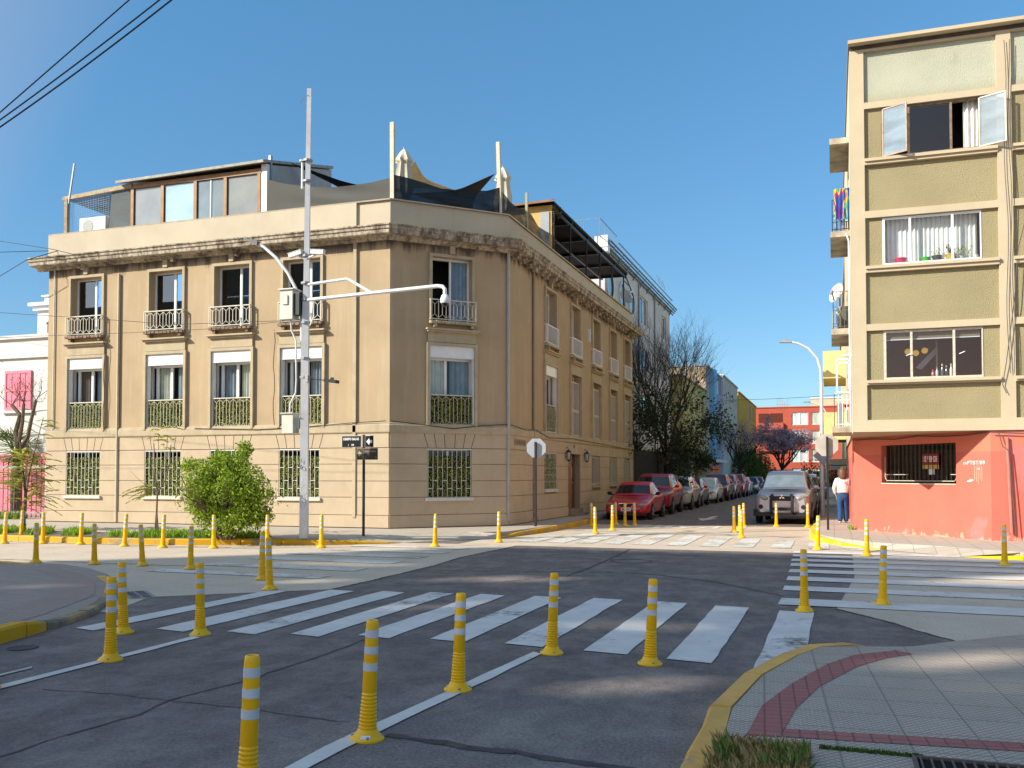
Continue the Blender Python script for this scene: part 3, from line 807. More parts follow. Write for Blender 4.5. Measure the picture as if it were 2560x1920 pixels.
def railing(name, fr, s0, s1, z0, z1, e, mt, par, step=.145, r=.011, hexa=True, sides=True, posts=True):
    mb = MB(fr)
    mb.box(s0, s1, e - .018, e + .018, z1 - .03, z1)
    mb.box(s0, s1, e - .012, e + .012, z0, z0 + .025)
    n = max(3, round((s1 - s0) / step)); st = (s1 - s0) / n
    if hexa:
        zt, zb = z1 - .03, z0 + .025
        a, b = zt - .02, zt - .12
        c, d = zb + .02, zb + .12
        for i in range(n + 1):
            s = s0 + i * st
            up = i % 2 == 0
            mb.tube([(s, e, c if up else d), (s, e, a if up else b)], r, 4)
            if i < n:
                t = s + st
                mb.tube([(s, e, a if up else b), (t, e, b if up else a)], r * .8, 4)
                mb.tube([(s, e, c if up else d), (t, e, d if up else c)], r * .8, 4)
    else:
        for i in range(n + 1):
            s = s0 + i * st
            mb.tube([(s, e, z0), (s, e, z1)], r, 4)
    if sides:
        for s in (s0, s1):
            mb.box(s - .015, s + .015, e, .0, z1 - .03, z1)
            mb.box(s - .015, s + .015, e, .0, z0, z0 + .025)
            if posts: mb.box(s - .014, s + .014, e - .014, e + .014, z0, z1)
            k = max(1, int(-e / .1))
            for j in range(k): mb.tube([(s, e * (j + .5) / k, z0), (s, e * (j + .5) / k, z1)], r, 4)
    return mb.build(name, mt, par)

def sash_window(fr, s0, s1, z0, z1, e, par, mull=(.5,), curt=None, glass='glass', fw=.055, mt='pvc', name='window'):
    mb = MB(fr)
    mb.box(s0, s0 + fw, e - .03, e + .03, z0, z1); mb.box(s1 - fw, s1, e - .03, e + .03, z0, z1)
    mb.box(s0 + fw, s1 - fw, e - .03, e + .03, z1 - fw, z1); mb.box(s0 + fw, s1 - fw, e - .03, e + .03, z0, z0 + fw)
    for m_ in mull:
        s = s0 + (s1 - s0) * m_
        mb.box(s - fw * .7, s + fw * .7, e - .04, e + .025, z0 + fw, z1 - fw)
    w_ = mb.build(name, MT[mt], par)
    MB(fr).poly([(s0 + fw, e, z0 + fw), (s1 - fw, e, z0 + fw), (s1 - fw, e, z1 - fw), (s0 + fw, e, z1 - fw)]).build('pane', MT[glass], w_)
    for c in (curt or []):
        cm = MB(fr)
        a, b = s0 + (s1 - s0) * c[0], s0 + (s1 - s0) * c[1]
        curtain_sheet(cm, a, b, e + .07, z0 + .02, z1 - .02, *(c[3:] if len(c) > 3 else ()))
        cm.build('curtain', MT[c[2]], w_, smooth=True)
    return w_

def mould_ring(mb, s0, s1, z0, z1, wd, e):
    mb.box(s0 - wd, s0, e, 0, z0, z1 + wd); mb.box(s1, s1 + wd, e, 0, z0, z1 + wd); mb.box(s0, s1, e, 0, z1, z1 + wd)

def hedge(fr, s0, s1, z0, z1, e, par, dens=480, size=.055, name='hedge_panel'):
    mb = MB(fr)
    mb.box(s0, s1, e + .015, e + .03, z0, z1, 1)
    nrm = ((0, -1, .25), .75)
    for _ in range(int(dens * (s1 - s0) * (z1 - z0))):
        leaves(mb, (random.uniform(s0, s1), e + random.uniform(-.05, .012), random.uniform(z0, z1)), size, 0, nrm)
    return mb.build(name, [MT['leaf_hedge'], MT['hedge_back']], par)

curt_mid = [[(.10, .48, 'brown'), (.62, .96, 'blue_curtain')], [(.08, .50, 'curtain'), (.66, .97, 'blue_curtain')], [(.05, .52, 'blue_curtain', .04, .13), (.60, .97, 'curtain', .03, .1)], [(.05, .46, 'brown'), (.58, .97, 'blue_curtain')],
            [(.02, .44, 'curtain'), (.54, .98, 'blue_curtain', .045, .16)]]
wi = 0
for fi, (fr, s0, s1, cs, g_ops, u_ops, t_ops) in enumerate(FACES):
    for i, c in enumerate(cs):
        md = MB(fr)
        # top storey: french window behind a small iron balcony
        a, b, z0, z1 = t_ops[i]
        mould_ring(md, a, b, z0, z1, .085, -.07)
        md.box(c - .09, c + .07, -.10, 0, z1 + .10, z1 + .34)
        md.box(c - .82, c + .82, -.20, 0, 5.80, 5.845); md.box(c - .78, c + .78, -.14, 0, 5.745, 5.80); md.box(c - .74, c + .74, -.06, 0, 5.46, 5.745)
        sl = MB(fr); sl.box(c - .72, c + .72, -.19, .28, 5.985, 6.065)
        for t in (-.6, .55): sl.box(c + t, c + t + .09, -.16, 0, 5.89, 5.985)
        if fi < 2 and i not in (4,):
            for t in range(9): sl.box(c - .7 + t * .15, c - .58 + t * .15 + random.uniform(-.03, .02), -.215, -.18, 5.975 + random.uniform(0, .03), 6.05 + random.uniform(-.01, .02))
        sl.build('balcony_slab', MT['brick_raw'] if fi < 1 else MT['mould'], CB)
        if fi == 1: railing('balcony_railing', fr, c - .70, c + .70, 6.10, 6.68, -.155, MT['rail'], CB, .12)
        elif fi == 0: railing('balcony_railing', fr, c - .71, c + .71, 6.10, 6.69, -.155, MT['rail'], CB, .12)
        else: railing('balcony_railing', fr, c - .70, c + .70, 6.10, 6.72, -.10, MT['pvc'], CB, .12, .010, False)
        if fi < 2:
            if fi == 1:
                sash_window(fr, a + .62, b, z0, z1, .22, CB, (), [(.05, .9, 'blue_curtain', .04, .14)], 'glass')
                MB(fr).box(a, a + .02, .16, .28, z0, z1).box(a + .02, b, .16, .28, z1 - .05, z1).build('window_frame', MT['pvc'], CB)
            else:
                sash_window(fr, a, b, z0, z1, .25, CB, (.62,), [(.66, .97, 'blue_curtain')], 'glass_dark')
                m_ = a + (b - a) * .62
                MB(fr).poly([(m_ + .04, .235, z0 + .06), (b - .06, .235, z0 + .06), (b - .06, .235, z1 - .06), (m_ + .04, .235, z1 - .06)]).build('sky_pane', MT['glass_sky'], CB)
        elif i == 0: sash_window(fr, a, b, z0, z1, .25, CB, (.5,), [(.05, .45, 'curtain')])
        elif i == 4: sash_window(fr, a, b, z0, z1, .25, CB, (), [(.0, 1, 'brown')], 'glass_dark', mt='varnish')
        else: sash_window(fr, a, b, z0, z1, .25, CB, (.5,), None, 'glass_dark')
        # middle storey: full-height window, white shutter box, hedge panel behind a railing
        a, b, z0, z1 = u_ops[i]
        mould_ring(md, a, b, z0, z1, .085, -.09)
        md.build('window_moulding', MT['mould'], CB)
        if fi < 2 or i == 0:
            bx = MB(fr)
            bx.box(a, b, -.03, .20, z1 - .34, z1)
            bx.box(a, b, -.036, -.03, z1 - .34, z1 - .31)
            for s in (a, b - .045): bx.box(s, s + .045, -.01, .12, z0, z1 - .34)
            bx.build('shutter_box', MT['pvc'], CB)
            sash_window(fr, a, b, z0, z1 - .34, .24, CB, (.16, .54) if fi == 0 else (.42,), curt_mid[wi % 5]); wi += 1
            hedge(fr, a + .06, b - .06, z0 + .02, z0 + .90, .035, CB, 1500)
            railing('railing', fr, a + .045, b - .045, z0 + .01, z0 + .93, -.01, MT['rail'], CB, .12, .0085, True, False)
        else:
            sash_window(fr, a, b, z0, z1, .27, CB, (.5,), [(.05, .9, 'curtain')], 'glass_dark')
            gm = MB(fr)
            for k in range(9): gm.tube([(a + .03 + (b - a - .06) * k / 8, .05, z0), (a + .03 + (b - a - .06) * k / 8, .05, z0 + 2.02)], .013, 4)
            for z in (z0 + .02, z0 + .9, z0 + .96, z0 + 2.0): gm.box(a, b, .035, .065, z, z + .03)
            gm.build('window_grille', MT['grille'], CB)
        # ground floor
        a, b, z0, z1 = g_ops[i]
        if fi < 2 or i == 0:
            hedge(fr, a + .01, b - .01, z0, z1 - .20, .03, CB, 1500)
            sash_window(fr, a, b, z0, z1, .20, CB, (.5,), None, 'glass')
            gm = MB(fr)
            n = 9
            for k in range(n + 1): gm.tube([(a + .02 + (b - a - .04) * k / n, -.012, z0), (a + .02 + (b - a - .04) * k / n, -.012, z1)], .0095, 4)
            gm.box(a, b, -.025, .0, z1 - .03, z1); gm.box(a, b, -.025, 0, z0, z0 + .02)
            for zz, st in ((z1 - .54, 0), (z0 + .48, 1), (z0 + .25, 0)):
                for k in range(st, n, 2):
                    p = a + .02 + (b - a - .04) * k / n
                    gm.box(p, p + (b - a) / n, -.020, -.004, zz, zz + .018)
            gm.build('window_grille', MT['grille'], CB)
        elif i != 1:
            sash_window(fr, a, b, z0, z1, .22, CB, (.5,), [(0, 1, 'brown')], 'glass_dark', mt='wood')
            gm = MB(fr)
            for k in range(11): gm.tube([(a + .02 + (b - a - .04) * k / 10, .02, z0), (a + .02 + (b - a - .04) * k / 10, .02, z1)], .012, 4)
            for z in (z0 + .05, z1 - .08): gm.box(a, b, .008, .032, z, z + .025)
            gm.build('window_grille', MT['rail'], CB)
        if not (fi == 2 and i == 1):
            MB(fr).box(a - .07, b + .05, -.10, .20, z0 - .09, z0 - .002).build('window_sill', mat('sill', (.62, .58, .50), rough=.8) if fi < 2 or i == 0 else MT['mould'], CB)
# raised floor strips and pipes on the walls
pp = MB()
pp.fr = FL
pp.box(-12.86, -12.76, -.07, 0, .45, 8.34)
pp.build('drainpipe', MT['mould'], CB)
pp = MB(FL).tube([(-21.13, -.05, .2), (-21.13, -.05, 7.95)], .045, 8)
pp.build('drainpipe', mat('painted_pipe', (.52, .44, .31), rough=.7), CB, smooth=True)
MB(FL).tube([(-23.72, -.04, 2.85), (-23.72, -.04, 8.3)], .022, 6).build('drainpipe', MT['rail'], CB)
MB(FC).tube([(CL - .01, -.05, .3), (CL - .01, -.05, 8.3)], .045, 8).build('drainpipe', mat('zinc_pipe', (.42, .40, .37), rough=.5, metal=.2), CB, smooth=True)
MB(FRt).tube([(28.38, -.05, .45), (28.38, -.05, 8.3)], .04, 8).tube([(28.38, -.05, .45), (28.38, -.16, .22)], .05, 8).build('drainpipe', mat('brown_pipe', (.30, .22, .15), rough=.6), CB, smooth=True)
# sagging cables stapled along the band
for pth in ([(FL, -18.2, 3.05), (FL, -16, 2.98), (FL, -14.6, 3.02), (FL, -12.9, 3.12), (FL, -11.8, 3.16)], [(FC, .02, 3.16), (FC, .9, 3.08), (FC, 1.9, 2.98), (FC, 2.9, 3.10), (FC, 3.62, 3.14)], [(FRt, 26.1, 3.14), (FRt, 27.5, 3.05), (FRt, 28.5, 3.1), (FRt, 30, 2.9), (FRt, 33, 2.98), (FRt, 38, 2.92), (FRt, 43, 2.85)]):
    MB().tube([f_ @ Vector((s, -.085, z)) for f_, s, z in pth], .012, 5).build('wall_cable', MT['black'], CB)
for s, dz in ((-15.42, 0), (-21.62, .1)):
    MB().tube([FL @ Vector((s + .03 * math.sin(k * 1.7), -.11, 5.9 - dz - k * .35)) for k in range(9)], .011, 5).build('wall_cable', MT['black'], CB)
# street door in the long side, between two lanterns
fr = FRt
dr = MB(fr); a, b, z0, z1 = g_ops[1]
dr.box(a + .02, a + .95, .10, .15, z0 + .12, z1)
for k in range(3): dr.box(a + .14 + 0 * k, a + .83, .085, .10, z0 + .25 + k * .68, z0 + .80 + k * .68)
door = dr.build('door', MT['varnish'], CB)
MB(fr).sphere((a + .88, .06, 1.35), .03, 8).build('door_handle', mat('brass', (.6, .42, .15), rough=.3, metal=1), door)
MB(fr).box(a + .97, b - .02, .20, .24, z0 + .12, z1).build('side_panel', mat('dark_door_panel', (.10, .055, .035), rough=.5), CB)
MB(fr).box(a + 1.05, a + 1.32, .19, .198, 1.55, 1.95).build('notice', MT['white'], CB)
MB(fr).box(a - .05, b + .05, -.30, .30, .13, .24).box(a, b, -.14, .30, .24, .41).build('doorstep', mat('step', (.26, .20, .14), rough=.9), CB)
for s in (32.2, 34.82):
    lm = MB(fr)
    lm.box(s - .03, s + .03, -.02, 0, 2.34, 2.66); lm.tube([(s, 0, 2.60), (s, -.10, 2.64), (s, -.14, 2.56)], .012, 5)
    lm.lathe([(.02, 2.56), (.10, 2.48), (.105, 2.46)], (s, -.14, 0), 6)
    lm.lathe([(.055, 2.17), (.065, 2.20), (.03, 2.14)], (s, -.14, 0), 6)
    for k in range(6):
        an = k * math.pi / 3
        lm.tube([(s + .06 * math.cos(an), -.14 + .06 * math.sin(an), 2.19), (s + .095 * math.cos(an), -.14 + .095 * math.sin(an), 2.47)], .008, 4)
    l_ = lm.build('wall_lantern', MT['black'], CB)
    MB(fr).lathe([(.052, 2.20), (.085, 2.46)], (s, -.14, 0), 6).build('lantern_glass', mat('frosted_glass', (.55, .55, .52), rough=.3), l_)
MB(fr).box(33.3, 33.45, -.032, 0, 2.64, 2.78).build('house_plate', MT['black'], CB)
MB(FRt).box(26.5, 27.6, -.045, -.03, 2.56, 2.74).build('street_plate', mat('weathered_plate', (.30, .23, .15), (.22, .17, .11), scale=12, rough=.8), CB)
for k in range(4): MB(FRt).box(26.62 + k * .24, 26.80 + k * .24, -.05, -.045, 2.60, 2.70).build('plate_character', mat('plate_relief', (.20, .15, .10), rough=.8), CB)
sg = MB(FRt); sg.box(34.5, 34.56, -.36, -.30, 6.75, 7.25); sg.build('rental_notice', mat('pale_blue_notice', (.45, .6, .7), (.75, .78, .8), scale=12, rough=.5), CB)

# ------------------------------------------------------------------ on the roof
def wood_post(x, y, z0, z1, wd, label, lean=(0, 0), mt='wood', name='timber_post', cat='post'):
    p = MB(); k = wd / 2
    p.add([(x - k, y - k, z0), (x + k, y - k, z0), (x + k, y + k, z0), (x - k, y + k, z0)] + [(x + a + lean[0], y + b + lean[1], z1) for a, b in ((-k, -k), (k, -k), (k, k), (-k, k))],
          [(3, 2, 1, 0), (4, 5, 6, 7), (0, 1, 5, 4), (1, 2, 6, 5), (2, 3, 7, 6), (3, 0, 4, 7)])
    return tag(p.build(name, MT[mt] if isinstance(mt, str) else mt), label, cat)
pale = mat('bleached_timber', (.62, .55, .42), (.52, .45, .33), scale=5, rough=.8)
wood_post(-11.80, 23.72, 8.9, 11.72, .12, 'tallest pale timber post standing at the left corner of the chamfered parapet', (-.02, 0), pale)
wood_post(-9.36, 26.02, 8.9, 11.66, .11, 'pale timber post at the right corner of the chamfered parapet', (-.09, .02), pale)
wood_post(-9.33, 28.42, 8.9, 10.80, .08, 'short greenish post on the parapet of the long side', (0, 0), mat('green_timber', (.35, .36, .22), rough=.8))
wood_post(-23.60, 23.72, 8.9, 10.66, .12, 'stout weathered post at the left end of the roof carrying the pergola beam', (0, 0), mat('old_timber', (.40, .31, .20), (.25, .19, .12), scale=8, rough=.9))
wood_post(-23.52, 23.70, 10.5, 11.8, .045, 'thin leaning grey pole rising above the pergola', (.22, 0), 'grey', 'thin_pole', 'pole')
wood_post(-16.03, 23.95, 8.9, 11.32, .09, 'grey pole beside the right end of the glazed rooftop room', (0, 0), 'grey', 'thin_pole', 'pole')
# glazed room
RR = thing('rooftop_room', 'glazed rooftop room with four large panes between brown timber posts', 'rooftop room', (-18.6, 25.2, 8.9))
FG = frame((0, 23.75, 0), (1, 0, 0), (0, 1, 0))
fm = MB(FG)
for s in (-20.98, -19.82, -18.58, -17.48, -16.28): fm.box(s - .055, s + .055, -.03, .07, 9.0, 10.76)
fm.box(-21.05, -16.2, -.035, .075, 10.74, 10.88)
fm.build('timber_frame', MT['varnish'], RR)
MB(FG).box(-16.2, -16.0, -.02, .12, 9.0, 11.0).build('corner_post', MT['white'], RR)
gl = [(-20.9, -19.9, 'pane'), (-19.74, -18.66, 'pane'), (-18.5, -17.56, 'pane'), (-17.4, -16.36, 'pane')]
MT['pane_blind'] = mat('blinded_pane', (.24, .29, .32), (.17, .21, .24), scale=1.2, rough=.12, spec=.6)
MT['pane_pale'] = mat('pale_blinded_pane', (.40, .54, .60), (.32, .45, .50), scale=1.5, rough=.12, spec=.6)
MT['pane_cloth'] = mat('cloth_behind_pane', (.30, .31, .30), (.22, .24, .24), scale=1.0, rough=.15, spec=.6)
for k, (a, b, nme) in enumerate(gl):
    MB(FG).poly([(a, .02, 9.4), (b, .02, 9.4), (b, .02, 10.73), (a, .02, 10.73)]).build('pane', [MT['pane_cloth'], MT['pane_pale'], MT['pane_blind'], MT['pane_cloth']][k], RR)
MB(FG).box(-18.05, -18.0, .0, .03, 9.4, 10.73).build('mullion', MT['grey'], RR)
rf = MB(); rf.add([(-21.45, 23.50, 10.90), (-15.98, 23.50, 10.98), (-15.98, 27.6, 12.05), (-21.45, 27.6, 12.05), (-21.45, 23.50, 10.98), (-15.98, 23.50, 11.06), (-15.98, 27.6, 12.15), (-21.45, 27.6, 12.15)],
       [(0, 1, 2, 3), (4, 5, 6, 7), (0, 1, 5, 4), (1, 2, 6, 5), (2, 3, 7, 6), (3, 0, 4, 7)])
rf.build('roof_sheet', mat('corrugated_edge', (.42, .39, .32), (.26, .24, .2), scale=7, rough=.7), RR)
sw = MB(); sw.add([(-16.05, 23.82, 9.0), (-16.05, 27.5, 9.0), (-16.05, 27.5, 12.0), (-16.05, 23.82, 11.0)], [(0, 1, 2, 3)])
sw.add([(-21.0, 23.82, 9.0), (-21.0, 27.5, 9.0), (-21.0, 27.5, 12.0), (-21.0, 23.82, 10.9)], [(0, 1, 2, 3)])
sw.box(-21, -16.05, 27.5, 27.6, 8.9, 12)
sw.build('side_wall', mat('pink_grey_board', (.50, .46, .43), rough=.8), RR)
# pergola with net and cloth at the left end
PG = thing('pergola', 'weathered pergola beam with dark slatted cover and net at the left roof end', 'pergola', (-22.4, 24.8, 8.9))
MB().add([(-23.78, 23.70, 10.63), (-21.0, 23.70, 10.78), (-21.0, 23.80, 10.78), (-23.78, 23.80, 10.63), (-23.78, 23.70, 10.75), (-21.0, 23.70, 10.92), (-21.0, 23.80, 10.92), (-23.78, 23.80, 10.75)], [(3, 2, 1, 0), (4, 5, 6, 7), (0, 1, 5, 4), (1, 2, 6, 5), (2, 3, 7, 6), (3, 0, 4, 7)]).build('beam', mat('grey_beam', (.46, .37, .25), (.30, .24, .16), scale=8, rough=.9), PG)
MB().poly([(-23.7, 23.8, 10.66), (-21.0, 23.8, 10.8), (-21.0, 26.8, 10.75), (-23.7, 26.8, 10.62)]).build('shade_cover', netmat('slatted_shade', (.03, .03, .03), .72, .15), PG)
nm = MB()
for k in range(16):
    t = k / 15
    nm.tube([(-23.55 + t * 1.6, 23.78, 10.66 + t * .08), (-23.45 + t * 1.35, 23.9, 9.5)], .0025, 3)
    nm.tube([(-23.55, 23.8, 9.5 + t * 1.15), (-21.95, 23.8, 9.75 + t * 1.0)], .0025, 3)
nm.build('bird_net', MT['grey'], PG)
MB().add([(-21.95, 23.78, 9.4), (-21.05, 23.78, 9.4), (-21.05, 23.78, 10.78), (-21.85, 23.78, 10.72)], [(0, 1, 2, 3)]).build('hanging_cloth', netmat('grey_shade_cloth', (.10, .11, .10), .88, .08), PG)
def aircon(x0, x1, y, z0, z1, label):
    t = thing('air_conditioner', label, 'air conditioner', ((x0 + x1) / 2, y + .18, z0))
    MB().box(x0, x1, y, y + .36, z0, z1).build('casing', MT['white'], t)
    r = (z1 - z0) * .38; c = (x0 + (x1 - x0) * .33, y - .005, (z0 + z1) / 2)
    MB().lathe([(r, y - .012), (r, y - .002)], (c[0], 0, c[2]), 18, axis='y').build('fan_grille', mat('fan_grille', (.42, .43, .40), (.30, .31, .29), scale=60, rough=.6), t)
    return t
aircon(-23.20, -22.15, 23.85, 9.46, 10.02, 'white air conditioner unit behind the roof parapet at the left end')
# shade cloth screens between the posts
def screen(name, label, cat, plan, tops, bot, mt, folds=.03):
    mb = MB(); n = 40
    vs, fs = [], []
    rows = 6
    def interp(seq, t):
        f_ = t * (len(seq) - 1); i = min(int(f_), len(seq) - 2); k = f_ - i
        return tuple(seq[i][j] + (seq[i + 1][j] - seq[i][j]) * k for j in range(len(seq[0])))
    for i in range(n + 1):
        t = i / n
        x, y = interp(plan, t); (z,) = interp([(q,) for q in tops], t)
        for r_ in range(rows + 1):
            u = r_ / rows
            off = folds * math.sin(9 * u + 7 * t) * math.sin(math.pi * t)
            vs.append((x + off * .5, y - off, bot + (z - bot) * u))
    for i in range(n):
        for r_ in range(rows):
            a = i * (rows + 1) + r_
            fs.append((a, a + rows + 1, a + rows + 2, a + 1))
    mb.add(vs, fs)
    return tag(mb.build(name, mt, smooth=True), label, cat)
screen('shade_screen', 'dark grey shade cloth stretched from the glazed rooftop room to the corner post', 'shade screen', [(-15.95, 23.68), (-11.88, 23.68)], [10.50, 10.32, 10.20, 10.10, 10.03, 10.02, 10.05, 10.12], 9.42, netmat('grey_green_cloth', (.075, .072, .06), .97, .03))
screen('shade_screen', 'black and teal shade cloth sagging across the chamfered corner between two timber posts', 'shade screen', [(-11.75, 23.68), (-9.35, 26.0)], [10.20, 10.16, 10.10, 10.0, 10.0, 10.05, 10.10, 10.28], 9.42, netmat('teal_black_cloth', (.004, .014, .024), .965, .035), .06)
screen('shade_screen', 'black net drooping along the parapet towards the yellow plywood wall', 'shade screen', [(-9.32, 26.05), (-9.32, 31.0)], [10.16, 10.05, 10.08, 10.2, 10.22, 10.0, 10.05, 10.12], 9.42, netmat('black_net', (.008, .008, .008), .90, .08), .05)
def sail(label, corners, mt, sag=.12, name='shade_sail'):
    mb = MB(); n = 12
    P = [Vector(c) for c in corners]
    vs, fs, idx = [], [], {}
    for i in range(n + 1):
        for j in range(n + 1 - i):
            u, v = i / n, j / n; w_ = 1 - u - v
            p = P[0] * u + P[1] * v + P[2] * w_
            c = (P[0] + P[1] + P[2]) / 3
            pull = 1 - .42 * 4 * max(u * v, v * w_, u * w_) * (1 if min(u, v, w_) < .25 else .7)
            p = c + (p - c) * max(.6, pull)
            p.z -= sag * 27 * u * v * w_
            idx[i, j] = len(vs); vs.append(p)
    for i in range(n):
        for j in range(n - i):
            fs.append((idx[i, j], idx[i + 1, j], idx[i, j + 1]))
            if j < n - i - 1: fs.append((idx[i + 1, j], idx[i + 1, j + 1], idx[i, j + 1]))
    mb.add(vs, fs)
    return tag(mb.build(name, mt, smooth=True), label, 'shade sail')
dk = mat('dark_brown_sail', (.022, .014, .012), (.035, .02, .016), rough=.8)
sail('dark triangular shade sail pulled to a point near the tall camera pole', [(-16.1, 25.0, 11.48), (-12.6, 25.2, 10.35), (-14.0, 29.0, 10.2)], dk)
sail('dark brown shade sail with its tip pointing right above the chamfered corner', [(-9.75, 26.6, 10.92), (-12.2, 25.6, 10.25), (-11.6, 29.5, 10.2)], dk)
sail('tan shade cloth rising to a peak behind the corner post', [(-11.9, 25.4, 11.15), (-13.6, 25.2, 10.3), (-10.8, 26.2, 10.35)], mat('tan_sail', (.50, .34, .16), rough=.85), .03)
def parasol(x, y, z0, z1, label):
    t = thing('parasol', label, 'parasol', (x, y, z0))
    MB().tube([(x, y, z0), (x, y, z1 + .06)], .025, 8).build('pole', MT['grey'], t, smooth=True)
    mb = MB(); n = 24; prof = [(.03, z1), (.12, z1 - .10), (.24, z1 - .36), (.20, z1 - .40), (.17, z1 - .42), (.25, z1 - 1.0), (.22, z1 - 1.3), (.10, z1 - 1.5)]
    vs, fs = [], []
    for r, z in prof:
        for j in range(n):
            a = 2 * math.pi * j / n
            rr = r * (1 + (.22 if j % 3 == 0 else -.12) * (1 if z < z1 - .3 else .3))
            vs.append((x + rr * math.cos(a), y + rr * math.sin(a), z))
    for i in range(len(prof) - 1):
        for j in range(n):
            a, b = i * n + j, i * n + (j + 1) % n
            fs.append((a, b, b + n, a + n))
    mb.add(vs, fs)
    mb.build('folded_canopy', mat('cream_canvas', (.62, .57, .46), (.52, .47, .37), scale=4, rough=.9), t, smooth=60)
parasol(-11.85, 24.55, 8.95, 11.23, 'closed cream parasol standing just right of the tall corner post on the roof')
parasol(-9.62, 26.95, 8.95, 11.20, 'closed cream parasol half hidden behind the right post of the chamfer')
# the black canopy on the long side
CP = thing('roof_canopy', 'black open canopy on thin posts along the long side of the roof', 'canopy', (-10.3, 37, 8.9))
blk = mat('black_canopy_sheet', (.008, .008, .008), (.012, .012, .012), scale=4, rough=.8)
MB().box(-11.6, -9.16, 31.0, 43.3, 11.16, 11.24).build('roof_sheet', blk, CP)
rb = MB()
for y in (31.1, 33.5, 36.0, 38.4, 40.8, 43.2): rb.box(-11.6, -9.2, y - .04, y + .04, 11.05, 11.16)
for x in (-9.25, -10.4, -11.5): rb.box(x - .04, x + .04, 31.0, 43.3, 10.99, 11.05)
rb.build('rafter', MT['black'], CP)
for y in (33.4, 35.8, 38.1, 40.4, 42.75): MB().tube([(-9.25, y, 8.9), (-9.25, y, 11.0)], .035, 6).build('post', MT['black'], CP)
MB().box(-11.7, -11.62, 31.0, 39.0, 8.9, 11.2).build('back_wall', blk, CP)
MB().tube([(-9.2, 43.0, 11.05), (-9.2, 44.3, 10.6)], .03, 5).tube([(-9.2, 42.75, 10.75), (-9.2, 43.9, 10.72)], .025, 5).build('brace', MT['black'], CP)
fl = MB()
for k in range(26): fl.box(-9.22, -9.14, 31.0 - .06 - random.random() * .05, 31.0, 9.45 + k * .06, 9.48 + k * .06)
for k in range(60): leaves(fl, (-9.2 + random.gauss(0, .08), 30.95 + random.random() * .9, 11.0 + random.gauss(0, .06)), .16)
fl.build('dry_fringe', mat('dry_vine', (.10, .085, .06), rough=.95), CP)
PW = thing('plywood_room', 'yellow plywood rooftop room wall with a grey door beside the black canopy', 'rooftop room', (-10.2, 31, 8.9))
MB().box(-11.5, -9.22, 30.88, 30.97, 8.9, 11.08).build('plywood_wall', mat('plywood', (.62, .40, .13), (.45, .27, .08), scale=2.5, rough=.7, streak=.4), PW)
MB().box(-9.62, -9.30, 30.84, 30.88, 8.9, 10.85).build('grey_panel', MT['grey'], PW)
MB().add([(-11.6, 30.6, 11.12), (-9.1, 30.6, 11.2), (-9.1, 31.0, 11.3), (-11.6, 31.0, 11.2), (-11.6, 30.6, 11.06), (-9.1, 30.6, 11.12)], [(0, 1, 2, 3), (0, 4, 5, 1)]).build('roof_edge', MT['varnish'], PW)
def dish(name, label, c, d, r, mt, parent=None):
    t = thing('satellite_dish', label, 'satellite dish', c)
    fr_ = Vector(d).to_track_quat('Z', 'Y').to_matrix().to_4x4(); fr_.translation = Vector(c)
    MB(fr_).lathe([(.001, -.02), (r * .5, .02), (r * .85, .09), (r, .14)], n=18, cap=False).build('reflector', mt, t, smooth=True)
    MB(fr_).tube([(0, -r * .9, .1), (0, -.05, r * .9)], .018, 4).box(-.05, .05, -.1, 0, r * .85, r * 1.05).build('feed_arm', MT['grey'], t)
    MB().tube([c, (c[0], c[1] + .1, c[2] - r * 1.3)], .025, 5).build('mast', MT['grey'], t)
dish('d', 'grey satellite dish at the far end of the corner building roof', (-9.5, 44.2, 10.25), (.75, -.6, .35), .38, mat('dish_grey', (.36, .37, .39), rough=.5))
# ------------------------------------------------------------------ apartment block on the right, pink ground floor
RB = thing('apartment_block', 'cream framed apartment block with olive stucco panels over a salmon pink ground floor', 'building', (5, 28, .15))
X0, XE, YR = .45, 10.0, 23.55
FR = frame((0, YR, 0), (1, 0, 0), (0, 1, 0))
FS = frame((X0, 0, 0), (0, -1, 0), (1, 0, 0))           # left side, s = -y
MT['cream'] = mat('cream_render', (.52, .425, .285), (.46, .375, .25), scale=1.0, rough=.9, bmp=.15, streak=.15, sc_col=(.42, .36, .25))
def olive_mat():
    m, nt, bs = newmat('olive_stucco')
    o = mixc(nt, ramp(nt, noise(nt, .9, 5), .3, .7), (.335, .28, .15), (.285, .238, .128))
    g = N(nt, "ShaderNodeNewGeometry"); sx = N(nt, "ShaderNodeSeparateXYZ"); nt.links.new(g.outputs['Position'], sx.inputs[0])
    f = ramp(nt, sx.outputs[2], 10.3, 10.8)       # the top band is a paler, newer coat
    o = mixc(nt, f, o, mixc(nt, ramp(nt, noise(nt, 1.2, 6), .3, .7), (.46, .46, .34), (.40, .40, .30)))
    st = ramp(nt, noise(nt, 1.5, 6, (1.5, 1.5, .5), .7), .60, .80)
    k = N(nt, "ShaderNodeMath", operation='MULTIPLY'); k.inputs[1].default_value = .45; nt.links.new(st, k.inputs[0])
    o = mixc(nt, k.outputs[0], o, (.20, .17, .10))
    nt.links.new(o, bs.inputs['Base Color']); bs.inputs['Roughness'].default_value = .95
    bump(nt, bs, noise(nt, 38, 3, rough=.6), .9, .025)
    return m
MT['olive'] = olive_mat()
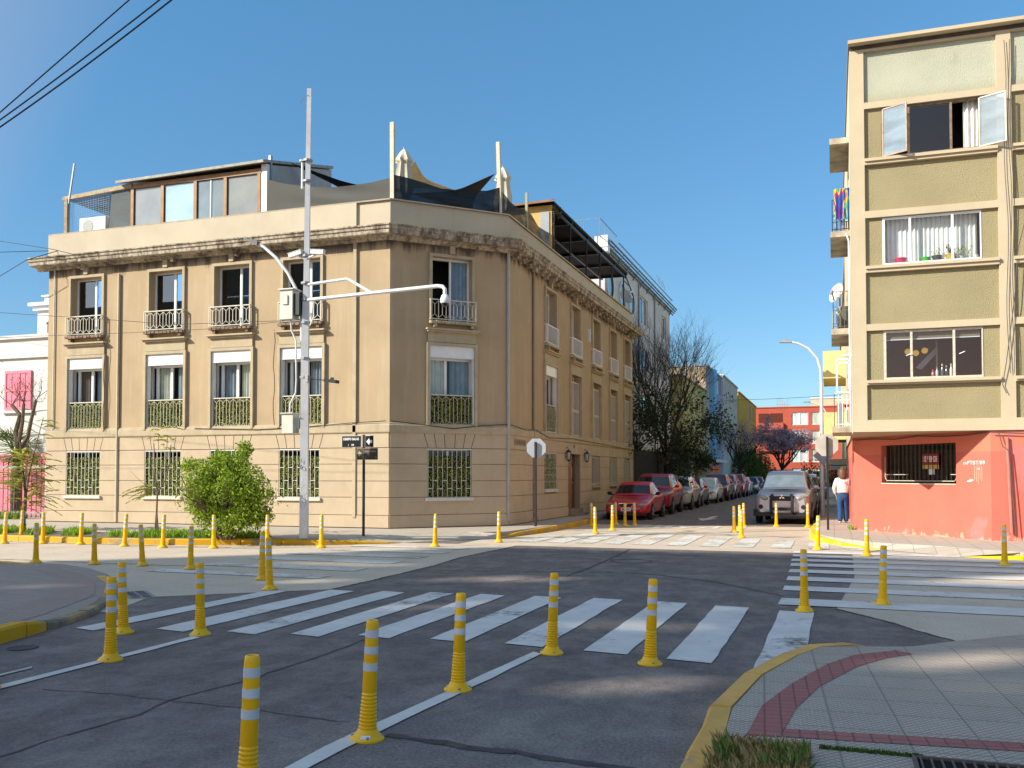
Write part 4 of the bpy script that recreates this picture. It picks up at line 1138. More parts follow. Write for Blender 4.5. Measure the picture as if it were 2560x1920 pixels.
def pink_mat():
    m, nt, bs = newmat('salmon_pink_paint')
    g = N(nt, "ShaderNodeNewGeometry"); sx = N(nt, "ShaderNodeSeparateXYZ"); nt.links.new(g.outputs['Position'], sx.inputs[0])
    z = sx.outputs[2]
    hi = ramp(nt, z, 2.18, 2.20)
    o = mixc(nt, ramp(nt, noise(nt, 1.0, 5), .35, .7), (.60, .135, .092), (.54, .115, .08))
    o = mixc(nt, hi, o, (.64, .165, .098))
    pt = ramp(nt, noise(nt, .55, 3), .56, .60)                     # patches painted over in another pink
    o = mixc(nt, pt, o, (.60, .16, .14))
    # flaking above the pavement
    mr = N(nt, "ShaderNodeMapRange"); mr.inputs[1].default_value = .15; mr.inputs[2].default_value = .75; mr.inputs[3].default_value = .22; mr.inputs[4].default_value = -.25
    nt.links.new(z, mr.inputs[0])
    ad = N(nt, "ShaderNodeMath", operation='ADD'); nt.links.new(noise(nt, 4, 7, rough=.7), ad.inputs[0]); nt.links.new(mr.outputs[0], ad.inputs[1])
    o = mixc(nt, ramp(nt, ad.outputs[0], .71, .76), o, (.52, .30, .20))
    nt.links.new(o, bs.inputs['Base Color']); bs.inputs['Roughness'].default_value = .85
    bump(nt, bs, noise(nt, 60, 4), .2)
    return m
MT['pink'] = pink_mat()
BAY = [(X0 + .32, 3.62, 1.15, 3.27), (3.92, 6.8, 4.3, 6.4), (7.1, 9.7, 7.4, 9.4)]
ROWS = [(9.20, 10.40), (6.62, 7.76), (3.90, 5.06)]
PAN = [(10.56, 11.80), (7.94, 9.05), (5.23, 6.46), (2.95, 3.78)]
wl = MB(FR)
ops = [(a, b, z0, z1) for _, _, a, b in BAY for z0, z1 in ROWS]
wall_open(wl, X0 + .05, XE, 2.70, 11.95, ops, .22, .085)
wl.build('stucco_panel', MT['olive'], RB)
fm = MB(FR)
edges = [X0, BAY[0][0]] ; pil = [(X0, BAY[0][0]), (3.62, 3.92), (6.8, 7.1), (9.7, XE)]
for a, b in pil: fm.box(a, b, 0, .12, 2.67, 11.86)
for i in range(3):
    a, b = pil[i][1], pil[i + 1][0]
    for z0, z1 in ((11.80, 11.86), (10.41, 10.56), (7.775, 7.94), (5.075, 5.23), (2.67, 2.95)): fm.box(a, b, .002, .12, z0, z1)
    for z0, z1 in ((9.05, 9.19), (6.46, 6.61), (3.78, 3.89)): fm.box(a, b, -.03, .12, z0, z1); fm.box(a + .0, b, -.08, -.03, z1 - .07, z1)
fm.build('concrete_frame', MT['cream'], RB)
# roof slab, soffit, left side
MB().box(X0 - .03, XE, YR - .22, 36, 11.95, 12.03).build('roof', MT['cream'], RB)
MB().box(X0 + .02, XE, YR - .02, 36, 11.86, 11.948).build('roof_fascia', mat('shaded_fascia', (.10, .08, .06), (.05, .04, .032), scale=4, rough=.9), RB)  # shadow under the roof overhang is put into this band's dark colour
MB().poly([(X0, YR, 2.67), (XE, YR, 2.67), (XE, 36, 2.67), (X0, 36, 2.67)]).build('soffit', mat('soffit_plaster', (.42, .30, .19), rough=.9), RB)
sd = MB(FS)
so = [(-26.9, -25.7, z, z + 1.9) for z in (2.95, 5.45, 7.95)] + [(-32, -30.6, z, z + 1.2) for z in (3.6, 6.1, 8.6)]
wall_open(sd, -36, -YR, 2.67, 11.86, so, .25)
sd.build('side_wall', mat('side_render', (.56, .50, .36), (.50, .44, .31), scale=1, rough=.9, streak=.4, sc_col=(.36, .30, .21)), RB)
MB().poly([(X0, 36, 0), (XE, 36, 0), (XE, 36, 11.9), (X0, 36, 11.9)]).poly([(XE, YR, 0), (XE, 36, 0), (XE, 36, 11.9), (XE, YR, 11.9)]).build('rear_wall', MT['cream'], RB)
for a, b, z0, z1 in so: sash_window(FS, a, b, z0, z1, .18, RB, (.5,), None, 'glass_dark')
MB().poly([(X0 + .9, YR + 1.6, 2.7), (XE - .2, YR + 1.6, 2.7), (XE - .2, YR + 1.6, 11.8), (X0 + .9, YR + 1.6, 11.8)]).poly([(X0 + .9, YR + 1.6, 2.7), (X0 + .9, 35, 2.7), (X0 + .9, 35, 11.8), (X0 + .9, YR + 1.6, 11.8)]).poly([(X0 + .3, YR + .3, 6.2), (XE, YR + .3, 6.2), (XE, 35, 6.2), (X0 + .3, 35, 6.2)]).poly([(X0 + .3, YR + .3, 8.8), (XE, YR + .3, 8.8), (XE, 35, 8.8), (X0 + .3, 35, 8.8)]).poly([(X0 + .3, YR + .3, 11.3), (XE, YR + .3, 11.3), (XE, 35, 11.3), (X0 + .3, 35, 11.3)]).build('interior', MT['dark'], RB)
# windows, bay by bay
MT['alu'] = mat('cream_window_frame', (.60, .56, .46), (.46, .40, .30), scale=8, rough=.55)
MT['steel'] = mat('brown_steel_frame', (.16, .11, .08), (.30, .20, .12), scale=9, rough=.6)
MT['dusty'] = netmat('dusty_glass', (.34, .42, .48), .62, .14)
MT['dusty'].node_tree.nodes['Principled BSDF'].inputs['Roughness'].default_value = .12
def triple(bay, row, kind):
    _, _, a, b = BAY[bay]; z0, z1 = ROWS[row]
    m1, m2 = a + (b - a) * .285, a + (b - a) * .715
    e = .10
    mb = MB(FR)
    mt = MT['steel'] if kind == 'open' else MT['pvc' if kind == 'white' else 'alu']
    for s in (a, m1, m2, b): mb.box(s - (.0 if s == a else .025), s + (.0 if s == b else .025) + (.03 if s == a else 0), e - .03, e + .03, z0, z1)
    mb.box(a, b, e - .025, e + .025, z1 - .05, z1); mb.box(a, b, e - .035, e + .025, z0, z0 + .05)
    wn = mb.build('window', mt, RB)
    spans = [(a, m1), (m1, m2), (m2, b)]
    if kind == 'open': spans = [(m1, m2)]
    for s, t in spans:
        MB(FR).poly([(s + .02, e, z0 + .04), (t - .02, e, z0 + .04), (t - .02, e, z1 - .04), (s + .02, e, z1 - .04)]).build('pane', MT['glass'], wn)
    if kind == 'open':
        for s, hinge, ang, wd in ((a + .03, 1, R(30), .60), (b - .02, -1, R(153), .60)):
            # casements swung outwards on their jambs
            d = Vector((math.cos(ang), -math.sin(ang), 0)) if hinge > 0 else Vector((-math.cos(ang), -math.sin(ang), 0))
            f_ = frame(FR @ Vector((s, e - .03, 0)), d, (-d.y, d.x, 0))
            cs_ = MB(f_)
            for p, q in ((0, .03), (wd - .03, wd)): cs_.box(p, q, -.015, .015, z0 + .02, z1 - .02)
            for p, q in ((z0 + .02, z0 + .05), (z1 - .05, z1 - .02)): cs_.box(.03, wd - .03, -.015, .015, p, q)
            c_ = cs_.build('casement', mat('rusty_casement', (.34, .19, .11), (.42, .36, .28), scale=8, rough=.6) if hinge > 0 else MT['alu'], wn)
            MB(f_).poly([(.03, 0, z0 + .05), (wd - .03, 0, z0 + .05), (wd - .03, 0, z1 - .05), (.03, 0, z1 - .05)]).build('pane', MT['dusty'], wn)
        cm = MB(FR); curtain_sheet(cm, m2 + .28, b - .02, e + .16, z0, z1, .04, .12); cm.build('curtain', MT['curtain_white'], wn, smooth=True)
    elif kind == 'white':
        cm = MB(FR); curtain_sheet(cm, a + .05, b - .05, e + .24, z0 + .02, z1, .028, .10); cm.build('curtain', MT['curtain_white'], wn, smooth=True)
    elif kind == 'dark':
        bl = MB(FR); bl.box(a + .06, b - .05, e + .06, e + .07, z1 - .22, z1 - .20); bl.build('blind_rail', MT['white'], wn)
        bl = MB(FR); bl.box(a + .06, b - .05, e + .08, e + .085, z1 - .2, z1 - .02); bl.build('rolled_blind', MT['brown'], wn)
        MB(FR).plate([(m1 + .15, z0 + .35), (m1 + .28, z0 + .30), (m1 + .62, z0 + .68), (m1 + .62, z0 + .85)], .9, .95).box(m1 + .60, m1 + .64, .88, .94, z0, z1).build('stair_inside', MT['grey'], wn)
        for s in (m1 - .12, m2 + .10): MB(FR).tube([(s, e - .05, z0 + .55), (s + .12, e - .07, z0 + .60)], .012, 4).build('window_latch', MT['white'], wn)
    return wn
for bay in range(3):
    triple(bay, 0, 'open' if bay == 0 else 'plain'); triple(bay, 1, 'white'); triple(bay, 2, 'dark' if bay == 0 else 'plain')
# balconies on the left side, one above the other
BALZ = [10.28, 7.88, 5.38, 2.88]
slab_m = mat('balcony_concrete', (.52, .45, .33), (.20, .16, .12), scale=2.2, rough=.9)
for i, z in enumerate(BALZ):
    MB().box(-.02, X0, 25.0, 27.4, z - .15, z).build('balcony_slab', slab_m, RB)
ir = mat('rusty_rail', (.17, .10, .07), (.09, .08, .08), scale=12, rough=.7)
def brail(z, h, mt, step, mid=True):
    mb = MB()
    for zz in ([z + .06, z + h * .5, z + h] if mid else [z + .06, z + h]):
        mb.tube([(X0, 25.05, zz), (.03, 25.05, zz), (.03, 27.3, zz), (X0, 27.3, zz)], .012, 4)
    x = .03
    while x < X0: mb.tube([(x, 25.05, z), (x, 25.05, z + h)], .010, 4); x += step
    y = 25.05
    while y < 27.3: mb.tube([(.03, y, z), (.03, y, z + h)], .010, 4); y += step * 1.6
    return mb.build('balcony_railing', mt, RB)
brail(7.88, .82, MT['black'], .10); brail(5.38, .95, ir, .09); brail(2.88, .85, MT['pvc'], .10, False)
MB().box(.0, .03, 25.06, 27.2, 5.4, 5.85).build('balcony_screen', mat('straw_screen', (.42, .38, .26), (.34, .30, .2), scale=10, rough=.9), RB)
wf = MB()
for x in (.10, .40): wf.box(x - .02, x + .02, 25.0, 25.04, 3.75, 4.62)
for z in (3.75, 4.5, 4.60): wf.box(.10, .40, 25.0, 25.04, z - .02, z + .02)
wf.build('white_grille_frame', MT['pvc'], RB)
MB().box(.24, .52, 24.98, 25.2, 4.66, 4.71).build('white_shelf', MT['white'], RB)
rd = MB()
for x, z0, z1 in ((.40, 2.95, 4.1), (.43, 3.2, 3.4), (.30, 3.35, 3.42), (.35, 3.0, 3.3)): rd.box(x - .012, x + .012, 25.12, 25.15, z0, z1)
rd.box(.26, .44, 25.12, 25.15, 3.38, 3.45); rd.box(.36, .45, 25.12, 25.15, 3.75, 3.85)
tag(rd.build('folding_rack', mat('red_paint', (.62, .02, .03), rough=.5), smooth=False), 'bright red folding rack on the lowest balcony with the white railing', 'rack')
MB().box(.10, .26, 25.4, 25.7, 2.9, 3.5).build('balcony_box', MT['grey'], RB)
MB().tube([(.42, 25.0, 2.9), (.42, 25.0, 7.6), (.36, 25.0, 7.8)], .022, 6).build('white_pipe', MT['white'], RB)
# towel on the rail of the second balcony
def towel_mat():
    m, nt, bs = newmat('striped_beach_towel')
    g = N(nt, "ShaderNodeNewGeometry"); mp = N(nt, "ShaderNodeMapping"); mp.inputs['Scale'].default_value = (2.7, 1, .55); mp.inputs['Rotation'].default_value = (0, .25, 0)
    nt.links.new(g.outputs['Position'], mp.inputs[0])
    wv = N(nt, "ShaderNodeTexNoise"); wv.inputs['Scale'].default_value = 2.4; wv.inputs['Detail'].default_value = 1.5; wv.inputs['Distortion'].default_value = 1.2
    nt.links.new(mp.outputs[0], wv.inputs['Vector'])
    cr = N(nt, "ShaderNodeValToRGB"); cr.color_ramp.interpolation = 'CONSTANT'
    el = cr.color_ramp.elements
    el[0].position = 0; el[0].color = (.01, .03, .20, 1); el[1].position = .40; el[1].color = (.01, .10, .32, 1)
    for p, c in ((.46, (.0, .22, .18, 1)), (.50, (.42, .34, .01, 1)), (.56, (.32, .01, .08, 1)), (.60, (.01, .06, .28, 1)), (.66, (.08, .01, .2, 1))):
        e_ = el.new(p); e_.color = c
    nt.links.new(wv.outputs['Fac'], cr.inputs[0]); nt.links.new(cr.outputs[0], bs.inputs['Base Color']); bs.inputs['Roughness'].default_value = .9
    return m
tw = MB(); n = 14
vs = []
for i in range(n + 1):
    x = .07 + .40 * i / n
    for j, (dy, z) in enumerate([(.10, 8.95), (.03, 8.98), (0, 8.93), (-.012, 8.65), (-.02, 8.42), (-.02, 8.18 + .03 * math.sin(i))]):
        vs.append((x, 25.0 + dy + .018 * math.sin(i * 1.9 + j * .3), z))
tw.add(vs, [(i * 6 + j, i * 6 + j + 6, i * 6 + j + 7, i * 6 + j + 1) for i in range(n) for j in range(5)])
tag(tw.build('towel', towel_mat(), smooth=60), 'blue, yellow and green beach towel hung over a balcony railing', 'towel')
cl = MB()
for k in range(7): cl.box(.08 + k * .055, .11 + k * .055, 25.15, 25.3, 7.92, 8.15 + random.random() * .1)
tag(cl.build('laundry', mat('mixed_laundry', (.08, .07, .08), (.42, .36, .34), scale=14, rough=.9)), 'dark and pale laundry hanging low behind the railing under the beach towel', 'laundry')
t = thing('air_conditioner', 'dark air conditioner unit with white pipes on the balcony with the rusty railing', 'air conditioner', (.28, 25.5, 5.4))
MB().box(.14, .42, 25.35, 25.7, 5.42, 6.0).build('casing', mat('dark_green_casing', (.10, .12, .09), rough=.6), t)
hp = MB()
for k in range(4): hp.tube([(.16 + .05 * math.sin(a * .9 + k), 25.28 + .02 * k, 5.45 + a * .09) for a in range(7)], .014, 5)
hp.build('hose', MT['white'], t)
dish('d', 'white satellite dish on the side wall above the rusty balcony', (.22, 28.5, 6.9), (-.8, -.6, .3), .30, mat('dish_pale', (.55, .55, .53), rough=.5))
# pink ground floor: the corner is cut back at 45 degrees under the overhang
P0, P1 = Vector((.5, 27.4)), Vector((3.39, 23.61))
d = (P1 - P0).normalized(); LP = (P1 - P0).length
FP = frame((P0.x, P0.y, 0), (d.x, d.y, 0), (-d.y, d.x, 0))
op = (1.15, 3.73, 1.44, 2.43)
pw = MB(FP)
wall_open(pw, 0, LP, -.02, 2.68, [op], .22)
pw.fr = None
P2 = (3.72, 23.60)
pw.poly([(*P1, -.02), (*P2, -.02), (*P2, 2.68), (*P1, 2.68)])
pw.poly([(*P2, -.02), (XE, 23.66, -.02), (XE, 23.66, 2.68), (*P2, 2.68)])
pw.poly([(X0 + .05, 36, -.02), (*P0, -.02), (*P0, 2.68), (X0 + .05, 36, 2.68)])
pw.build('pink_wall', MT['pink'], RB)
MB(FP).poly([(.6, .9, .2), (4.2, .9, .2), (4.2, .9, 2.6), (.6, .9, 2.6)]).build('shop_interior', MT['dark'], RB)
MB(FP).poly([(op[0] + .02, .17, op[2]), (op[1] - .02, .17, op[2]), (op[1] - .02, .17, op[3]), (op[0] + .02, .17, op[3])]).build('shop_pane', MT['glass_dark'], RB)
gm = MB(FP)
for k in range(17):
    s = op[0] + .12 + (op[1] - op[0] - .2) * k / 16
    gm.tube([(s, .07, op[2] + .06), (s, .07, op[3] - .01)], .010, 4)
gm.build('window_bars', mat('shaded_bars', (.07, .055, .045), rough=.6), RB)  # shade on the upright bars is put into their colour; the loops stay cream
gm = MB(FP)
gm.tube([(op[0] + .06, .07, op[3] - .3), (op[0] + .06, .07, op[2] + .14), (op[0] + .12, .07, op[2] + .06), (op[1] - .12, .07, op[2] + .06), (op[1] - .05, .07, op[2] + .14), (op[1] - .05, .07, op[3] - .3)], .012, 5)
gm.tube([(op[0] + .06, .07, op[2] + .22), (op[0] + .9, .07, op[2] + .22)], .010, 4); gm.tube([(op[1] - .25, .07, op[2] + .22), (op[1] - .05, .07, op[2] + .22)], .010, 4)
gm.build('window_grille', MT['alu'], RB)
MB(FP).box(op[0], op[1], -.02, .22, op[2] - .025, op[2]).build('window_sill', MT['alu'], RB)
t = thing('sale_sign', 'red and white SE VENDE sign behind the bars of the pink ground floor window', 'sign', FP @ Vector((2.85, .12, 1.95)))
MB(FP).box(2.52, 3.06, .11, .115, 1.90, 2.18).build('red_panel', mat('sign_red', (.30, .02, .04), rough=.5), t)
MB(FP).box(2.52, 3.06, .11, .115, 1.80, 1.90).build('yellow_strip', mat('sign_yellow', (.50, .38, .10), rough=.6), t)
MB(FP).box(2.72, 2.92, .11, .113, 1.66, 1.795).build('paper_notice', MT['white'], t)
f_ = FP.copy(); f_.translation = FP @ Vector((2.79, .105, 2.04))
text_mesh('lettering', 'SE VENDE', .19, mat('sign_letters', (.82, .70, .58), rough=.5), f_, t, .60, .002, .007)
# wiring, downpipe and scribbles on the pink wall
MB().tube([(3.72, 23.55, 2.5), (3.78, 23.52, .35)], .035, 7).build('downpipe', mat('pink_pipe', (.52, .18, .14), rough=.7), RB)
oc = mat('old_cable', (.10, .085, .075), rough=.7)
def wcable(pts, r): MB().tube(pts, r, 5).build('wall_cable', oc, RB)
wcable([FP @ Vector((s, -.04, 2.60 + .03 * math.sin(s * 3))) for s in (.1, .9, 1.7, 2.5, 3.3, 4.0, 4.7)], .016)
wcable([(3.4, 23.52, 2.62), (4.2, 23.52, 2.58), (5.5, 23.52, 2.62)], .014)
wcable([(3.55, 23.52, 2.6), (3.62, 23.5, 2.3), (3.74, 23.5, 2.2), (3.80, 23.48, 1.2), (3.86, 23.48, .3)], .012)
for dx, ph in ((3.78, 0), (3.86, 1.3)):
    wcable([(dx + .03 * math.sin(ph + k * .8), 23.50, 11.6 - k * .45) for k in range(18)], .008)
wcable([(4.4, 23.5, 8.4), (4.0, 23.49, 6.8), (3.9, 23.48, 5.6), (3.72, 23.48, 4.2), (3.64, 23.5, 3.7), (3.72, 23.5, 3.5)], .010)
f_ = FP.copy(); f_.translation = FP @ Vector((4.28, -.004, 1.93))
text_mesh('graffiti', 'mPTBT/89', .13, MT['white'], f_, RB, 1.15, .001)
f_.translation = FP @ Vector((4.42, -.004, 1.80))
text_mesh('graffiti', 'oc', .09, MT['white'], f_, RB, 1.0, .001)
sc_ = MB(FP)
for k in range(5): sc_.box(4.28 + k * .055, 4.292 + k * .055, -.003, -.001, 1.55 - .05 * (k % 3), 1.86)
sc_.build('paint_scratch', mat('scratch', (.68, .42, .30), rough=.8), RB)
MB(FP).plate([(4.05, 1.50), (4.18, 1.56), (4.27, 1.53), (4.14, 1.48)], -.004, -.001).build('torn_sticker', MT['white'], RB)
# things on the window sills
def pot(x, z, r, h, mt, label, plant=0, flower=None):
    t = thing('flower_pot', label, 'flower pot', (x, YR + .24, z))
    MB().lathe([(r * .68, z), (r, z + h * .85), (r * 1.08, z + h * .85), (r * 1.08, z + h), (r * .9, z + h), (r * .85, z + h * .8)], (x, YR + .24, 0), 16).build('pot', mt, t, smooth=True)
    if plant:
        pm = MB()
        for k in range(plant):
            a = random.random() * 6.28; l = random.uniform(.10, .24)
            q = (x + .09 * math.cos(a), YR + .24 + .05 * math.sin(a), z + h + l)
            pm.tube([(x, YR + .24, z + h * .8), ((x + q[0]) / 2, YR + .24, z + h + l * .55), q], .005, 4)
            for _ in range(3): leaves(pm, (q[0] + random.gauss(0, .02), q[1], q[2] + random.gauss(0, .02)), .05)
        pm.build('plant', flower or MT['leaf_hedge'], t)
zs = 6.672
pot(1.56, zs, .13, .13, mat('pink_plastic', (.75, .02, .12), rough=.4), 'hot pink empty flower pot on the second storey window sill')
pot(2.10, zs, .10, .11, mat('green_plastic', (.04, .55, .04), rough=.4), 'bright green flower pot on the second storey window sill')
pot(2.34, zs, .11, .13, mat('grey_plastic', (.06, .065, .07), rough=.5), 'dark grey flower pot with a small upright plant on the window sill', 5)
pot(2.64, zs, .12, .14, mat('ochre_glaze', (.62, .36, .03), rough=.35), 'ochre yellow flower pot with a dark leafy plant on the window sill', 12, leafmat('dark_red_leaf', (.05, .02, .015), (.12, .06, .05)))
pot(2.86, zs, .05, .08, MT['white'], 'small white pot with a green sprout beside the right window bar', 5)
pot(3.0, zs, .05, .09, MT['glass'], 'little glass jar pot between two sprouts on the window sill', 4)
pot(3.17, zs, .06, .08, MT['white'], 'small cream pot at the right end of the window sill', 0)
zb = 3.955
for k, (x, c, cap, lab) in enumerate([(2.22, (.5, .1, .1), (.6, .02, .05), 'short bottle with a bright red cap, leftmost on the dark window sill'), (2.31, (.45, .5, .55), (.6, .05, .1), 'clear bottle with a red neck beside the red capped bottle on the sill'), (2.42, (.06, .08, .07), (.6, .55, .3), 'tall dark bottle with a gold neck in the bottle row on the sill'),
                                      (2.51, (.02, .02, .02), (.3, .3, .3), 'black bottle between two tall bottles on the dark window sill'), (2.61, (.62, .62, .5), (.65, .55, .2), 'pale bottle with a gold neck, rightmost of the bottle row on the sill')]):
    t = thing('bottle', lab, 'bottle', (x, YR + .20, zb), group='bottles on the window sill')
    h = [.17, .22, .29, .25, .29][k]
    MB().lathe([(.034, zb), (.036, zb + h * .55), (.014, zb + h * .72), (.013, zb + h * .86)], (x, YR + .20, 0), 10).build('glass_body', mat('bottle_glass', c, rough=.15, spec=.6), t, smooth=True)
    MB().lathe([(.016, zb + h * .82), (.016, zb + h)], (x, YR + .20, 0), 8).build('cap', mat('bottle_cap', cap, rough=.4), t)
t = thing('pendant_lamp', 'pendant lamp with three yellow globes seen inside the dark window', 'lamp', (1.92, YR + 1.0, 5.0))
MT['globe'] = mat('yellow_globe', (.75, .45, .05), (.7, .4, .04), rough=.3)
MT['globe'].node_tree.nodes['Principled BSDF'].inputs['Emission Color'].default_value = (.85, .5, .08, 1)
MT['globe'].node_tree.nodes['Principled BSDF'].inputs['Emission Strength'].default_value = .30
MB().tube([(1.95, YR + 1.0, 5.1), (1.95, YR + 1.0, 4.78)], .01, 5).tube([(1.72, YR + 1.0, 4.70), (1.95, YR + 1.0, 4.78), (2.14, YR + 1.0, 4.72)], .01, 5).build('lamp_arm', MT['black'], t)
for x, z in ((1.74, 4.66), (1.92, 4.62), (2.12, 4.67)): MB().sphere((x, YR + 1.0, z), .075, 14).build('globe', MT['globe'], t, smooth=True)
# ------------------------------------------------------------------ buildings further down the street
def block(name, label, fr, s0, s1, z1, depth, ops, wm, roofm, cat='building', glass='glass_dark', mull=(.5,), th=.2, frame_m='pvc', curt=None, z0=-.05):
    o = fr @ Vector(((s0 + s1) / 2, depth / 2, .1))
    t = thing(name, label, cat, o)
    mb = MB(fr)
    wall_open(mb, s0, s1, z0, z1, ops, th)
    mb.poly([(s0, 0, z0), (s0, 0, z1), (s0, depth, z1), (s0, depth, z0)]).poly([(s1, 0, z0), (s1, depth, z0), (s1, depth, z1), (s1, 0, z1)]).poly([(s0, depth, z0), (s0, depth, z1), (s1, depth, z1), (s1, depth, z0)])
    mb.build('wall', wm, t)
    MB(fr).box(s0 - .08, s1 + .08, -.10, depth, z1, z1 + .14).build('roof', roofm, t)
    MB(fr).poly([(s0 + .2, .8, 0), (s1 - .2, .8, 0), (s1 - .2, .8, z1 - .1), (s0 + .2, .8, z1 - .1)]).build('interior', MT['dark'], t)
    for k, (a, b, c, d_) in enumerate(ops):
        sash_window(fr, a, b, c, d_, .12, t, mull, curt[k % len(curt)] if curt else None, glass, .06, frame_m)
    return t
MT['white_wall'] = mat('white_render', (.60, .58, .57), (.50, .48, .47), scale=.7, rough=.9, streak=.4, sc_col=(.34, .32, .31))
MT['dark_gate'] = mat('dark_gate_paint', (.008, .008, .009), (.012, .012, .012), rough=.7)
FW = frame((-10.5, 0, 0), (0, 1, 0), (-1, 0, 0))
wops = [(52.9, 55.5, 10.50, 12.1), (60.1, 61.9, 10.6, 12.1), (52.6, 55.7, 7.8, 9.05), (60.0, 62.0, 7.9, 9.05), (52.7, 55.6, 4.6, 6.3), (60, 62, 4.6, 6.3)]
WB = block('white_building', 'tall white building with round windows and pale blue pipe cornice behind the corner building', FW, 44.25, 63.3, 12.75, 12, wops, MT['white_wall'], MT['white_wall'], glass='glass')
for y in (45.2, 48.0, 50.4):
    rm = MB(FW).lathe([(.62, -.10), (.74, -.10), (.74, 0), (.62, 0)], (y, 0, 11.1), 24, axis='y', cap=False)
    # lathe axis y is the facade normal here
    r_ = rm.build('round_window', mat('pale_ring', (.62, .68, .72), rough=.5), WB, smooth=True)
    MB(FW).lathe([(.62, -.03), (.001, -.03)], (y, 0, 11.1), 24, axis='y', cap=False).build('pane', mat('blue_glass', (.16, .30, .42), rough=.1, spec=.7), r_)
bp = mat('pale_blue_steel', (.15, .23, .30), (.11, .17, .23), scale=3, rough=.45, metal=.2)
pm = MB()
for k in range(4): pm.tube([(-10.42 + k * .09, 43.9, 12.72 + k * .11), (-10.42 + k * .09, 64.2, 12.72 + k * .11)], .05, 6)
for y in range(45, 64, 2): pm.tube([(-10.5, y, 12.5), (-10.12, y, 13.1)], .045, 5)
pm.build('pipe_cornice', bp, WB)
MB().box(-10.9, -10.25, 43.8, 44.3, 12.5, 13.3).build('cornice_end', MT['white'], WB)
rl = MB()
for z in (13.15, 14.0): rl.tube([(-13, 43.3, z), (-10.5, 43.3, z), (-10.5, 46.9, z), (-10.5, 46.9, z)], .025, 4)
for x, y in [(-13, 43.3), (-12.2, 43.3), (-11.3, 43.3), (-10.5, 43.3), (-10.5, 44.3), (-10.5, 45.4), (-10.5, 46.9)]: rl.tube([(x, y, 13.0), (x, y, 14.0)], .022, 4)
for z in (13.65,): rl.tube([(-10.4, 47, z), (-10.4, 63.8, z)], .04, 5)
for y in range(48, 64, 3): rl.tube([(-10.4, y, 13.1), (-10.4, y, 13.65)], .025, 4)
for y in (59, 60, 61): rl.tube([(-10.6, y, 13.1), (-10.6, y + .3, 14.6)], .02, 4).tube([(-10.6, y, 14.5), (-10.6, y + 1.2, 14.1)], .015, 4)
rl.build('roof_railing', bp, WB)
for y in (52.4, 57.4): MB(FW).tube([(y, -.06, 2), (y, -.06, 12.6)], .05, 6).build('drainpipe', MT['grey'], WB)
GW = thing('garden_wall', 'black painted yard wall and gate under the bare street tree', 'wall', (-9.2, 54, .15))
MB().box(-9.35, -9.15, 44.35, 63.5, .0, 2.9).build('wall', MT['dark_gate'], GW)
gp = MB(); gp.box(-9.13, -9.10, 51, 58.5, .2, 2.75)
for k in range(12): gp.box(-9.10, -9.085, 51.1 + k * .62, 51.16 + k * .62, .25, 2.7)
gp.build('gate', mat('gate_sheet', (.05, .055, .06), (.03, .03, .033), scale=1, rough=.6), GW)
FY = frame((-9.9, 0, 0), (0, 1, 0), (-1, 0, 0))
stp = lambda y, w_, zs: [(y, y + w_, z, z + h) for z, h in zs]
yops = sum([stp(y, 1.4, ((6.2, 1.0), (3.9, .95))) for y in (65.5, 68.6, 71.3, 74.8)], []) + [(65.3, 67.4, .3, 2.2), (70.9, 73.0, .3, 2.2)]
MT['yg'] = mat('yellow_green_render', (.40, .38, .17), (.33, .31, .14), scale=.8, rough=.9, streak=.35)
YG = block('apartment_house', 'yellow green three storey house with small dark windows', FY, 64.4, 77.9, 8.5, 10, yops, MT['yg'], mat('tile_edge', (.28, .24, .18), rough=.9), frame_m='wood', mull=())
aw = MB(); aw.add([(-9.9, 71, 2.5), (-9.9, 78, 2.5), (-8.7, 78, 2.2), (-8.7, 71, 2.2)], [(0, 1, 2, 3)]); aw.build('awning', mat('red_brown_awning', (.30, .12, .08), rough=.8), YG)
dish('d', 'white satellite dish on the bare gable above the yellow green house', (-11.75, 77.2, 10.15), (.5, -.8, .35), .34, mat('dish_white', (.60, .58, .52), rough=.5))
dish('d', 'orange tinted satellite dish on the bare gable above the yellow green house', (-10.9, 77.2, 10.25), (.5, -.8, .35), .36, mat('dish_tan', (.62, .46, .28), rough=.5))
blops = [(82.7, 88.6, 9.0, 10.45), (82.6, 88.5, 6.5, 7.8), (82.5, 88.4, 3.9, 5.4), (79.0, 80.0, 7.6, 9.8), (79.0, 80.0, 5.0, 6.4)]
BB = block('apartment_house', 'narrow blue grey house with a bright light blue vertical strip', FY, 78.0, 89.6, 10.7, 10, blops, mat('blue_grey_render', (.33, .36, .45), (.28, .31, .39), rough=.9, scale=1), MT['grey'], mull=(.25, .5, .75), glass='glass')
MB().box(-19.5, -9.95, 77.93, 77.99, 0, 10.6).build('gable_wall', mat('bare_brick_gable', (.46, .36, .25), (.24, .17, .12), scale=.9, rough=.95, soil=.5), BB)
MB(FY).box(80.4, 82.4, -.35, .0, 2.9, 10.75).build('blue_strip', mat('sky_blue_paint', (.17, .45, .68), (.14, .38, .6), rough=.7, scale=1), BB)
MB(FY).box(80.3, 88.8, -.5, 0, 2.75, 3.0).build('canopy_slab', MT['white'], BB)
crops = sum([stp(y, 1.3, ((8.85, .9), (5.95, 1.2), (3.6, 1.1))) for y in (92.5, 95.8, 99.2, 102)], [])
CB2 = block('apartment_house', 'pale cream house with small square windows between the blue and yellow houses', FY, 89.9, 104.2, 11.1, 10, crops, mat('pale_cream_render', (.56, .52, .42), (.48, .44, .35), scale=.8, rough=.9, streak=.3), MT['white_wall'])
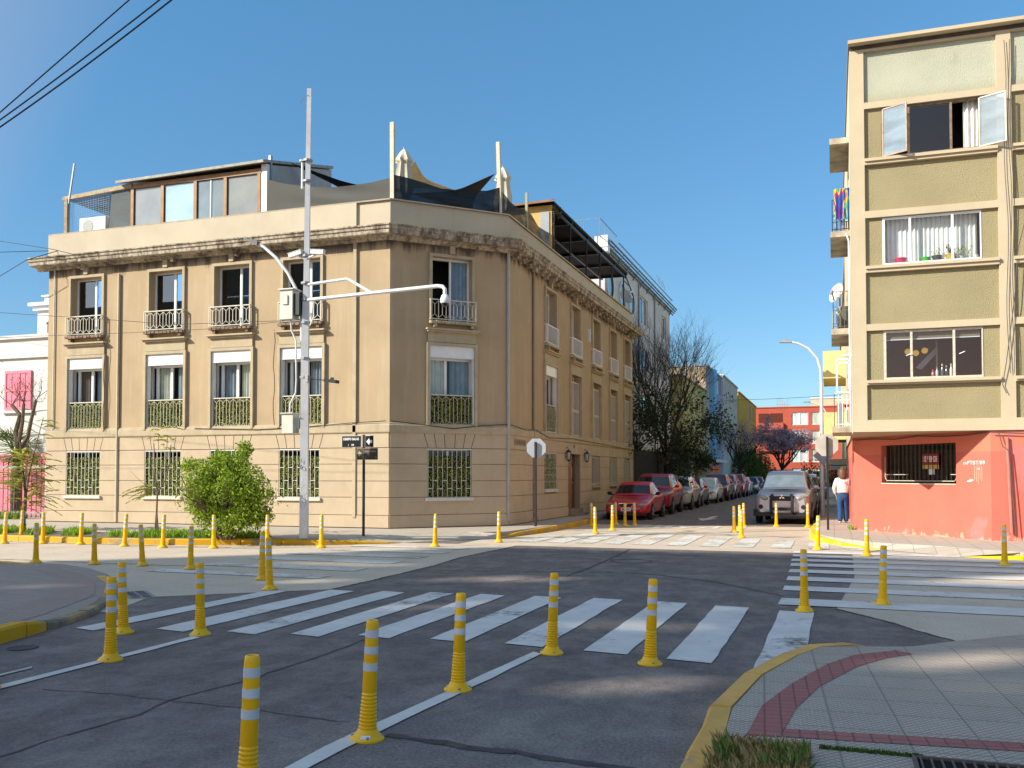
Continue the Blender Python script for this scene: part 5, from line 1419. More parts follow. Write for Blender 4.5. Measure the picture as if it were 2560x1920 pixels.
yeops = [(118, 121.5, 8.6, 10.3), (123.5, 127, 8.6, 10.3), (118, 121.5, 5.4, 7.2), (123.5, 127, 5.4, 7.2)]
YB = block('apartment_house', 'bright yellow house set before the red block at the end of the street', FY, 105.2, 130.2, 10.8, 12, yeops, mat('egg_yolk_paint', (.62, .37, .02), (.54, .31, .02), scale=.5, rough=.85), mat('yellow_edge', (.45, .3, .08), rough=.9))
FE = frame((0, 140, 0), (1, 0, 0), (0, 1, 0))
rops = []
for z0, z1 in ((8.85, 10.7), (6.1, 8.0), (3.5, 5.35), (.9, 2.6)):
    rops += [(-5.7, -3.4, z0, z1), (-3.0, -.7, z0, z1), (1.5, 3.8, z0, z1)]
rops += [(-10.3, -6.9, 8.3, 10.6), (-10.3, -6.9, 5.2, 7.6)]
MT['red_wall'] = mat('brick_red_paint', (.42, .085, .045), (.36, .07, .04), scale=.4, rough=.85)
RE = block('apartment_house', 'brick red apartment block closing the end of the street', FE, -10.7, 14, 11.4, 14, rops[:12], MT['red_wall'], MT['red_wall'], glass='glass', curt=[[(.05, .95, 'curtain_white')], [(.0, .5, 'curtain')], None])
MB(FE).box(-10.3, -6.9, -.02, .02, 8.3, 10.6).box(-10.3, -6.9, -.02, .02, 5.2, 7.6).build('loggia_recess', mat('deep_red_recess', (.10, .02, .012), rough=.9), RE)
for z in (8.2, 5.1): MB(FE).box(-10.5, -6.8, -.5, 0, z, z + 1.0).build('loggia_parapet', MT['red_wall'], RE)
am = MB()
for k in range(7): am.tube([(-7.8 + k * .25, 143, 11.5), (-7.8 + k * .25, 143, 12.4 + random.random() * .9)], .05, 4)
am.tube([(-8, 143, 12.1), (-6, 143, 12.1)], .04, 4)
tag(am.build('aerial', MT['grey']), 'cluster of thin aerials on the red block roof', 'aerial')
t = block('penthouse', 'small cream penthouse on the roof of the red block', FE, -3.0, 3, 12.6, 6, [], MT['cream'], MT['white'], cat='rooftop room', z0=11.5)
# far right: pale yellow building after the apartment block
FSR = frame((.6, 0, 0), (0, -1, 0), (1, 0, 0))
PY = block('apartment_house', 'pale yellow building with boxy balconies behind the street lamp', FSR, -75, -36.3, 10.8, 10, [(-y, -y + 1.6, z, z + 1.3) for y in (44, 52, 60) for z in (3.4, 5.9, 8.4)], mat('pale_yellow_render', (.66, .55, .30), (.58, .48, .26), scale=.7, rough=.9), MT['cream'])
for z in (5.35, 3.0):
    MB().box(-.35, .6, 37.5, 41.0, z, z + 1.05).build('balcony', mat('yellow_balcony', (.70, .56, .26), rough=.85), PY)
MB().box(-.2, .6, 43.5, 49, 2.1, 2.35).build('porch_canopy', MT['cream'], PY)
# left edge: white house with pink woodwork behind an iron fence
FH = frame((0, 27, 0), (1, 0, 0), (0, 1, 0))
HH = thing('white_house', 'low white house with a pink shutter and pink garden wall at the left edge', 'house', (-30, 30, .15))
MT['house_white'] = mat('house_whitewash', (.62, .60, .57), (.56, .54, .51), scale=.8, rough=.9, streak=.12)
MB(FH).box(-44, -24.3, 0, 8, 2.4, 6.78).build('wall', MT['house_white'], HH)
MB(FH).box(-44, -24.2, -.12, 8, 6.78, 6.92).box(-44, -24.2, -.10, 0, 6.05, 6.16).build('cornice', MT['house_white'], HH)
MT['pinkwood'] = mat('pink_gloss_paint', (.74, .20, .27), (.66, .16, .23), scale=3, rough=.5)
sh = MB(FH)
for a, b in ((-29.68, -29.04), (-29.02, -28.40)):
    sh.box(a, a + .08, -.07, 0, 4.10, 5.58); sh.box(b - .08, b, -.07, 0, 4.10, 5.58); sh.box(a + .08, b - .08, -.07, 0, 5.48, 5.58); sh.box(a + .08, b - .08, -.07, 0, 4.10, 4.2); sh.box(a + .08, b - .08, -.07, 0, 4.8, 4.88)
    sh.box(a + .08, b - .08, -.045, 0, 4.1, 5.58); sh.box((a + b) / 2 - .02, (a + b) / 2 + .02, -.06, 0, 4.1, 5.58)
sh.build('shutter', MT['pinkwood'], HH)
MB(FH).box(-29.8, -28.3, -.12, 0, 3.98, 4.08).build('window_sill', MT['house_white'], HH)
MB(FH).box(-44, -24.3, -.05, 0, .1, 2.42).build('pink_base', MT['pinkwood'], HH)
MB().tube([(-28.2, 27.6, 6.9), (-28.2, 27.6, 7.4)], .10, 8).lathe([(.16, 7.42), (.02, 7.55)], (-28.2, 27.6, 0), 8).build('chimney', mat('rusty_flue', (.16, .06, .04), rough=.8), HH)
wt = thing('white_tower', 'slim white ornate tower top behind the left end of the corner building', 'tower', (-31, 34, 6))
MB().box(-35.5, -34.5, 34, 35, 0, 9.6).build('shaft', MT['house_white'], wt)
MB().box(-35.8, -34.2, 33.7, 35.3, 9.6, 9.75).box(-35.65, -34.35, 33.85, 35.15, 9.4, 9.6).box(-35.3, -34.5, 34.2, 34.9, 9.75, 10.1).box(-35.4, -34.4, 34.1, 35, 10.1, 10.16).box(-35.1, -34.6, 34.3, 34.8, 10.3, 10.36).tube([(-34.9, 34.5, 10), (-34.9, 34.5, 10.8)], .04, 4).build('capital', MT['white'], wt)
IF = thing('iron_fence', 'black iron picket fence in front of the white and pink house', 'fence', (-30, 24.6, .15))
pk = MB()
x = -25.2
while x > -36:
    pk.tube([(x, 24.6, .2), (x, 24.6, 2.15)], .014, 4); pk.lathe([(.02, 2.12), (.001, 2.28)], (x, 24.6, 0), 4); x -= .21
pk.build('picket', MT['black'], IF)
MB().box(-36, -25.1, 24.58, 24.62, 1.88, 1.95).box(-36, -25.1, 24.58, 24.62, .34, .40).build('rail', MT['grey'], IF)
MB().box(-25.15, -24.95, 24.5, 24.7, .1, 2.0).build('gate_post', MT['white'], IF)
# unseen block behind the camera; its added roof screen shapes shade and sun patches
SB = thing('unseen_block', 'tall unseen ochre block with an added sun screen across the crossing behind the camera', 'building', (-40, -26, 0))
BH = mat('ochre_block', (.40, .33, .24), (.34, .28, .2), scale=.6, rough=.9)
MB().box(-75, -18, -34, -20.2, 0, 17).build('wall', BH, SB)
FB = frame((0, -20, 0), (1, 0, 0), (0, 1, 0))
sw_ = MB(FB)
hol = [(-42.6, 29.7, 1.7, 1.0), (-41.3, 29.0, 1.0, .3), (-47.8, 30.9, 2.6, .5), (-43.9, 28.55, .8, .7), (-38.9, 26.9, .5, 1.0), (-44.4, 26.6, 1.0, .4), (-43.2, 31.4, 1.3, .16), (-40.6, 27.6, 1.2, .14)]
wall_open(sw_, -51.9, -38.5, 17, 35.25, [(x - a / 2, x + a / 2, z - b / 2, z + b / 2) for x, z, a, b in hol if x < -38.5], .3)
hol2 = [(-31.7, 23.8, .9, .8), (-35.4, 26.3, 1.5, .45), (-36.6, 27.7, .4, .8), (-30.6, 25.1, .9, 1.1), (-29.4, 24.2, 1.0, .3), (-27.9, 23.05, 1.6, .26), (-27.3, 22.6, 1.2, .22), (-33.5, 25.2, .8, .2), (-29.9, 25.4, .9, .2), (-26.4, 23.6, .9, .3)]
wall_open(sw_, -38.5, -18, 17, 31.3, [(x - a / 2, x + a / 2, z - b / 2, z + b / 2) for x, z, a, b in hol2], .3)
sw_.build('added_sun_screen', BH, SB)
# ------------------------------------------------------------------ cars
MT['tyre'] = mat('tyre_rubber', (.015, .015, .016), rough=.85)
MT['rim'] = mat('alloy_rim', (.45, .45, .46), (.38, .38, .4), rough=.35, metal=.6)
MT['car_glass'] = mat('car_glass', (.012, .016, .02), rough=.04, spec=.8)
MT['car_black'] = mat('car_trim', (.018, .018, .019), rough=.6)
MT['lamp_clear'] = mat('headlight_glass', (.30, .29, .27), (.16, .155, .15), rough=.15, spec=.7, scale=20, src='obj')
MT['plate'] = mat('plate_white', (.72, .72, .70), rough=.5)
MT['chrome'] = mat('chrome', (.65, .65, .66), rough=.2, metal=.9)
def carpaint(name, c, metal=.0, rough=.32):
    return mat(name, c, tuple(x * .93 for x in c), rough=rough, metal=metal, coat=.8, spec=.5, scale=1.5, src='obj')
def make_car(label, x, y, rot, L, W, H, paint, kind, plate=None, extra=None, group='cars parked along the street', detail=True):
    """nose at the origin pointing -y, tail at +L; kinds: sedan, hatch, suv"""
    t = thing('parked_car', label, 'car', (x, y, 0.008), rot, group)
    w = W / 2
    suv = kind == 'suv'
    zb = .19 if not suv else .27
    hood = H * (.585 if not suv else .60); belt = H * (.635 if not suv else .645)
    nose = hood - (.16 if not suv else .08)
    cowl = L * (.275 if not suv else .245); rs = cowl + (.66 if not suv else .52)
    if kind == 'sedan': re_, rw, th = L * .66, L * .83, H * .665
    elif kind == 'hatch': re_, rw, th = L * .82, L * .95, H * .64
    else: re_, rw, th = L * .90, L * .965, H * .64
    tail = L
    b0 = rs + (re_ - rs) * .44
    q0 = rs + (re_ - rs) * (.90 if not suv else .80)
    # y, half width, bottom, waist, roof-edge height, centre height, roof half width
    S_ = [
        (.00, w * .80, zb + .10, nose - .17, nose - .10, nose - .07, w * .66, 'b'),
        (.05, w * .90, zb + .01, nose - .10, nose - .02, nose + .01, w * .72, 'b'),
        (.20, w * .975, zb, nose - .04, nose + .04, nose + .06, w * .78, 'b'),
        (cowl * .62, w, zb, belt - .13, hood - .05, hood - .02, w * .82, 'b'),
        (cowl - .02, w, zb, belt - .05, hood + .005, hood + .03, w * .82, 'b'),
        (cowl + .035, w, zb, belt - .04, hood + .035, hood + .06, w * .81, 'ws'),
        (rs - .055, w, zb, belt, H - .105, H - .065, w * .675, 'b'),
        (rs + .02, w, zb, belt, H - .055, H - .015, w * .665, 'sg'),
        (b0, w, zb, belt + .01, H - .03, H + .005, w * .675, 'b'),
        (b0 + .09, w, zb, belt + .01, H - .03, H + .005, w * .675, 'sg'),
        (q0, w, zb, belt + .015, H - .045, H - .01, w * .665, 'b'),
        (q0 + .10, w, zb, belt + .02, H - .055, H - .02, w * .655, 'sg2' if suv else 'b'),
        (re_, w, zb, belt + .02, H - .075, H - .035, w * .645, 'rb'),
        (re_ + .08, w * .995, zb, belt + .02, H - .13, H - .09, w * .64, 'rw'),
        (rw - .04, w * .98, zb, belt + .01, th + .03, th + .06, w * .70, 'b'),
        (rw + .03, w * .97, zb, belt - .01, th - .02, th + .01, w * .72, 'b'),
        (tail - .06, w * .92, zb + .03, belt - .06, th - .07, th - .04, w * .70, 'b'),
        (tail, w * .80, zb + .12, belt - .20, th - .24, th - .22, w * .64, 'b'),
    ]
    K = 10
    vs = []
    for (yy, hw, z0, zw, ze, zc, tw, _k) in S_:
        zw = min(zw, ze - .03)
        h = [(hw * .80, z0), (hw * .975, z0 + .05), (hw, z0 + .45 * (zw - z0)), (hw * .985, zw - .07), (hw * .955, zw)]
        a, b = h[-1], (tw, ze)
        h += [(a[0] + (b[0] - a[0]) * .14, a[1] + (b[1] - a[1]) * .14), (a[0] + (b[0] - a[0]) * .84, a[1] + (b[1] - a[1]) * .84), b, (tw * .93, ze + (zc - ze) * .45), (tw * .45, zc)]
        vs += [(p, yy, q) for p, q in h] + [(-p, yy, q) for p, q in reversed(h)]
    n2 = 2 * K
    fs, mi = [], []
    for i in range(len(S_) - 1):
        k = S_[i][7]
        for j in range(n2):
            a, b = i * n2 + j, i * n2 + (j + 1) % n2
            fs.append((a, b, b + n2, a + n2))
            jj = min(j, 18 - j)
            m = 0
            if k == 'ws' and 7 <= j <= 11: m = 1
            elif k == 'rw' and 8 <= j <= 10: m = 3
            elif jj == 5 and (k in ('sg', 'sg2') or (i in (5, 6))): m = 2
            mi.append(m)
    fs.append(tuple(range(n2))); mi.append(0)
    fs.append(tuple(range(len(S_) * n2 - 1, (len(S_) - 1) * n2 - 1, -1))); mi.append(0)
    me = bpy.data.meshes.new('cage'); me.from_pydata(vs, [], fs)
    for q in range(4): me.materials.append(paint)
    me.polygons.foreach_set('material_index', mi)
    ob = bpy.data.objects.new('cage', me); col.objects.link(ob)
    sm_ = ob.modifiers.new('s', 'SUBSURF'); sm_.levels = 2; sm_.render_levels = 2
    ev = bpy.data.meshes.new_from_object(ob.evaluated_get(bpy.context.evaluated_depsgraph_get()))
    bpy.data.objects.remove(ob)
    co = [v.co.copy() for v in ev.vertices]
    reg = {0: [], 1: [], 2: [], 3: [], 4: []}
    for p in ev.polygons:
        m = p.material_index
        if m == 2 and p.center.x < 0: m = 4
        reg[m].append(tuple(p.vertices))
    for m, nm, mt in ((0, 'body', paint), (1, 'windscreen', MT['sunshade'] if extra == 'shade' else MT['car_glass']), (2, 'side_window', MT['car_glass']), (4, 'side_window', MT['car_glass']), (3, 'rear_window', MT['car_glass'])):
        idx, pts, ff = {}, [], []
        for f in reg[m]:
            for v in f:
                if v not in idx: idx[v] = len(pts); pts.append(co[v])
            ff.append(tuple(idx[v] for v in f))
        MB().add(pts, ff).build(nm, mt, t, smooth=80, local=True)
    bpy.data.meshes.remove(ev)
    # dark edging of the windscreen foot
    MB().tube([(-w * .70, cowl + .02, hood + .035), (0, cowl - .02, hood + .055), (w * .70, cowl + .02, hood + .035)], .018, 5).build('wiper_strip', MT['car_black'], t, local=True)
    wr = .30 if not suv else .355
    for yy in (L * .19, L * .80):
        for sx in (-1, 1):
            MB().lathe([(wr * 1.17, sx * (w - .14)), (wr * 1.17, sx * (w - .012)), (wr * 1.05, sx * (w - .004))], (0, yy, wr + .01), 22, axis='x').build('wheel_arch', MT['car_black'], t, local=True)
            wh = MB().lathe([(wr * .62, sx * (w - .18)), (wr * .95, sx * (w - .18)), (wr, sx * (w - .13)), (wr, sx * (w - .01)), (wr * .95, sx * (w + .012)), (wr * .68, sx * (w + .014))], (0, yy, wr), 22, axis='x').build('wheel', MT['tyre'], t, smooth=True, local=True)
            rm = MB().lathe([(wr * .68, sx * (w + .010)), (wr * .60, sx * (w - .02)), (.05, sx * (w + .008)), (.001, sx * (w + .010))], (0, yy, wr), 18, axis='x', cap=False)
            for q in range(5):
                a = q * 2 * math.pi / 5
                rm.tube([(sx * (w + .008), yy, wr), (sx * (w + .002), yy + wr * .62 * math.cos(a), wr + wr * .62 * math.sin(a))], .030, 4)
            rm.build('rim', MT['rim'], wh, smooth=True, local=True)
    hz = nose - (.115 if not suv else .125)
    for sx in (-1, 1):
        hm = MB(); hm.fr = Matrix.Translation((sx * w * .70, .075, hz)) @ Matrix.Rotation(sx * R(22), 4, 'Z') @ Matrix.Rotation(sx * R(-6), 4, 'Y')
        hm.sphere((0, 0, 0), 1, 16, sq=(.20 if not suv else .21, .085, .088 if not suv else .10))
        h_ = hm.build('headlight', MT['lamp_clear'], t, smooth=True, local=True)
        if detail:
            MB().lathe([(.055, -.035), (.045, -.015), (.001, -.01)], (sx * w * .66, .045, hz), 12, axis='y').build('lamp_reflector', MT['chrome'], h_, smooth=True, local=True)
        MB().sphere((sx * (w + .085), cowl + .34, belt + .06), .10, 10, sq=(1, .6, .72)).tube([(sx * (w - .06), cowl + .36, belt), (sx * (w + .07), cowl + .35, belt + .04)], .025, 5).build('mirror', MT['car_black'] if extra == 'sedan' else paint, t, smooth=True, local=True)
    gz0, gz1 = nose - .20, nose - .07
    if extra == 'sedan':
        g = MB(); g.plate([(-.26, gz1), (-.19, gz0 + .02), (.19, gz0 + .02), (.26, gz1)], -.012, .10); g.build('grille', MT['car_black'], t, local=True)
        MB().tube([(-.28, -.016, gz1 + .01), (-.20, -.022, gz0 + .01), (.20, -.022, gz0 + .01), (.28, -.016, gz1 + .01), (.05, -.01, gz1 + .015), (0, -.014, gz1 - .03), (-.05, -.01, gz1 + .015), (-.28, -.016, gz1 + .01)], .012, 5).build('grille_surround', MT['chrome'], t, local=True)
    else:
        MB().plate([(-w * .46, gz1 + .01), (-w * .38, gz0 - .02), (w * .38, gz0 - .02), (w * .46, gz1 + .01)], -.02, .10).build('grille', MT['car_black'], t, local=True)
        MB().box(-w * .38, w * .38, -.012, .0, (gz0 + gz1) / 2 - .012, (gz0 + gz1) / 2 + .012).build('grille_bar', MT['chrome'], t, local=True)
    bz = zb + .10
    bm = MB(); pr = [(-w * .90, .20), (-w * .80, .04), (-w * .45, -.035), (0, -.05), (w * .45, -.035), (w * .80, .04), (w * .90, .20)]; n = len(pr)
    zz = [bz, bz + .03, bz + .17, bz + .20]; of = [.03, .0, .0, .04]
    bm.add([(a, b + o, z) for z, o in zip(zz, of) for a, b in pr], [(r_ * n + i, r_ * n + i + 1, (r_ + 1) * n + i + 1, (r_ + 1) * n + i) for r_ in range(3) for i in range(n - 1)])
    bm.build('bumper', paint, t, smooth=60, local=True)
    MB().box(-w * .58, w * .58, -.03, .05, zb + .0, zb + .09).build('air_intake', MT['car_black'], t, local=True)
    pl = MB().box(-.18, .18, -.066, -.05, bz + .04, bz + .16).build('number_plate', MT['plate'], t, local=True)
    if plate:
        f_ = WM[t.name] @ frame((0, -.068, bz + .10), (1, 0, 0), (0, 1, 0))
        text_mesh('plate_lettering', plate, .09, MT['car_black'], f_, pl, .9, .001, .002)
    if detail:
        for sx in (-1, 1):
            for yy in (b0 - .12, q0 - .10):
                MB().box(sx * (w - .01) - .012, sx * (w - .01) + .010, yy - .16, yy, belt - .15, belt - .12).build('door_handle', MT['car_black'], t, local=True)
            for yy in (cowl + .36, b0 + .04, q0 + .06):
                MB().box(sx * (w - .006) - .003, sx * (w - .006) + .003, yy - .005, yy + .005, zb + .14, belt - .09).build('door_seam', MT['car_black'], t, local=True)
    return t
silver = carpaint('silver_paint', (.40, .41, .44), .45, .33)
wine = carpaint('wine_red_paint', (.30, .014, .03)); dkred = carpaint('dark_maroon_paint', (.075, .010, .016))
navy = carpaint('dark_blue_paint', (.02, .028, .045)); whitep = carpaint('white_car_paint', (.68, .68, .68)); blackp = carpaint('black_car_paint', (.012, .013, .014)); greyp = carpaint('grey_car_paint', (.13, .135, .14), .3)
MT['sunshade'] = mat('silver_sunshade', (.42, .58, .60), (.62, .74, .74), scale=3.2, rough=.3, metal=.2, src='obj')
red = carpaint('bright_red_paint', (.50, .010, .022))
G1 = 'cars parked along the left kerb'
make_car('bright red sedan with a chrome edged grille, first in the left row of parked cars', -7.16, 33.4, R(1), 4.24, 1.68, 1.40, red, 'sedan', 'JR-98 13', 'sedan', G1)
make_car('wine red sport utility vehicle parked right behind the bright red sedan', -7.28, 38.4, R(1), 4.25, 1.80, 1.72, wine, 'suv', None, None, G1)
make_car('silver white estate with grey lower doors, third in the left row of parked cars', -7.2, 43.6, R(1), 4.45, 1.76, 1.60, carpaint('pale_silver_paint', (.55, .55, .53), .3), 'suv', None, None, G1)
make_car('dark blue hatchback hidden between the silver estate and the white hatchback', -7.4, 49.0, 0, 4.0, 1.68, 1.50, navy, 'hatch', None, None, G1)
make_car('white hatchback with a bright windscreen in the left row', -7.28, 54.4, 0, 4.2, 1.76, 1.50, whitep, 'hatch', None, 'shade', G1)
make_car('dark maroon sport utility vehicle parked behind the white hatchback', -7.2, 59.5, 0, 4.5, 1.82, 1.72, dkred, 'suv', None, None, G1, False)
make_car('dark grey sport utility vehicle behind the maroon one in the left row', -7.25, 65.0, 0, 4.4, 1.8, 1.72, greyp, 'suv', None, None, G1, False)
make_car('deep red estate further down the left row of parked cars', -7.15, 70.4, 0, 4.5, 1.8, 1.74, wine, 'suv', None, None, G1, False)
make_car('small white car beyond the deep red estate in the left row', -7.2, 76.0, 0, 4.0, 1.7, 1.5, whitep, 'hatch', None, None, G1, False)
make_car('dark saloon near the far end of the left row of parked cars', -7.0, 82.0, 0, 4.4, 1.75, 1.48, navy, 'sedan', None, None, G1, False)
make_car('farthest visible grey blue car in the left row of parked cars', -7.0, 88.5, 0, 4.3, 1.75, 1.5, greyp, 'sedan', None, None, G1, False)
# silver off-roader with bull bar
S = make_car('silver off-roader with black bull bar, roof rails and a sunshade behind its windscreen', -1.64, 32.2, R(-2), 4.70, 1.82, 1.80, silver, 'suv', 'FS KH-58', 'shade', 'cars parked along the right kerb')
bb = MB()
for x in (-.34, .34): bb.tube([(x, -.04, .38), (x, -.13, .44), (x, -.14, .80), (x * .97, -.06, .93), (x * .9, .02, .97)], .05, 8)
bb.tube([(-.34, -.13, .52), (.34, -.13, .52)], .045, 8)
bb.build('bull_bar', MT['car_black'], S, smooth=True, local=True)
lo = MB()
for sx in (-1, 1): lo.box(min(sx * .40, sx * .86), max(sx * .40, sx * .86), -.045, .10, .27, .40); lo.box(min(sx * .80, sx * .925), max(sx * .80, sx * .925), -.01, .34, .27, .50)
lo.build('lower_bumper', MT['car_black'], S, local=True)
for sx in (-1, 1):
    MB().lathe([(.075, -.09), (.06, -.10), (.02, -.098)], (sx * .68, .07, .58), 12, axis='y').build('fog_light', MT['car_black'], S, local=True)
    MB().tube([(sx * .58, 1.75, 1.80), (sx * .60, 2.2, 1.86), (sx * .58, 3.9, 1.84)], .022, 6).build('roof_rail', MT['car_black'], S, local=True)
em = MB()
for a in (90, 210, 330):
    c, s_ = math.cos(R(a)), math.sin(R(a))
    em.plate([(0, .905), (.05 * c - .028 * s_, .905 + .05 * s_ + .028 * c), (.10 * c, .905 + .10 * s_), (.05 * c + .028 * s_, .905 + .05 * s_ - .028 * c)], -.04, .0)
em.build('emblem', MT['chrome'], S, local=True)
MB().tube([(0, 1.7, 1.80), (0, 1.78, 2.0)], .008, 4).build('antenna', MT['car_black'], S, local=True)
make_car('black car parked directly behind the silver off-roader', -1.45, 38.4, 0, 4.4, 1.78, 1.55, blackp, 'hatch', None, None, 'cars parked along the right kerb', False)
make_car('pale grey roofed car parked third along the right kerb', -1.40, 44.6, 0, 4.5, 1.8, 1.70, silver, 'suv', None, None, 'cars parked along the right kerb', False)
make_car('small dark car far down the right kerb near the pedestrian', -1.2, 62, 0, 4.0, 1.7, 1.5, greyp, 'hatch', None, None, 'cars parked along the right kerb', False)
# ------------------------------------------------------------------ flexible yellow bollards
MT['boll'] = mat('yellow_polyurethane', (.86, .47, .003), (.80, .43, .003), scale=3, rough=.42, spec=.4, soil=.12)
MT['band'] = mat('reflective_band', (.55, .57, .60), (.47, .49, .52), scale=8, rough=.35, spec=.5)
def make_bollard():
    t = thing('bollard', 'bollard', 'bollard')
    prof = [(.0495, .062)]
    z = .075
    while z < .295:
        f = 1 - (z - .07) / .23 * .20
        prof += [(.0575 * f, z), (.0580 * f, z + .007), (.0510 * f, z + .012), (.0510 * f, z + .017)]
        z += .0225
    prof += [(.0455, .30), (.0400, .66), (.0395, .712), (.037, .733), (.033, .742), (.026, .742), (.024, .737), (.001, .735)]
    MB().lathe(prof, n=24).build('post', MT['boll'], t, smooth=50, local=True)
    for z0, z1 in ((.634, .684), (.532, .580), (.428, .477)):
        r0, r1 = .0455 - (z0 - .30) / .36 * .0055, .0455 - (z1 - .30) / .36 * .0055
        MB().lathe([(r0 - .001, z0), (r0 + .0018, z0 + .001), (r1 + .0018, z1 - .001), (r1 - .001, z1)], n=24, cap=False).build('reflective_band', MT['band'], t, smooth=True, local=True)
    b = MB().lathe([(.108, 0), (.108, .012), (.098, .024), (.072, .040), (.062, .064), (.048, .072)], n=28).build('base_flange', MT['boll'], t, smooth=True, local=True)
    for k in range(4):
        a = k * math.pi / 2 + .5
        MB().lathe([(.013, .018), (.013, .032), (.001, .036)], (.088 * math.cos(a), .088 * math.sin(a), 0), 8).build('bolt', MT['grey'], b, local=True)
    return t
BOL = [
 (-18.80, 17.13, .067, 'leaning yellow bollard at the left edge of the photo beside the grassy kerb'),
 (-19.34, 18.11, .069, 'yellow bollard standing at the gap in the yellow kerb near the iron fence'),
 (-17.93, 17.43, .032, 'yellow bollard right in front of the feathery sapling at the kerb'),
 (-14.11, 13.56, .024, 'leftmost of the four shaded and sunlit bollards down the middle of the left street'),
 (-16.84, 17.49, .047, 'leaning kerb bollard below the leftmost ground floor window of the beige building'),
 (-12.87, 13.70, .0, 'second from the left of the four bollards down the middle of the left street'),
 (-15.46, 17.37, .070, 'strongly leaning kerb bollard left of the twin stemmed sapling'),
 (-11.85, 13.78, -.047, 'third of the four middle bollards in the left street, leaning slightly left'),
 (-14.34, 17.32, .045, 'kerb bollard between the twin stemmed sapling and the big bush'),
 (-10.65, 13.58, .022, 'rightmost of the four bollards down the middle of the left street'),
 (-13.17, 17.58, .015, 'kerb bollard directly in front of the big green bush'),
 (-8.51, 12.57, .020, 'rear one of two overlapping bollards at the near end of the left crossing'),
 (-12.05, 18.0, .0, 'kerb bollard seen above the two overlapping bollards, right of the bush'),
 (-7.65, 11.50, -.027, 'front one of two overlapping bollards at the near end of the left crossing'),
 (-10.95, 18.48, .015, 'bollard at the kerb just right of the tall camera pole'),
 (-7.02, 7.89, -.020, 'bollard behind another by the left corner pavement, its base on the first stripe'),
 (-6.10, 6.70, .016, 'bollard standing on the left lane line in front of the corner pavement'),
 (-6.19, 8.06, -.006, 'bollard at the lower edge of the zebra stripes on the left lane line'),
 (-2.80, 4.02, .040, 'nearest bollard, cut off by the bottom edge of the photo'),
 (-2.77, 5.24, .046, 'second nearest bollard, with a white sticker on its base flange'),
 (-2.74, 6.65, .033, 'third bollard along the curving white line in the foreground'),
 (-2.48, 8.29, .034, 'bollard where the foreground white line meets the zebra stripes'),
 (-1.53, 8.10, .038, 'foreground bollard standing alone between two zebra stripes left of the near kerb'),
 (-.35, 11.78, -.015, 'bollard at the corner where the near and right crossings meet'),
 (.57, 12.73, .016, 'bollard in the middle of the right crossing, in shade'),
 (-8.69, 19.69, .028, 'sunlit bollard on the ramp before the chamfered corner'),
 (-7.75, 21.41, .0, 'sunlit bollard at the start of the yellow kerb below the left octagonal sign'),
 (-7.31, 28.84, .0, 'shaded bollard at the end of the yellow kerb before the red sedan'),
 (-6.34, 25.48, -.018, 'sunlit bollard at the far crossing left of the red sedan'),
 (-6.23, 27.13, .0, 'front bollard before the left headlamp of the red sedan'),
 (-6.80, 30.1, .0, 'bollard half hidden behind another before the left headlamp of the red sedan'),
 (-6.35, 29.45, .0, 'bollard before the number plate of the red sedan'),
 (-6.11, 29.82, -.021, 'bollard before the right headlamp of the red sedan'),
 (-2.72, 27.39, .0, 'leftmost of the cluster of four bollards in the middle of the far street'),
 (-2.65, 28.35, .0, 'second of the clustered bollards in the far street, behind the front one'),
 (-2.72, 30.42, .0, 'rearmost of the cluster of four bollards in the middle of the far street'),
 (-2.30, 25.04, .0, 'nearest of the cluster of four bollards in the middle of the far street'),
 (-1.74, 30.75, .0, 'bollard in front of the bull bar of the silver off-roader'),
 (-.78, 30.53, .0, 'bollard before the right fog lamp of the silver off-roader'),
 (-.35, 21.57, .014, 'sunlit bollard before the bright yellow kerb of the right corner'),
 (.62, 20.19, -.013, 'sunlit bollard in front of the pink wall on the ramp of the right corner'),
 (2.92, 18.95, .0, 'sunlit bollard near the downpipe of the pink wall at the right'),
 (-6.20, 5.50, .0, 'bollard at the left edge of which only the base shows'),
]
proto = make_bollard()
for i, (x, y, ln, lab) in enumerate(BOL):
    b = proto if i == 0 else copy_tree(proto)
    u = 1280 + 2323.6 * (x * .945 + y * .327) / (y * .945 - x * .327)
    b.location = (x, y, .012 if y > 9 else .0005)
    b.rotation_euler = (random.uniform(-.01, .01), ln - (1280 - u) * .0306 / 2323.6, random.random() * 6)
    if ln: b.rotation_euler = Matrix.Rotation(ln - (1280 - u) * .0306 / 2323.6, 4, Vector((-.327, .945, 0))).to_euler()
    b['label'] = lab; b['group'] = 'yellow bollards of the crossing'
    if 'sticker' in lab:
        WM[b.name] = Matrix.Translation(b.location)
        fs_ = Matrix.Translation((x, y, 0)) @ Matrix.Rotation(.35, 4, 'Z')
        MB(fs_).add([(-.03, -.0985, .0255), (.03, -.0985, .0255), (.03, -.073, .0415), (-.03, -.073, .0415)], [(0, 1, 2, 3)]).build('sticker', MT['white'], b)

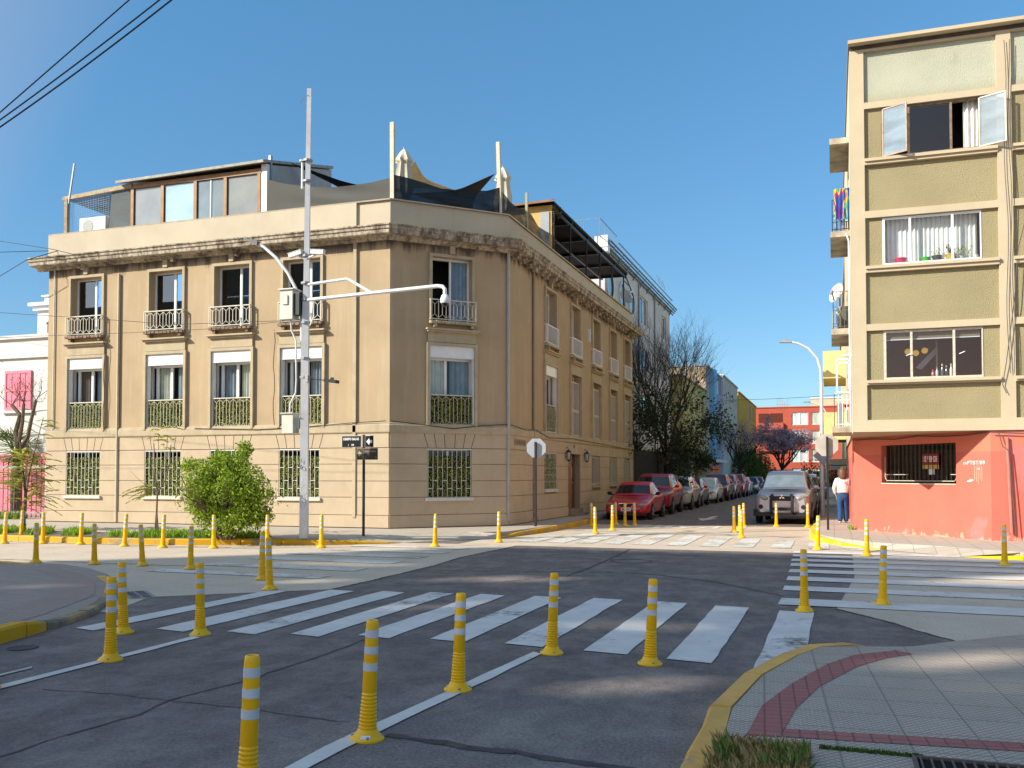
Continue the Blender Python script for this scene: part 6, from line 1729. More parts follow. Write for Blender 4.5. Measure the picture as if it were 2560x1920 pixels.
# ------------------------------------------------------------------ tall camera pole with its street lamp
MT['galv'] = mat('galvanised_steel', (.62, .62, .61), (.52, .52, .52), scale=3, rough=.42, metal=.12, streak=.2)
MT['cabinet'] = mat('cabinet_paint', (.56, .55, .47), (.48, .47, .40), scale=4, rough=.5)
PX, PY_ = -11.87, 19.24
CPOL = thing('camera_pole', 'tall square white camera pole with long side arm, dome camera and street lamp', 'pole', (PX, PY_, .15))
pm = MB()
a, b = .088, .052
rot = Matrix.Translation((PX, PY_, 0)) @ Matrix.Rotation(R(22), 4, 'Z')
pm.fr = rot
def sq(r, z, dx=0): return [(-r + dx, -r, z), (r + dx, -r, z), (r + dx, r, z), (-r + dx, r, z)]
lv = [(.095, .15, 0), (.085, 4.8, .0), (.065, 6.2, .02), (.055, 9.0, .04), (.050, 10.92, .06)]
vs = sum([sq(r, z, dx) for r, z, dx in lv], [])
pm.add(vs, [(i * 4 + j, i * 4 + (j + 1) % 4, i * 4 + 4 + (j + 1) % 4, i * 4 + 4 + j) for i in range(4) for j in range(4)] + [(3, 2, 1, 0), (16, 17, 18, 19)])
pm.build('shaft', MT['galv'], CPOL)
br = MB()
for z in (3.95, 4.4, 5.25, 5.8, 6.2, 6.85, 8.65, 9.15): br.lathe([(.12, z), (.12, z + .05)], (PX + (z - 5) * .008, PY_, 0), 10)
br.build('clamp', MT['grey'], CPOL)
MB().tube([(-11.80, 19.2, 5.81), (-8.42, 19.2, 5.92), (-8.30, 19.2, 5.90), (-8.245, 19.2, 5.84), (-8.24, 19.2, 5.68)], .045, 8).tube([(-11.80, 19.2, 6.18), (-10.75, 19.2, 6.24), (-10.68, 19.2, 6.22), (-10.10, 19.2, 5.88)], .035, 8).build('side_arm', MT['white'], CPOL, smooth=True)
dm = MB().lathe([(.05, 5.72), (.075, 5.70), (.105, 5.62), (.108, 5.55), (.09, 5.52)], (-8.24, 19.2, 0), 16).build('dome_camera', MT['white'], CPOL, smooth=True)
MB().sphere((-8.24, 19.2, 5.52), .088, 14).build('dome_glass', MT['car_glass'], dm, smooth=True)
for x, dx, lab in ((-12.09, -.16, 'l'), (-11.49, .18, 'r')):
    cm = MB()
    cm.fr = Matrix.Translation((x, 19.15, 6.92)) @ Matrix.Rotation(R(-12 if dx < 0 else 6), 4, 'Y')
    cm.box(-.17, .17, -.06, .06, -.045, .05); cm.box(-.19, .19, -.07, .07, .05, .06)
    cm.fr = None; cm.tube([(PX, 19.2, 6.80), (x - dx * .4, 19.18, 6.88)], .025, 5)
    cm.build('bullet_camera', MT['white'], CPOL)
lp = [(-13.25, 19.24, 7.28), (-13.05, 19.24, 7.20), (-12.69, 19.24, 6.90), (-12.36, 19.24, 6.50), (-12.12, 19.24, 6.08), (-12.0, 19.24, 5.65), (-11.975, 19.24, 5.2), (-11.97, 19.24, 4.75)]
MB().tube(lp, .038, 8).build('lamp_arm', MT['galv'], CPOL, smooth=True)
lh = MB(); lh.fr = Matrix.Translation((-13.35, 19.24, 7.32)) @ Matrix.Rotation(R(24), 4, 'Y')
lh.box(-.24, .18, -.09, .09, -.02, .04); lh.box(-.10, .14, -.06, .06, .04, .08); lh.lathe([(.03, .08), (.03, .13)], (-.06, 0, 0), 8)
lh.build('lamp_head', mat('lamp_grey', (.10, .11, .11), rough=.5), CPOL)
ub = MB().box(-12.42, -12.08, 19.0, 19.3, 5.35, 6.05).box(-12.46, -12.04, 18.96, 19.32, 6.05, 6.08).box(-12.34, -12.20, 18.97, 19.0, 5.70, 5.92)
ub.build('equipment_cabinet', MT['cabinet'], CPOL)
MB().box(-12.08, -11.93, 19.05, 19.25, 5.45, 5.95).build('cabinet_rear', mat('dark_cabinet', (.05, .055, .05), rough=.6), CPOL)
MB().box(-12.36, -12.06, 19.02, 19.3, 2.64, 3.10).box(-12.39, -12.04, 18.98, 19.32, 3.10, 3.125).box(-12.06, -11.96, 19.15, 19.3, 2.75, 3.0).build('equipment_cabinet', MT['cabinet'], CPOL)
cd = MB().tube([(-12.18, 19.1, 5.35), (-12.18, 19.12, 5.1), (-12.06, 19.13, 4.85), (-12.04, 19.13, 3.9), (-12.05, 19.12, 3.6), (-12.18, 19.1, 3.35), (-12.2, 19.1, 3.1)], .024, 6).tube([(-11.72, 19.2, 5.9), (-11.64, 19.2, 5.7), (-11.62, 19.2, 5.4), (-11.72, 19.2, 5.2)], .018, 5)
cd.build('conduit', MT['galv'], CPOL)
fl_ = MB(); fl_.tube([(-11.78, 19.2, 3.93), (-11.3, 19.18, 3.88)], .012, 5); fl_.fr = Matrix.Translation((-11.12, 19.18, 3.86)) @ Matrix.Rotation(R(8), 4, 'Y'); fl_.box(-.16, .16, -.09, .09, -.045, .03); fl_.box(-.02, .04, -.03, .03, .03, .08)
fl_.build('flood_lamp', MT['black'], CPOL)
MB().box(-11.78, -11.70, 19.08, 19.2, 3.84, 4.0).build('junction_box', MT['grey'], CPOL)
MB().tube([(-11.96, 19.2, 8.5), (-11.96, 19.2, 9.18)], .03, 6).lathe([(.07, 9.15), (.07, 9.19)], (-11.96, 19.2, 0), 8).build('short_tube', MT['galv'], CPOL)
MB().tube([(-11.80, 19.2, 10.75), (-11.95, 19.2, 10.7), (-12.05, 19.2, 10.55)], .006, 4).build('loose_wire', MT['black'], CPOL)
for ch, z in (('1', 1.98), ('0', 1.83)):
    f_ = Matrix.Translation((PX - .01, PY_ - .128, z)); text_mesh('pole_number', ch, .14, MT['car_black'], f_, CPOL, 1, .001)
fd = MB(rot)
for k in range(26):
    z = random.uniform(.3, 1.5); s = random.uniform(-.085, .06)
    fd.box(s, s + random.uniform(.01, .04), -.0965, -.094, z, z + random.uniform(.02, .09))
fd.build('torn_paper', MT['white'], CPOL)

# ------------------------------------------------------------------ street signs
SP = thing('street_sign', 'black post with OBISPO SALAS street sign and white arrow before the beige corner', 'street sign', (-10.94, 20.45, .15))
MB().tube([(-10.94, 20.45, .15), (-10.94, 20.45, 2.64)], .034, 8).build('post', MT['black'], SP)
MT['signblack'] = mat('sign_black', (.008, .012, .011), rough=.35)
MT['signwhite'] = mat('sign_white', (.72, .72, .70), rough=.4)
def blade(x0, x1, z0, z1, fc, edge=MT['signwhite']):
    b_ = MB().box(x0 - .008, x1 + .008, 20.405, 20.412, z0 - .008, z1 + .008).build('sign_blade', edge, SP)
    MB().box(x0, x1, 20.400, 20.405, z0, z1).build('sign_face', fc, b_)
    return b_
def arrow(x0, x1, z, h, mt, par):
    m_ = (x0 * .45 + x1 * .55)
    MB().add([(p[0], 20.3985, p[1]) for p in [(x0, z), (m_, z + h), (m_, z + h * .42), (x1, z + h * .42), (x1, z - h * .42), (m_, z - h * .42), (m_, z - h)]], [(0, 1, 2, 3, 4, 5, 6)]).build('arrow', mt, par)
fnt = lambda x, z: frame((x, 20.398, z), (1, 0, 0), (0, 1, 0))
b1 = blade(-11.52, -11.0, 2.34, 2.61, MT['signblack'])
text_mesh('lettering', 'OBISPO SALAS', .082, MT['signwhite'], fnt(-11.27, 2.535), b1, .84, .0008, .003)
text_mesh('lettering', '1    100', .06, MT['signwhite'], fnt(-11.27, 2.39), b1, .9, .0008, .002)
b2 = blade(-10.88, -10.66, 2.34, 2.61, MT['signblack'])
arrow(-10.85, -10.69, 2.47, .085, MT['signwhite'], b2)
olv = mat('faded_olive_sign', (.07, .055, .03), (.05, .04, .02), rough=.5)
brn = mat('faded_brown_sign', (.06, .042, .032), (.035, .025, .02), scale=5, rough=.5)
b3 = blade(-11.10, -10.96, 2.03, 2.30, olv, MT['mould']); arrow(-11.085, -10.98, 2.17, .08, mat('faded_white', (.48, .44, .34), rough=.6), b3)
b4 = blade(-10.92, -10.54, 2.03, 2.30, brn, MT['mould'])
MB().box(-10.90, -10.58, 20.3985, 20.40, 2.205, 2.25).build('faded_lettering', mat('faded_letters', (.17, .13, .095), rough=.6), b4)
for x in (-10.88, -10.60): MB().box(x, x + .035, 20.3985, 20.40, 2.06, 2.10).build('faded_lettering', mat('faded_letters', (.17, .13, .095), rough=.6), b4)
def stop_sign(x, y, z, r, ztop, label, dx=0, rz=0, mt=None):
    t = thing('stop_sign', label, 'road sign', (x, y, .15))
    MB().tube([(x, y, .15), (x, y, ztop)], .042, 4).build('post', MT['black'], t)
    f_ = Matrix.Translation((x + dx, y + .06, z)) @ Matrix.Rotation(rz, 4, 'Z')
    pts = [(r * math.cos(R(22.5 + 45 * k)), r * math.sin(R(22.5 + 45 * k))) for k in range(8)]
    MB(f_).plate(pts, 0, .006).build('octagon_plate', mt, t)
    MB(f_).plate([(p[0] * .99, p[1] * .99) for p in pts], .006, .008).build('red_face', mat('stop_red', (.5, .02, .02), rough=.4), t)
    return t
stop_sign(-8.24, 25.93, 2.44, .30, 2.62, 'back of an octagonal stop sign on a black post at the beige corner', 0, .2, mat('sign_back_grey', (.42, .44, .47), rough=.5, metal=.15))
stop_sign(-.16, 26.9, 2.47, .325, 2.70, 'dirty back of an octagonal stop sign on a black post before the pink corner', -.015, .1, mat('sign_back_beige', (.52, .47, .40), (.40, .36, .31), scale=3, rough=.6))
SL = thing('street_lamp', 'tall curved grey street lamp beyond the right octagonal sign', 'street lamp', (-.40, 36.2, .15))
MB().tube([(-.40, 36.2, .15), (-.40, 36.2, 2.5), (-.40, 36.2, 4.9), (-.42, 36.2, 5.56), (-.54, 36.2, 5.98), (-.85, 36.2, 6.36), (-1.2, 36.2, 6.56), (-1.46, 36.2, 6.63)], [.085, .08, .06, .05, .05, .045, .04, .04], 8).build('pole', MT['galv'], SL, smooth=True)
MB().add([(-1.46, 36.12, 6.60), (-1.46, 36.28, 6.60), (-1.88, 36.30, 6.62), (-1.88, 36.10, 6.62), (-1.46, 36.15, 6.68), (-1.46, 36.25, 6.68), (-1.80, 36.26, 6.72), (-1.80, 36.14, 6.72)], [(3, 2, 1, 0), (4, 5, 6, 7), (0, 1, 5, 4), (1, 2, 6, 5), (2, 3, 7, 6), (3, 0, 4, 7)]).box(-1.66, -1.58, 36.17, 36.23, 6.7, 6.78).build('lamp_head', MT['grey'], SL)
dg = MB(); f_ = Matrix.Translation((-.36, 36.1, 2.36)); dg.fr = f_
dg.plate([(0, .36), (-.36, 0), (0, -.36), (.36, 0)], 0, .006)
dg.build('diamond_plate', mat('diamond_back', (.28, .28, .33), rough=.5), SL)
t = thing('street_lamp', 'small distant street lamp near the red block', 'street lamp', (-.55, 75, .15))
MB().tube([(-.55, 75, .1), (-.55, 75, 6.5), (-.8, 75, 6.95), (-1.5, 75, 7.2), (-1.75, 75, 7.25)], .05, 6).build('pole', MT['galv'], t, smooth=True)
MB().box(-2.15, -1.7, 74.9, 75.1, 7.22, 7.32).build('lamp_head', MT['grey'], t)
t = thing('road_sign', 'thin dark sign post on the right pavement behind the pedestrian', 'road sign', (.12, 65, .15))
MB().tube([(.12, 65, .1), (.12, 65, 2.7)], .05, 6).build('post', MT['black'], t); MB().box(-.2, .5, 64.93, 64.96, 2.0, 2.7).build('plate', MT['grey'], t)

# ------------------------------------------------------------------ overhead cables
def cable(label, pts, r=.012, sag=0, name='overhead_cable'):
    P = []
    for i in range(len(pts) - 1):
        a, b_ = Vector(pts[i]), Vector(pts[i + 1])
        for k in range(14):
            t = k / 14; p = a.lerp(b_, t); p.z -= sag * 4 * t * (1 - t); P.append(p)
    P.append(Vector(pts[-1]))
    return tag(MB().tube(P, r, 5).build(name, MT['cable'], smooth=True), label, 'cable')
MT['cable'] = mat('black_cable', (.018, .022, .03), rough=.6)
cable('uppermost of the three black cables crossing the sky at top left', [(-16.8, 10, 3.75 + .35), (-11.19, 10, 6.82), (-8.93, 10, 8.07), (-2, 10, 11.9)], .0095, .0)
cable('middle one of the three black cables crossing the sky at top left', [(-16.8, 10, 4.2), (-11.19, 10, 6.71), (-8.44, 10, 7.98), (-2, 10, 10.95)], .0105, .02)
cable('lowest of the three black cables crossing the sky at top left', [(-16.8, 10, 4.15), (-11.18, 10, 6.61), (-8.24, 10, 7.95), (-2, 10, 10.8)], .0115, .03)
cable('thin cable rising to the parapet end of the beige building', [(-40, 22.6, 7.95), (-25.19, 22.6, 8.79), (-23.95, 23.4, 8.92)], .010)
cable('thin cable falling across the parapet end to the cornice', [(-40, 22.6, 11.5), (-25.2, 22.6, 9.15), (-23.08, 22.6, 8.72), (-22.0, 22.9, 8.45)], .010)
cable('sagging black cable meeting the parapet end of the beige building from below', [(-32, 22.6, 5.9), (-25.17, 22.6, 8.02), (-24.1, 22.6, 8.45), (-23.6, 23.4, 8.9)], .012)
cable('long thin cable running along the top storey to the camera pole', [(-40, 19.3, 7.7), (-21.47, 19.3, 6.08), (-18.0, 19.3, 5.71), (-15.7, 19.3, 5.45), (-12.0, 19.3, 5.36)], .007)
cable('lower thin cable running between storeys to the camera pole', [(-40, 19.3, 5.6), (-21.46, 19.3, 5.40), (-17.1, 19.3, 5.31), (-14.4, 19.3, 5.28), (-12.0, 19.3, 5.38)], .006)
cable('thin cable spanning the far street to the street lamp', [(-10.4, 60, 6.3), (-5.6, 60, 6.39), (.6, 60, 6.55)], .012, .05)

# ------------------------------------------------------------------ gratings
t = thing('drain_grate', 'dark barred drain grating in the near right pavement', 'drain', (.75, 5.3, .12))
MB().box(.405, 1.6, 4.6, 5.50, .1215, .1225).build('pit', mat('pit_black', (.006, .005, .005), rough=1), t)
gb = MB(); x = .42
while x < 1.6: gb.box(x, x + .010, 4.6, 5.49, .123, .135); x += .052
gb.box(.40, 1.62, 5.49, 5.512, .122, .137); gb.box(.385, .405, 4.6, 5.512, .122, .137)
gb.build('grate_bar', mat('rusty_iron', (.13, .09, .075), (.08, .06, .055), scale=20, rough=.7), t)
t = thing('drain_grate', 'concrete gully with five slots beside the left corner pavement', 'drain', (-9.0, 10.4, 0))
f_ = Matrix.Translation((-9.05, 10.45, .006)) @ Matrix.Rotation(R(-40), 4, 'Z')
MB(f_).box(-.42, .42, -.17, .17, -.005, .004).build('gully_frame', mat('gully_concrete', (.28, .28, .27), rough=.85), t)
gs = MB(f_)
for k in range(5):
    for j in range(2): gs.box(-.36 + k * .155, -.27 + k * .155, -.13 + j * .14, -.02 + j * .14, .0045, .0055)
gs.build('slot', MT['dark'], t)
t = thing('manhole_cover', 'small dark round cover in the asphalt below the left yellow kerb', 'manhole cover', (-7.32, 6.9, 0))
MB().lathe([(.14, .004), (.13, .009), (.001, .008)], (-7.32, 6.9, 0), 20).build('lid', mat('iron_lid', (.03, .03, .032), rough=.6), t)
t = thing('shop_banner', 'small pink banner on a pole beside the blue house', 'banner', (-8.8, 70, .15))
MB().tube([(-8.75, 70, .1), (-8.75, 70, 2.9)], .03, 5).build('pole', MT['varnish'], t)
MB().box(-8.75, -7.9, 69.98, 70.0, 1.75, 2.35).build('cloth', mat('pink_banner', (.60, .28, .22), rough=.8), t)

# ------------------------------------------------------------------ the pedestrian
def skin_mesh(name, nodes, edges, mt, par, sub=2):
    me = bpy.data.meshes.new(name)
    me.from_pydata([n[0] for n in nodes], edges, [])
    o = bpy.data.objects.new(name, me); col.objects.link(o)
    sk = o.modifiers.new("skin", 'SKIN')
    for i, n in enumerate(nodes):
        r_ = n[1] if isinstance(n[1], tuple) else (n[1], n[1])
        me.skin_vertices[0].data[i].radius = r_
    me.skin_vertices[0].data[0].use_root = True
    s = o.modifiers.new("sub", 'SUBSURF'); s.levels = sub; s.render_levels = sub
    dg_ = bpy.context.evaluated_depsgraph_get()
    m2 = bpy.data.meshes.new_from_object(o.evaluated_get(dg_))
    bpy.data.objects.remove(o)
    m2.materials.clear(); m2.materials.append(mt)
    m2.polygons.foreach_set('use_smooth', [True] * len(m2.polygons)); m2.name = name
    return link(name, m2, par)
px, py, pz = .26, 31.0, .15
V = lambda x, y, z: (px + x, py + y, pz + z)
T = thing('person', 'pedestrian seen from behind in a pale sweatshirt and blue jeans at the pink corner', 'person', (px, py, pz))
sk_m = mat('skin', (.45, .27, .19), (.40, .24, .17), rough=.6)
nd = [(V(0, 0, .88), (.145, .11)), (V(.0, .02, 1.05), (.13, .10)), (V(.0, .05, 1.25), (.155, .105)), (V(.0, .09, 1.38), (.10, .08)), (V(.0, .12, 1.45), .05), (V(.0, .14, 1.53), .075), (V(0, .15, 1.60), .085), (V(0, .15, 1.66), .06),
      (V(-.07, 0, .78), .09), (V(-.07, .02, .46), .06), (V(-.075, 0, .08), .042), (V(-.075, .08, .035), .035), (V(-.075, .16, .03), .03),
      (V(.07, .03, .78), .09), (V(.085, .09, .46), .06), (V(.09, .10, .08), .042), (V(.09, .18, .035), .035), (V(.09, .26, .03), .03),
      (V(-.17, .06, 1.33), .055), (V(-.235, .02, 1.08), .045), (V(-.20, .08, .88), .034), (V(-.18, .11, .80), .03),
      (V(.16, .12, 1.33), .055), (V(.22, .30, 1.22), .045), (V(.16, .48, 1.28), .033), (V(.13, .56, 1.29), .03)]
ed = [(0, 1), (1, 2), (2, 3), (3, 4), (4, 5), (5, 6), (6, 7), (0, 8), (8, 9), (9, 10), (10, 11), (11, 12), (0, 13), (13, 14), (14, 15), (15, 16), (16, 17), (2, 18), (18, 19), (19, 20), (20, 21), (2, 22), (22, 23), (23, 24), (24, 25)]
bd = skin_mesh('body', nd, ed, sk_m, T)
hands = []
for wx, wy_, wz, dr in ((-.18, .11, .80, Vector((.1, .25, -1))), (.13, .56, 1.29, Vector((-.3, 1, .1)))):
    dr.normalize(); sd_ = dr.cross(Vector((0, 0, 1))).normalized() if abs(dr.z) < .8 else Vector((0, 1, 0))
    hn = [(V(wx, wy_, wz), .026)]; he = []
    base = Vector((wx, wy_, wz)) + dr * .05
    hn.append((V(*base), (.03, .016))); he.append((0, 1))
    for k, l in enumerate((.055, .066, .07, .06)):
        o_ = sd_ * (k - 1.5) * .019
        b0 = base + o_ + dr * .035; b1 = b0 + dr * l * .55; b2 = b1 + (dr + Vector((.25, 0, 0))).normalized() * l * .5
        i = len(hn); hn += [(V(*b0), .0095), (V(*b1), .0085), (V(*b2), .0075)]; he += [(1, i), (i, i + 1), (i + 1, i + 2)]
    th0 = Vector((wx, wy_, wz)) + dr * .02 - sd_ * .03; th1 = th0 + (dr * .7 - sd_ * .6).normalized() * .035; th2 = th1 + dr * .03
    i = len(hn); hn += [(V(*th0), .011), (V(*th1), .0095), (V(*th2), .008)]; he += [(0, i), (i, i + 1), (i + 1, i + 2)]
    skin_mesh('hand', hn, he, sk_m, T, 1)
jn = [(V(0, .0, .90), (.17, .135)), (V(0, .01, .98), (.155, .12)), (V(-.085, 0, .76), (.115, .125)), (V(-.08, .02, .46), .082), (V(-.085, .0, .12), .078), (V(-.085, .0, .04), .085), (V(.08, .03, .76), (.115, .125)), (V(.09, .09, .46), .080), (V(.095, .11, .12), .078), (V(.095, .11, .04), .085)]
skin_mesh('jeans', jn, [(0, 1), (0, 2), (2, 3), (3, 4), (4, 5), (0, 6), (6, 7), (7, 8), (8, 9)], mat('denim', (.022, .075, .20), (.015, .05, .14), scale=8, rough=.85), T)
sn = [(V(0, .03, 1.12), (.19, .145)), (V(0, .01, .925), (.19, .155)), (V(0, .06, 1.27), (.20, .14)), (V(0, .10, 1.39), (.12, .095)), (V(0, .12, 1.43), .075),
      (V(-.19, .06, 1.33), .078), (V(-.26, .02, 1.08), .062), (V(-.215, .08, .88), .045), (V(.17, .12, 1.33), .078), (V(.235, .30, 1.22), .062), (V(.17, .47, 1.28), .045)]
skin_mesh('sweatshirt', sn, [(0, 1), (0, 2), (2, 3), (3, 4), (2, 5), (5, 6), (6, 7), (2, 8), (8, 9), (9, 10)], mat('pale_sweatshirt', (.66, .63, .60), (.56, .53, .50), scale=6, rough=.9), T)
hr = MB()
hr.sphere(V(0, .125, 1.61), .125, 16, sq=(.95, .98, 1.05))
hr.build('hair', mat('brown_hair', (.10, .05, .03), (.06, .03, .02), scale=30, rough=.6), T, smooth=True)
hl_ = skin_mesh('hair_length', [(V(0, .06, 1.60), (.12, .08)), (V(0, .03, 1.50), (.115, .07)), (V(.005, -.01, 1.42), (.085, .05)), (V(.01, -.03, 1.37), (.05, .03))], [(0, 1), (1, 2), (2, 3)], mat('brown_hair', (.12, .06, .035), (.07, .035, .022), scale=30, rough=.6), T)
st_h = MB()
for k in range(90):
    a = R(random.uniform(-205, 25)); c_, s_ = math.cos(a), math.sin(a); e_ = random.uniform(-.02, .02)
    st_h.tube([V(.05 * c_, .125 + .05 * s_, 1.735), V((.118 + e_ * .3) * c_, .125 + .118 * s_, 1.63), V((.122 + e_) * c_, .10 + (.118 + e_) * s_, 1.50), V((.105 + e_) * c_ + e_, .05 + (.085 + e_) * s_, 1.38 + random.uniform(-.03, .06))], [.010, .014, .012, .004], 4)
st_h.build('hair_strand', mat('chestnut_hair', (.17, .085, .045), (.07, .035, .02), scale=25, rough=.5), T, smooth=True)
fc = MB()
fc.sphere(V(0, .245, 1.585), .016, 8, sq=(.8, 1.2, 1.2))
for sx in (-1, 1): fc.sphere(V(sx * .03, .232, 1.605), .009, 8); fc.sphere(V(sx * .098, .15, 1.59), .022, 8, sq=(.4, .8, 1.2))
fc.box(*(px - .02, px + .02), py + .226, py + .232, pz + 1.548, pz + 1.556)
fc.build('face', sk_m, T, smooth=True)
MB().add([V(.05, -.095, 1.27), V(.07, -.09, 1.29), V(.16, -.075, 1.20), V(.165, -.08, 1.165), V(.13, -.09, 1.185)], [(0, 1, 2, 3, 4)]).build('red_print', mat('red_print', (.75, .10, .10), rough=.8), T)
for sx, sy in ((-.085, 0), (.095, .11)):
    MB().sphere(V(sx, sy + .07, .035), .06, 12, sq=(.75, 1.9, .6)).build('shoe', MT['white'], T, smooth=True)
# ------------------------------------------------------------------ plants
MT['bark'] = mat('grey_brown_bark', (.16, .12, .085), (.09, .065, .045), scale=9, rough=.95, bmp=.6, bscale=30)
MT['bark_dark'] = mat('dark_bark', (.045, .036, .03), (.025, .02, .018), scale=9, rough=.95)
def branch(mb, p, d, l, r, depth, spread, tips, bend=.25, up=.1, nk=(2, 4), shrink=.72, seg=4):
    pts, rs = [Vector(p)], [r]
    d = d.normalized()
    for i in range(seg):
        d = (d + Vector((random.gauss(0, bend), random.gauss(0, bend), random.gauss(0, bend) + up)) * .5).normalized()
        pts.append(pts[-1] + d * l / seg); rs.append(r * (1 - .45 * (i + 1) / seg))
    mb.tube(pts, rs, 5 if r > .015 else 3, cap=False)
    if depth == 0:
        tips.append((pts[-1], d)); tips.append((pts[len(pts) // 2], d)); return
    for k in range(random.randint(*nk)):
        t = random.uniform(.45, 1.0)
        i = min(int(t * seg), seg - 1)
        q = pts[i].lerp(pts[i + 1], t * seg - i)
        a = Vector((random.gauss(0, 1), random.gauss(0, 1), random.gauss(0, .7)))
        nd_ = (d + a.normalized() * spread).normalized()
        branch(mb, q, nd_, l * random.uniform(shrink - .12, shrink + .1), rs[i] * .66, depth - 1, spread, tips, bend, up, nk, shrink, seg)

# big green bush
BU = thing('bush', 'big bright green leafy bush on the verge before the beige building', 'bush', (-13.5, 18.5, .15))
st_, tips = MB(), []
for k in range(13):
    a = k * .49 + random.uniform(-.2, .2); rr = random.uniform(.02, .25)
    branch(st_, (-13.5 + rr * math.cos(a), 18.5 + rr * .5 * math.sin(a), .14), Vector((.62 * math.cos(a), .45 * math.sin(a), 1.0)), random.uniform(.8, 1.15), random.uniform(.018, .035), 2, .7, tips, .2, .05, (3, 4), .62, 3)
st_.build('stem', MT['bark'], BU)
lf = MB()
cl_ = [((-13.85, 18.5, 1.30), (.62, .55, .60)), ((-13.25, 18.5, 1.25), (.62, .55, .70)), ((-13.30, 18.5, 1.95), (.42, .4, .38)), ((-14.25, 18.45, 1.65), (.38, .4, .40)), ((-12.75, 18.5, 1.05), (.48, .45, .45)), ((-13.7, 18.45, .75), (.58, .5, .42)), ((-13.05, 18.45, .68), (.55, .45, .40)), ((-14.25, 18.5, .95), (.36, .4, .4)), ((-13.7, 18.5, 2.0), (.3, .3, .25)), ((-12.55, 18.5, .70), (.30, .3, .25)), ((-13.05, 18.5, 2.25), (.22, .22, .22)), ((-14.55, 18.5, 1.85), (.22, .25, .25)), ((-12.95, 18.5, 1.6), (.4, .4, .35)), ((-13.4, 18.4, .55), (.95, .55, .36)), ((-13.0, 18.45, 1.2), (.8, .55, .6)), ((-13.9, 18.45, 1.5), (.65, .55, .6)), ((-14.0, 18.5, 1.1), (.5, .5, .5)), ((-13.55, 18.5, 1.6), (.5, .5, .5)), ((-12.85, 18.5, .9), (.55, .45, .5))]
for c, r in cl_:
    for k in range(int(3200 * r[0] * r[2]) + 200):
        d_ = Vector((random.gauss(0, 1), random.gauss(0, 1), random.gauss(0, 1))).normalized() * (random.random() ** .45)
        p = (c[0] + d_.x * r[0], c[1] + d_.y * r[1], c[2] + d_.z * r[2])
        if p[2] < .22: continue
        n_ = Vector((math.sin(p[0] * 9 + p[2] * 5), math.sin(p[1] * 8 - p[0] * 4), math.sin(p[2] * 10 + 1)))
        if n_.x + n_.y + n_.z < -1.3: continue
        leaves(lf, p, random.uniform(.06, .11))
for p, d_ in tips:
    for k in range(7):
        q = p + Vector((random.gauss(0, .08), random.gauss(0, .08), random.gauss(0, .09)))
        if q.z > .35: leaves(lf, q, random.uniform(.05, .09))
lf.build('foliage', leafmat('bush_leaf', (.05, .10, .007), (.36, .47, .04), .3), BU)

def sapling(name, label, base, stems, lvs, mt, cat='tree'):
    t = thing(name, label, cat, base)
    sm_, lm_ = MB(), MB()
    for pts, r in stems: sm_.tube(pts, [r * (1 - .6 * i / (len(pts) - 1)) for i in range(len(pts))], 6, cap=False)
    sm_.build('trunk', MT['bark'], t, smooth=True)
    for fn in lvs: fn(lm_)
    lm_.build('foliage', mt, t)
    return t
def frond(mb, p, d, l, droop, size=.05, n=14, wid=.11):
    # feathery leaf: a drooping rib with fine leaflets on both sides
    p, d = Vector(p), Vector(d).normalized()
    side = d.cross(Vector((0, 0, 1))).normalized()
    last = p.copy()
    for k in range(1, n + 1):
        t = k / n
        q = p + d * l * t - Vector((0, 0, 1)) * droop * t * t
        w_ = wid * math.sin(math.pi * min(1, t * .9 + .1))
        for s in (-1, 1):
            tip = q + side * s * w_ + d * .05 - Vector((0, 0, .05 * random.random()))
            mb.add([last, q + d * .02, tip, last.lerp(tip, .6) - Vector((0, 0, .01))], [(0, 1, 2, 3)])
        last = q
fe = leafmat('feathery_leaf', (.17, .19, .03), (.42, .42, .10), .45)
random.seed(11)
bx, by = -20.6, 19.4
def fl1(mb):
    for k in range(80):
        z = random.uniform(.85, 2.35); a = random.uniform(0, 6.28)
        frond(mb, (bx + random.gauss(0, .12) + .1 * math.cos(a), by + .1 * math.sin(a), z), (math.cos(a), math.sin(a) * .8, random.uniform(.1, .55)), random.uniform(.5, 1.0), random.uniform(.15, .5), wid=.10)
    for k in range(6):
        a = random.uniform(-.6, .6)
        frond(mb, (bx + .55 + random.gauss(0, .08), by, 2.6 + random.random() * .6), (math.cos(a), .2, .3), .45, .2, wid=.07)
    for k in range(5): frond(mb, (bx + .2, by - .1, .75 + .1 * k), (1, random.uniform(-.4, .4), .1), random.uniform(.7, 1.0), .35, wid=.09)
sapling('feathery_sapling', 'slender feathery leaved sapling before the left end of the beige building', (bx, by, .15),
        [([(bx, by, .14), (bx - .02, by, .6), (bx + .03, by, 1.1), (bx - .06, by, 1.6), (bx - .14, by, 2.2), (bx - .2, by, 2.55)], .045), ([(bx + .03, by, 1.0), (bx + .15, by, 1.7), (bx + .35, by, 2.4), (bx + .6, by, 3.2)], .022), ([(bx, by, .85), (bx - .35, by, 1.2), (bx - .6, by + .1, 1.35)], .014), ([(bx, by, .7), (bx + .4, by, .95), (bx + .7, by, .98)], .012)], [fl1], fe)
MB().tube([(bx - .12, by + .05, .14), (bx - .02, by + .05, 1.95)], .025, 5).build('stake', MT['wood'], bpy.data.objects['feathery_sapling'])
tx, ty = -15.9, 18.95
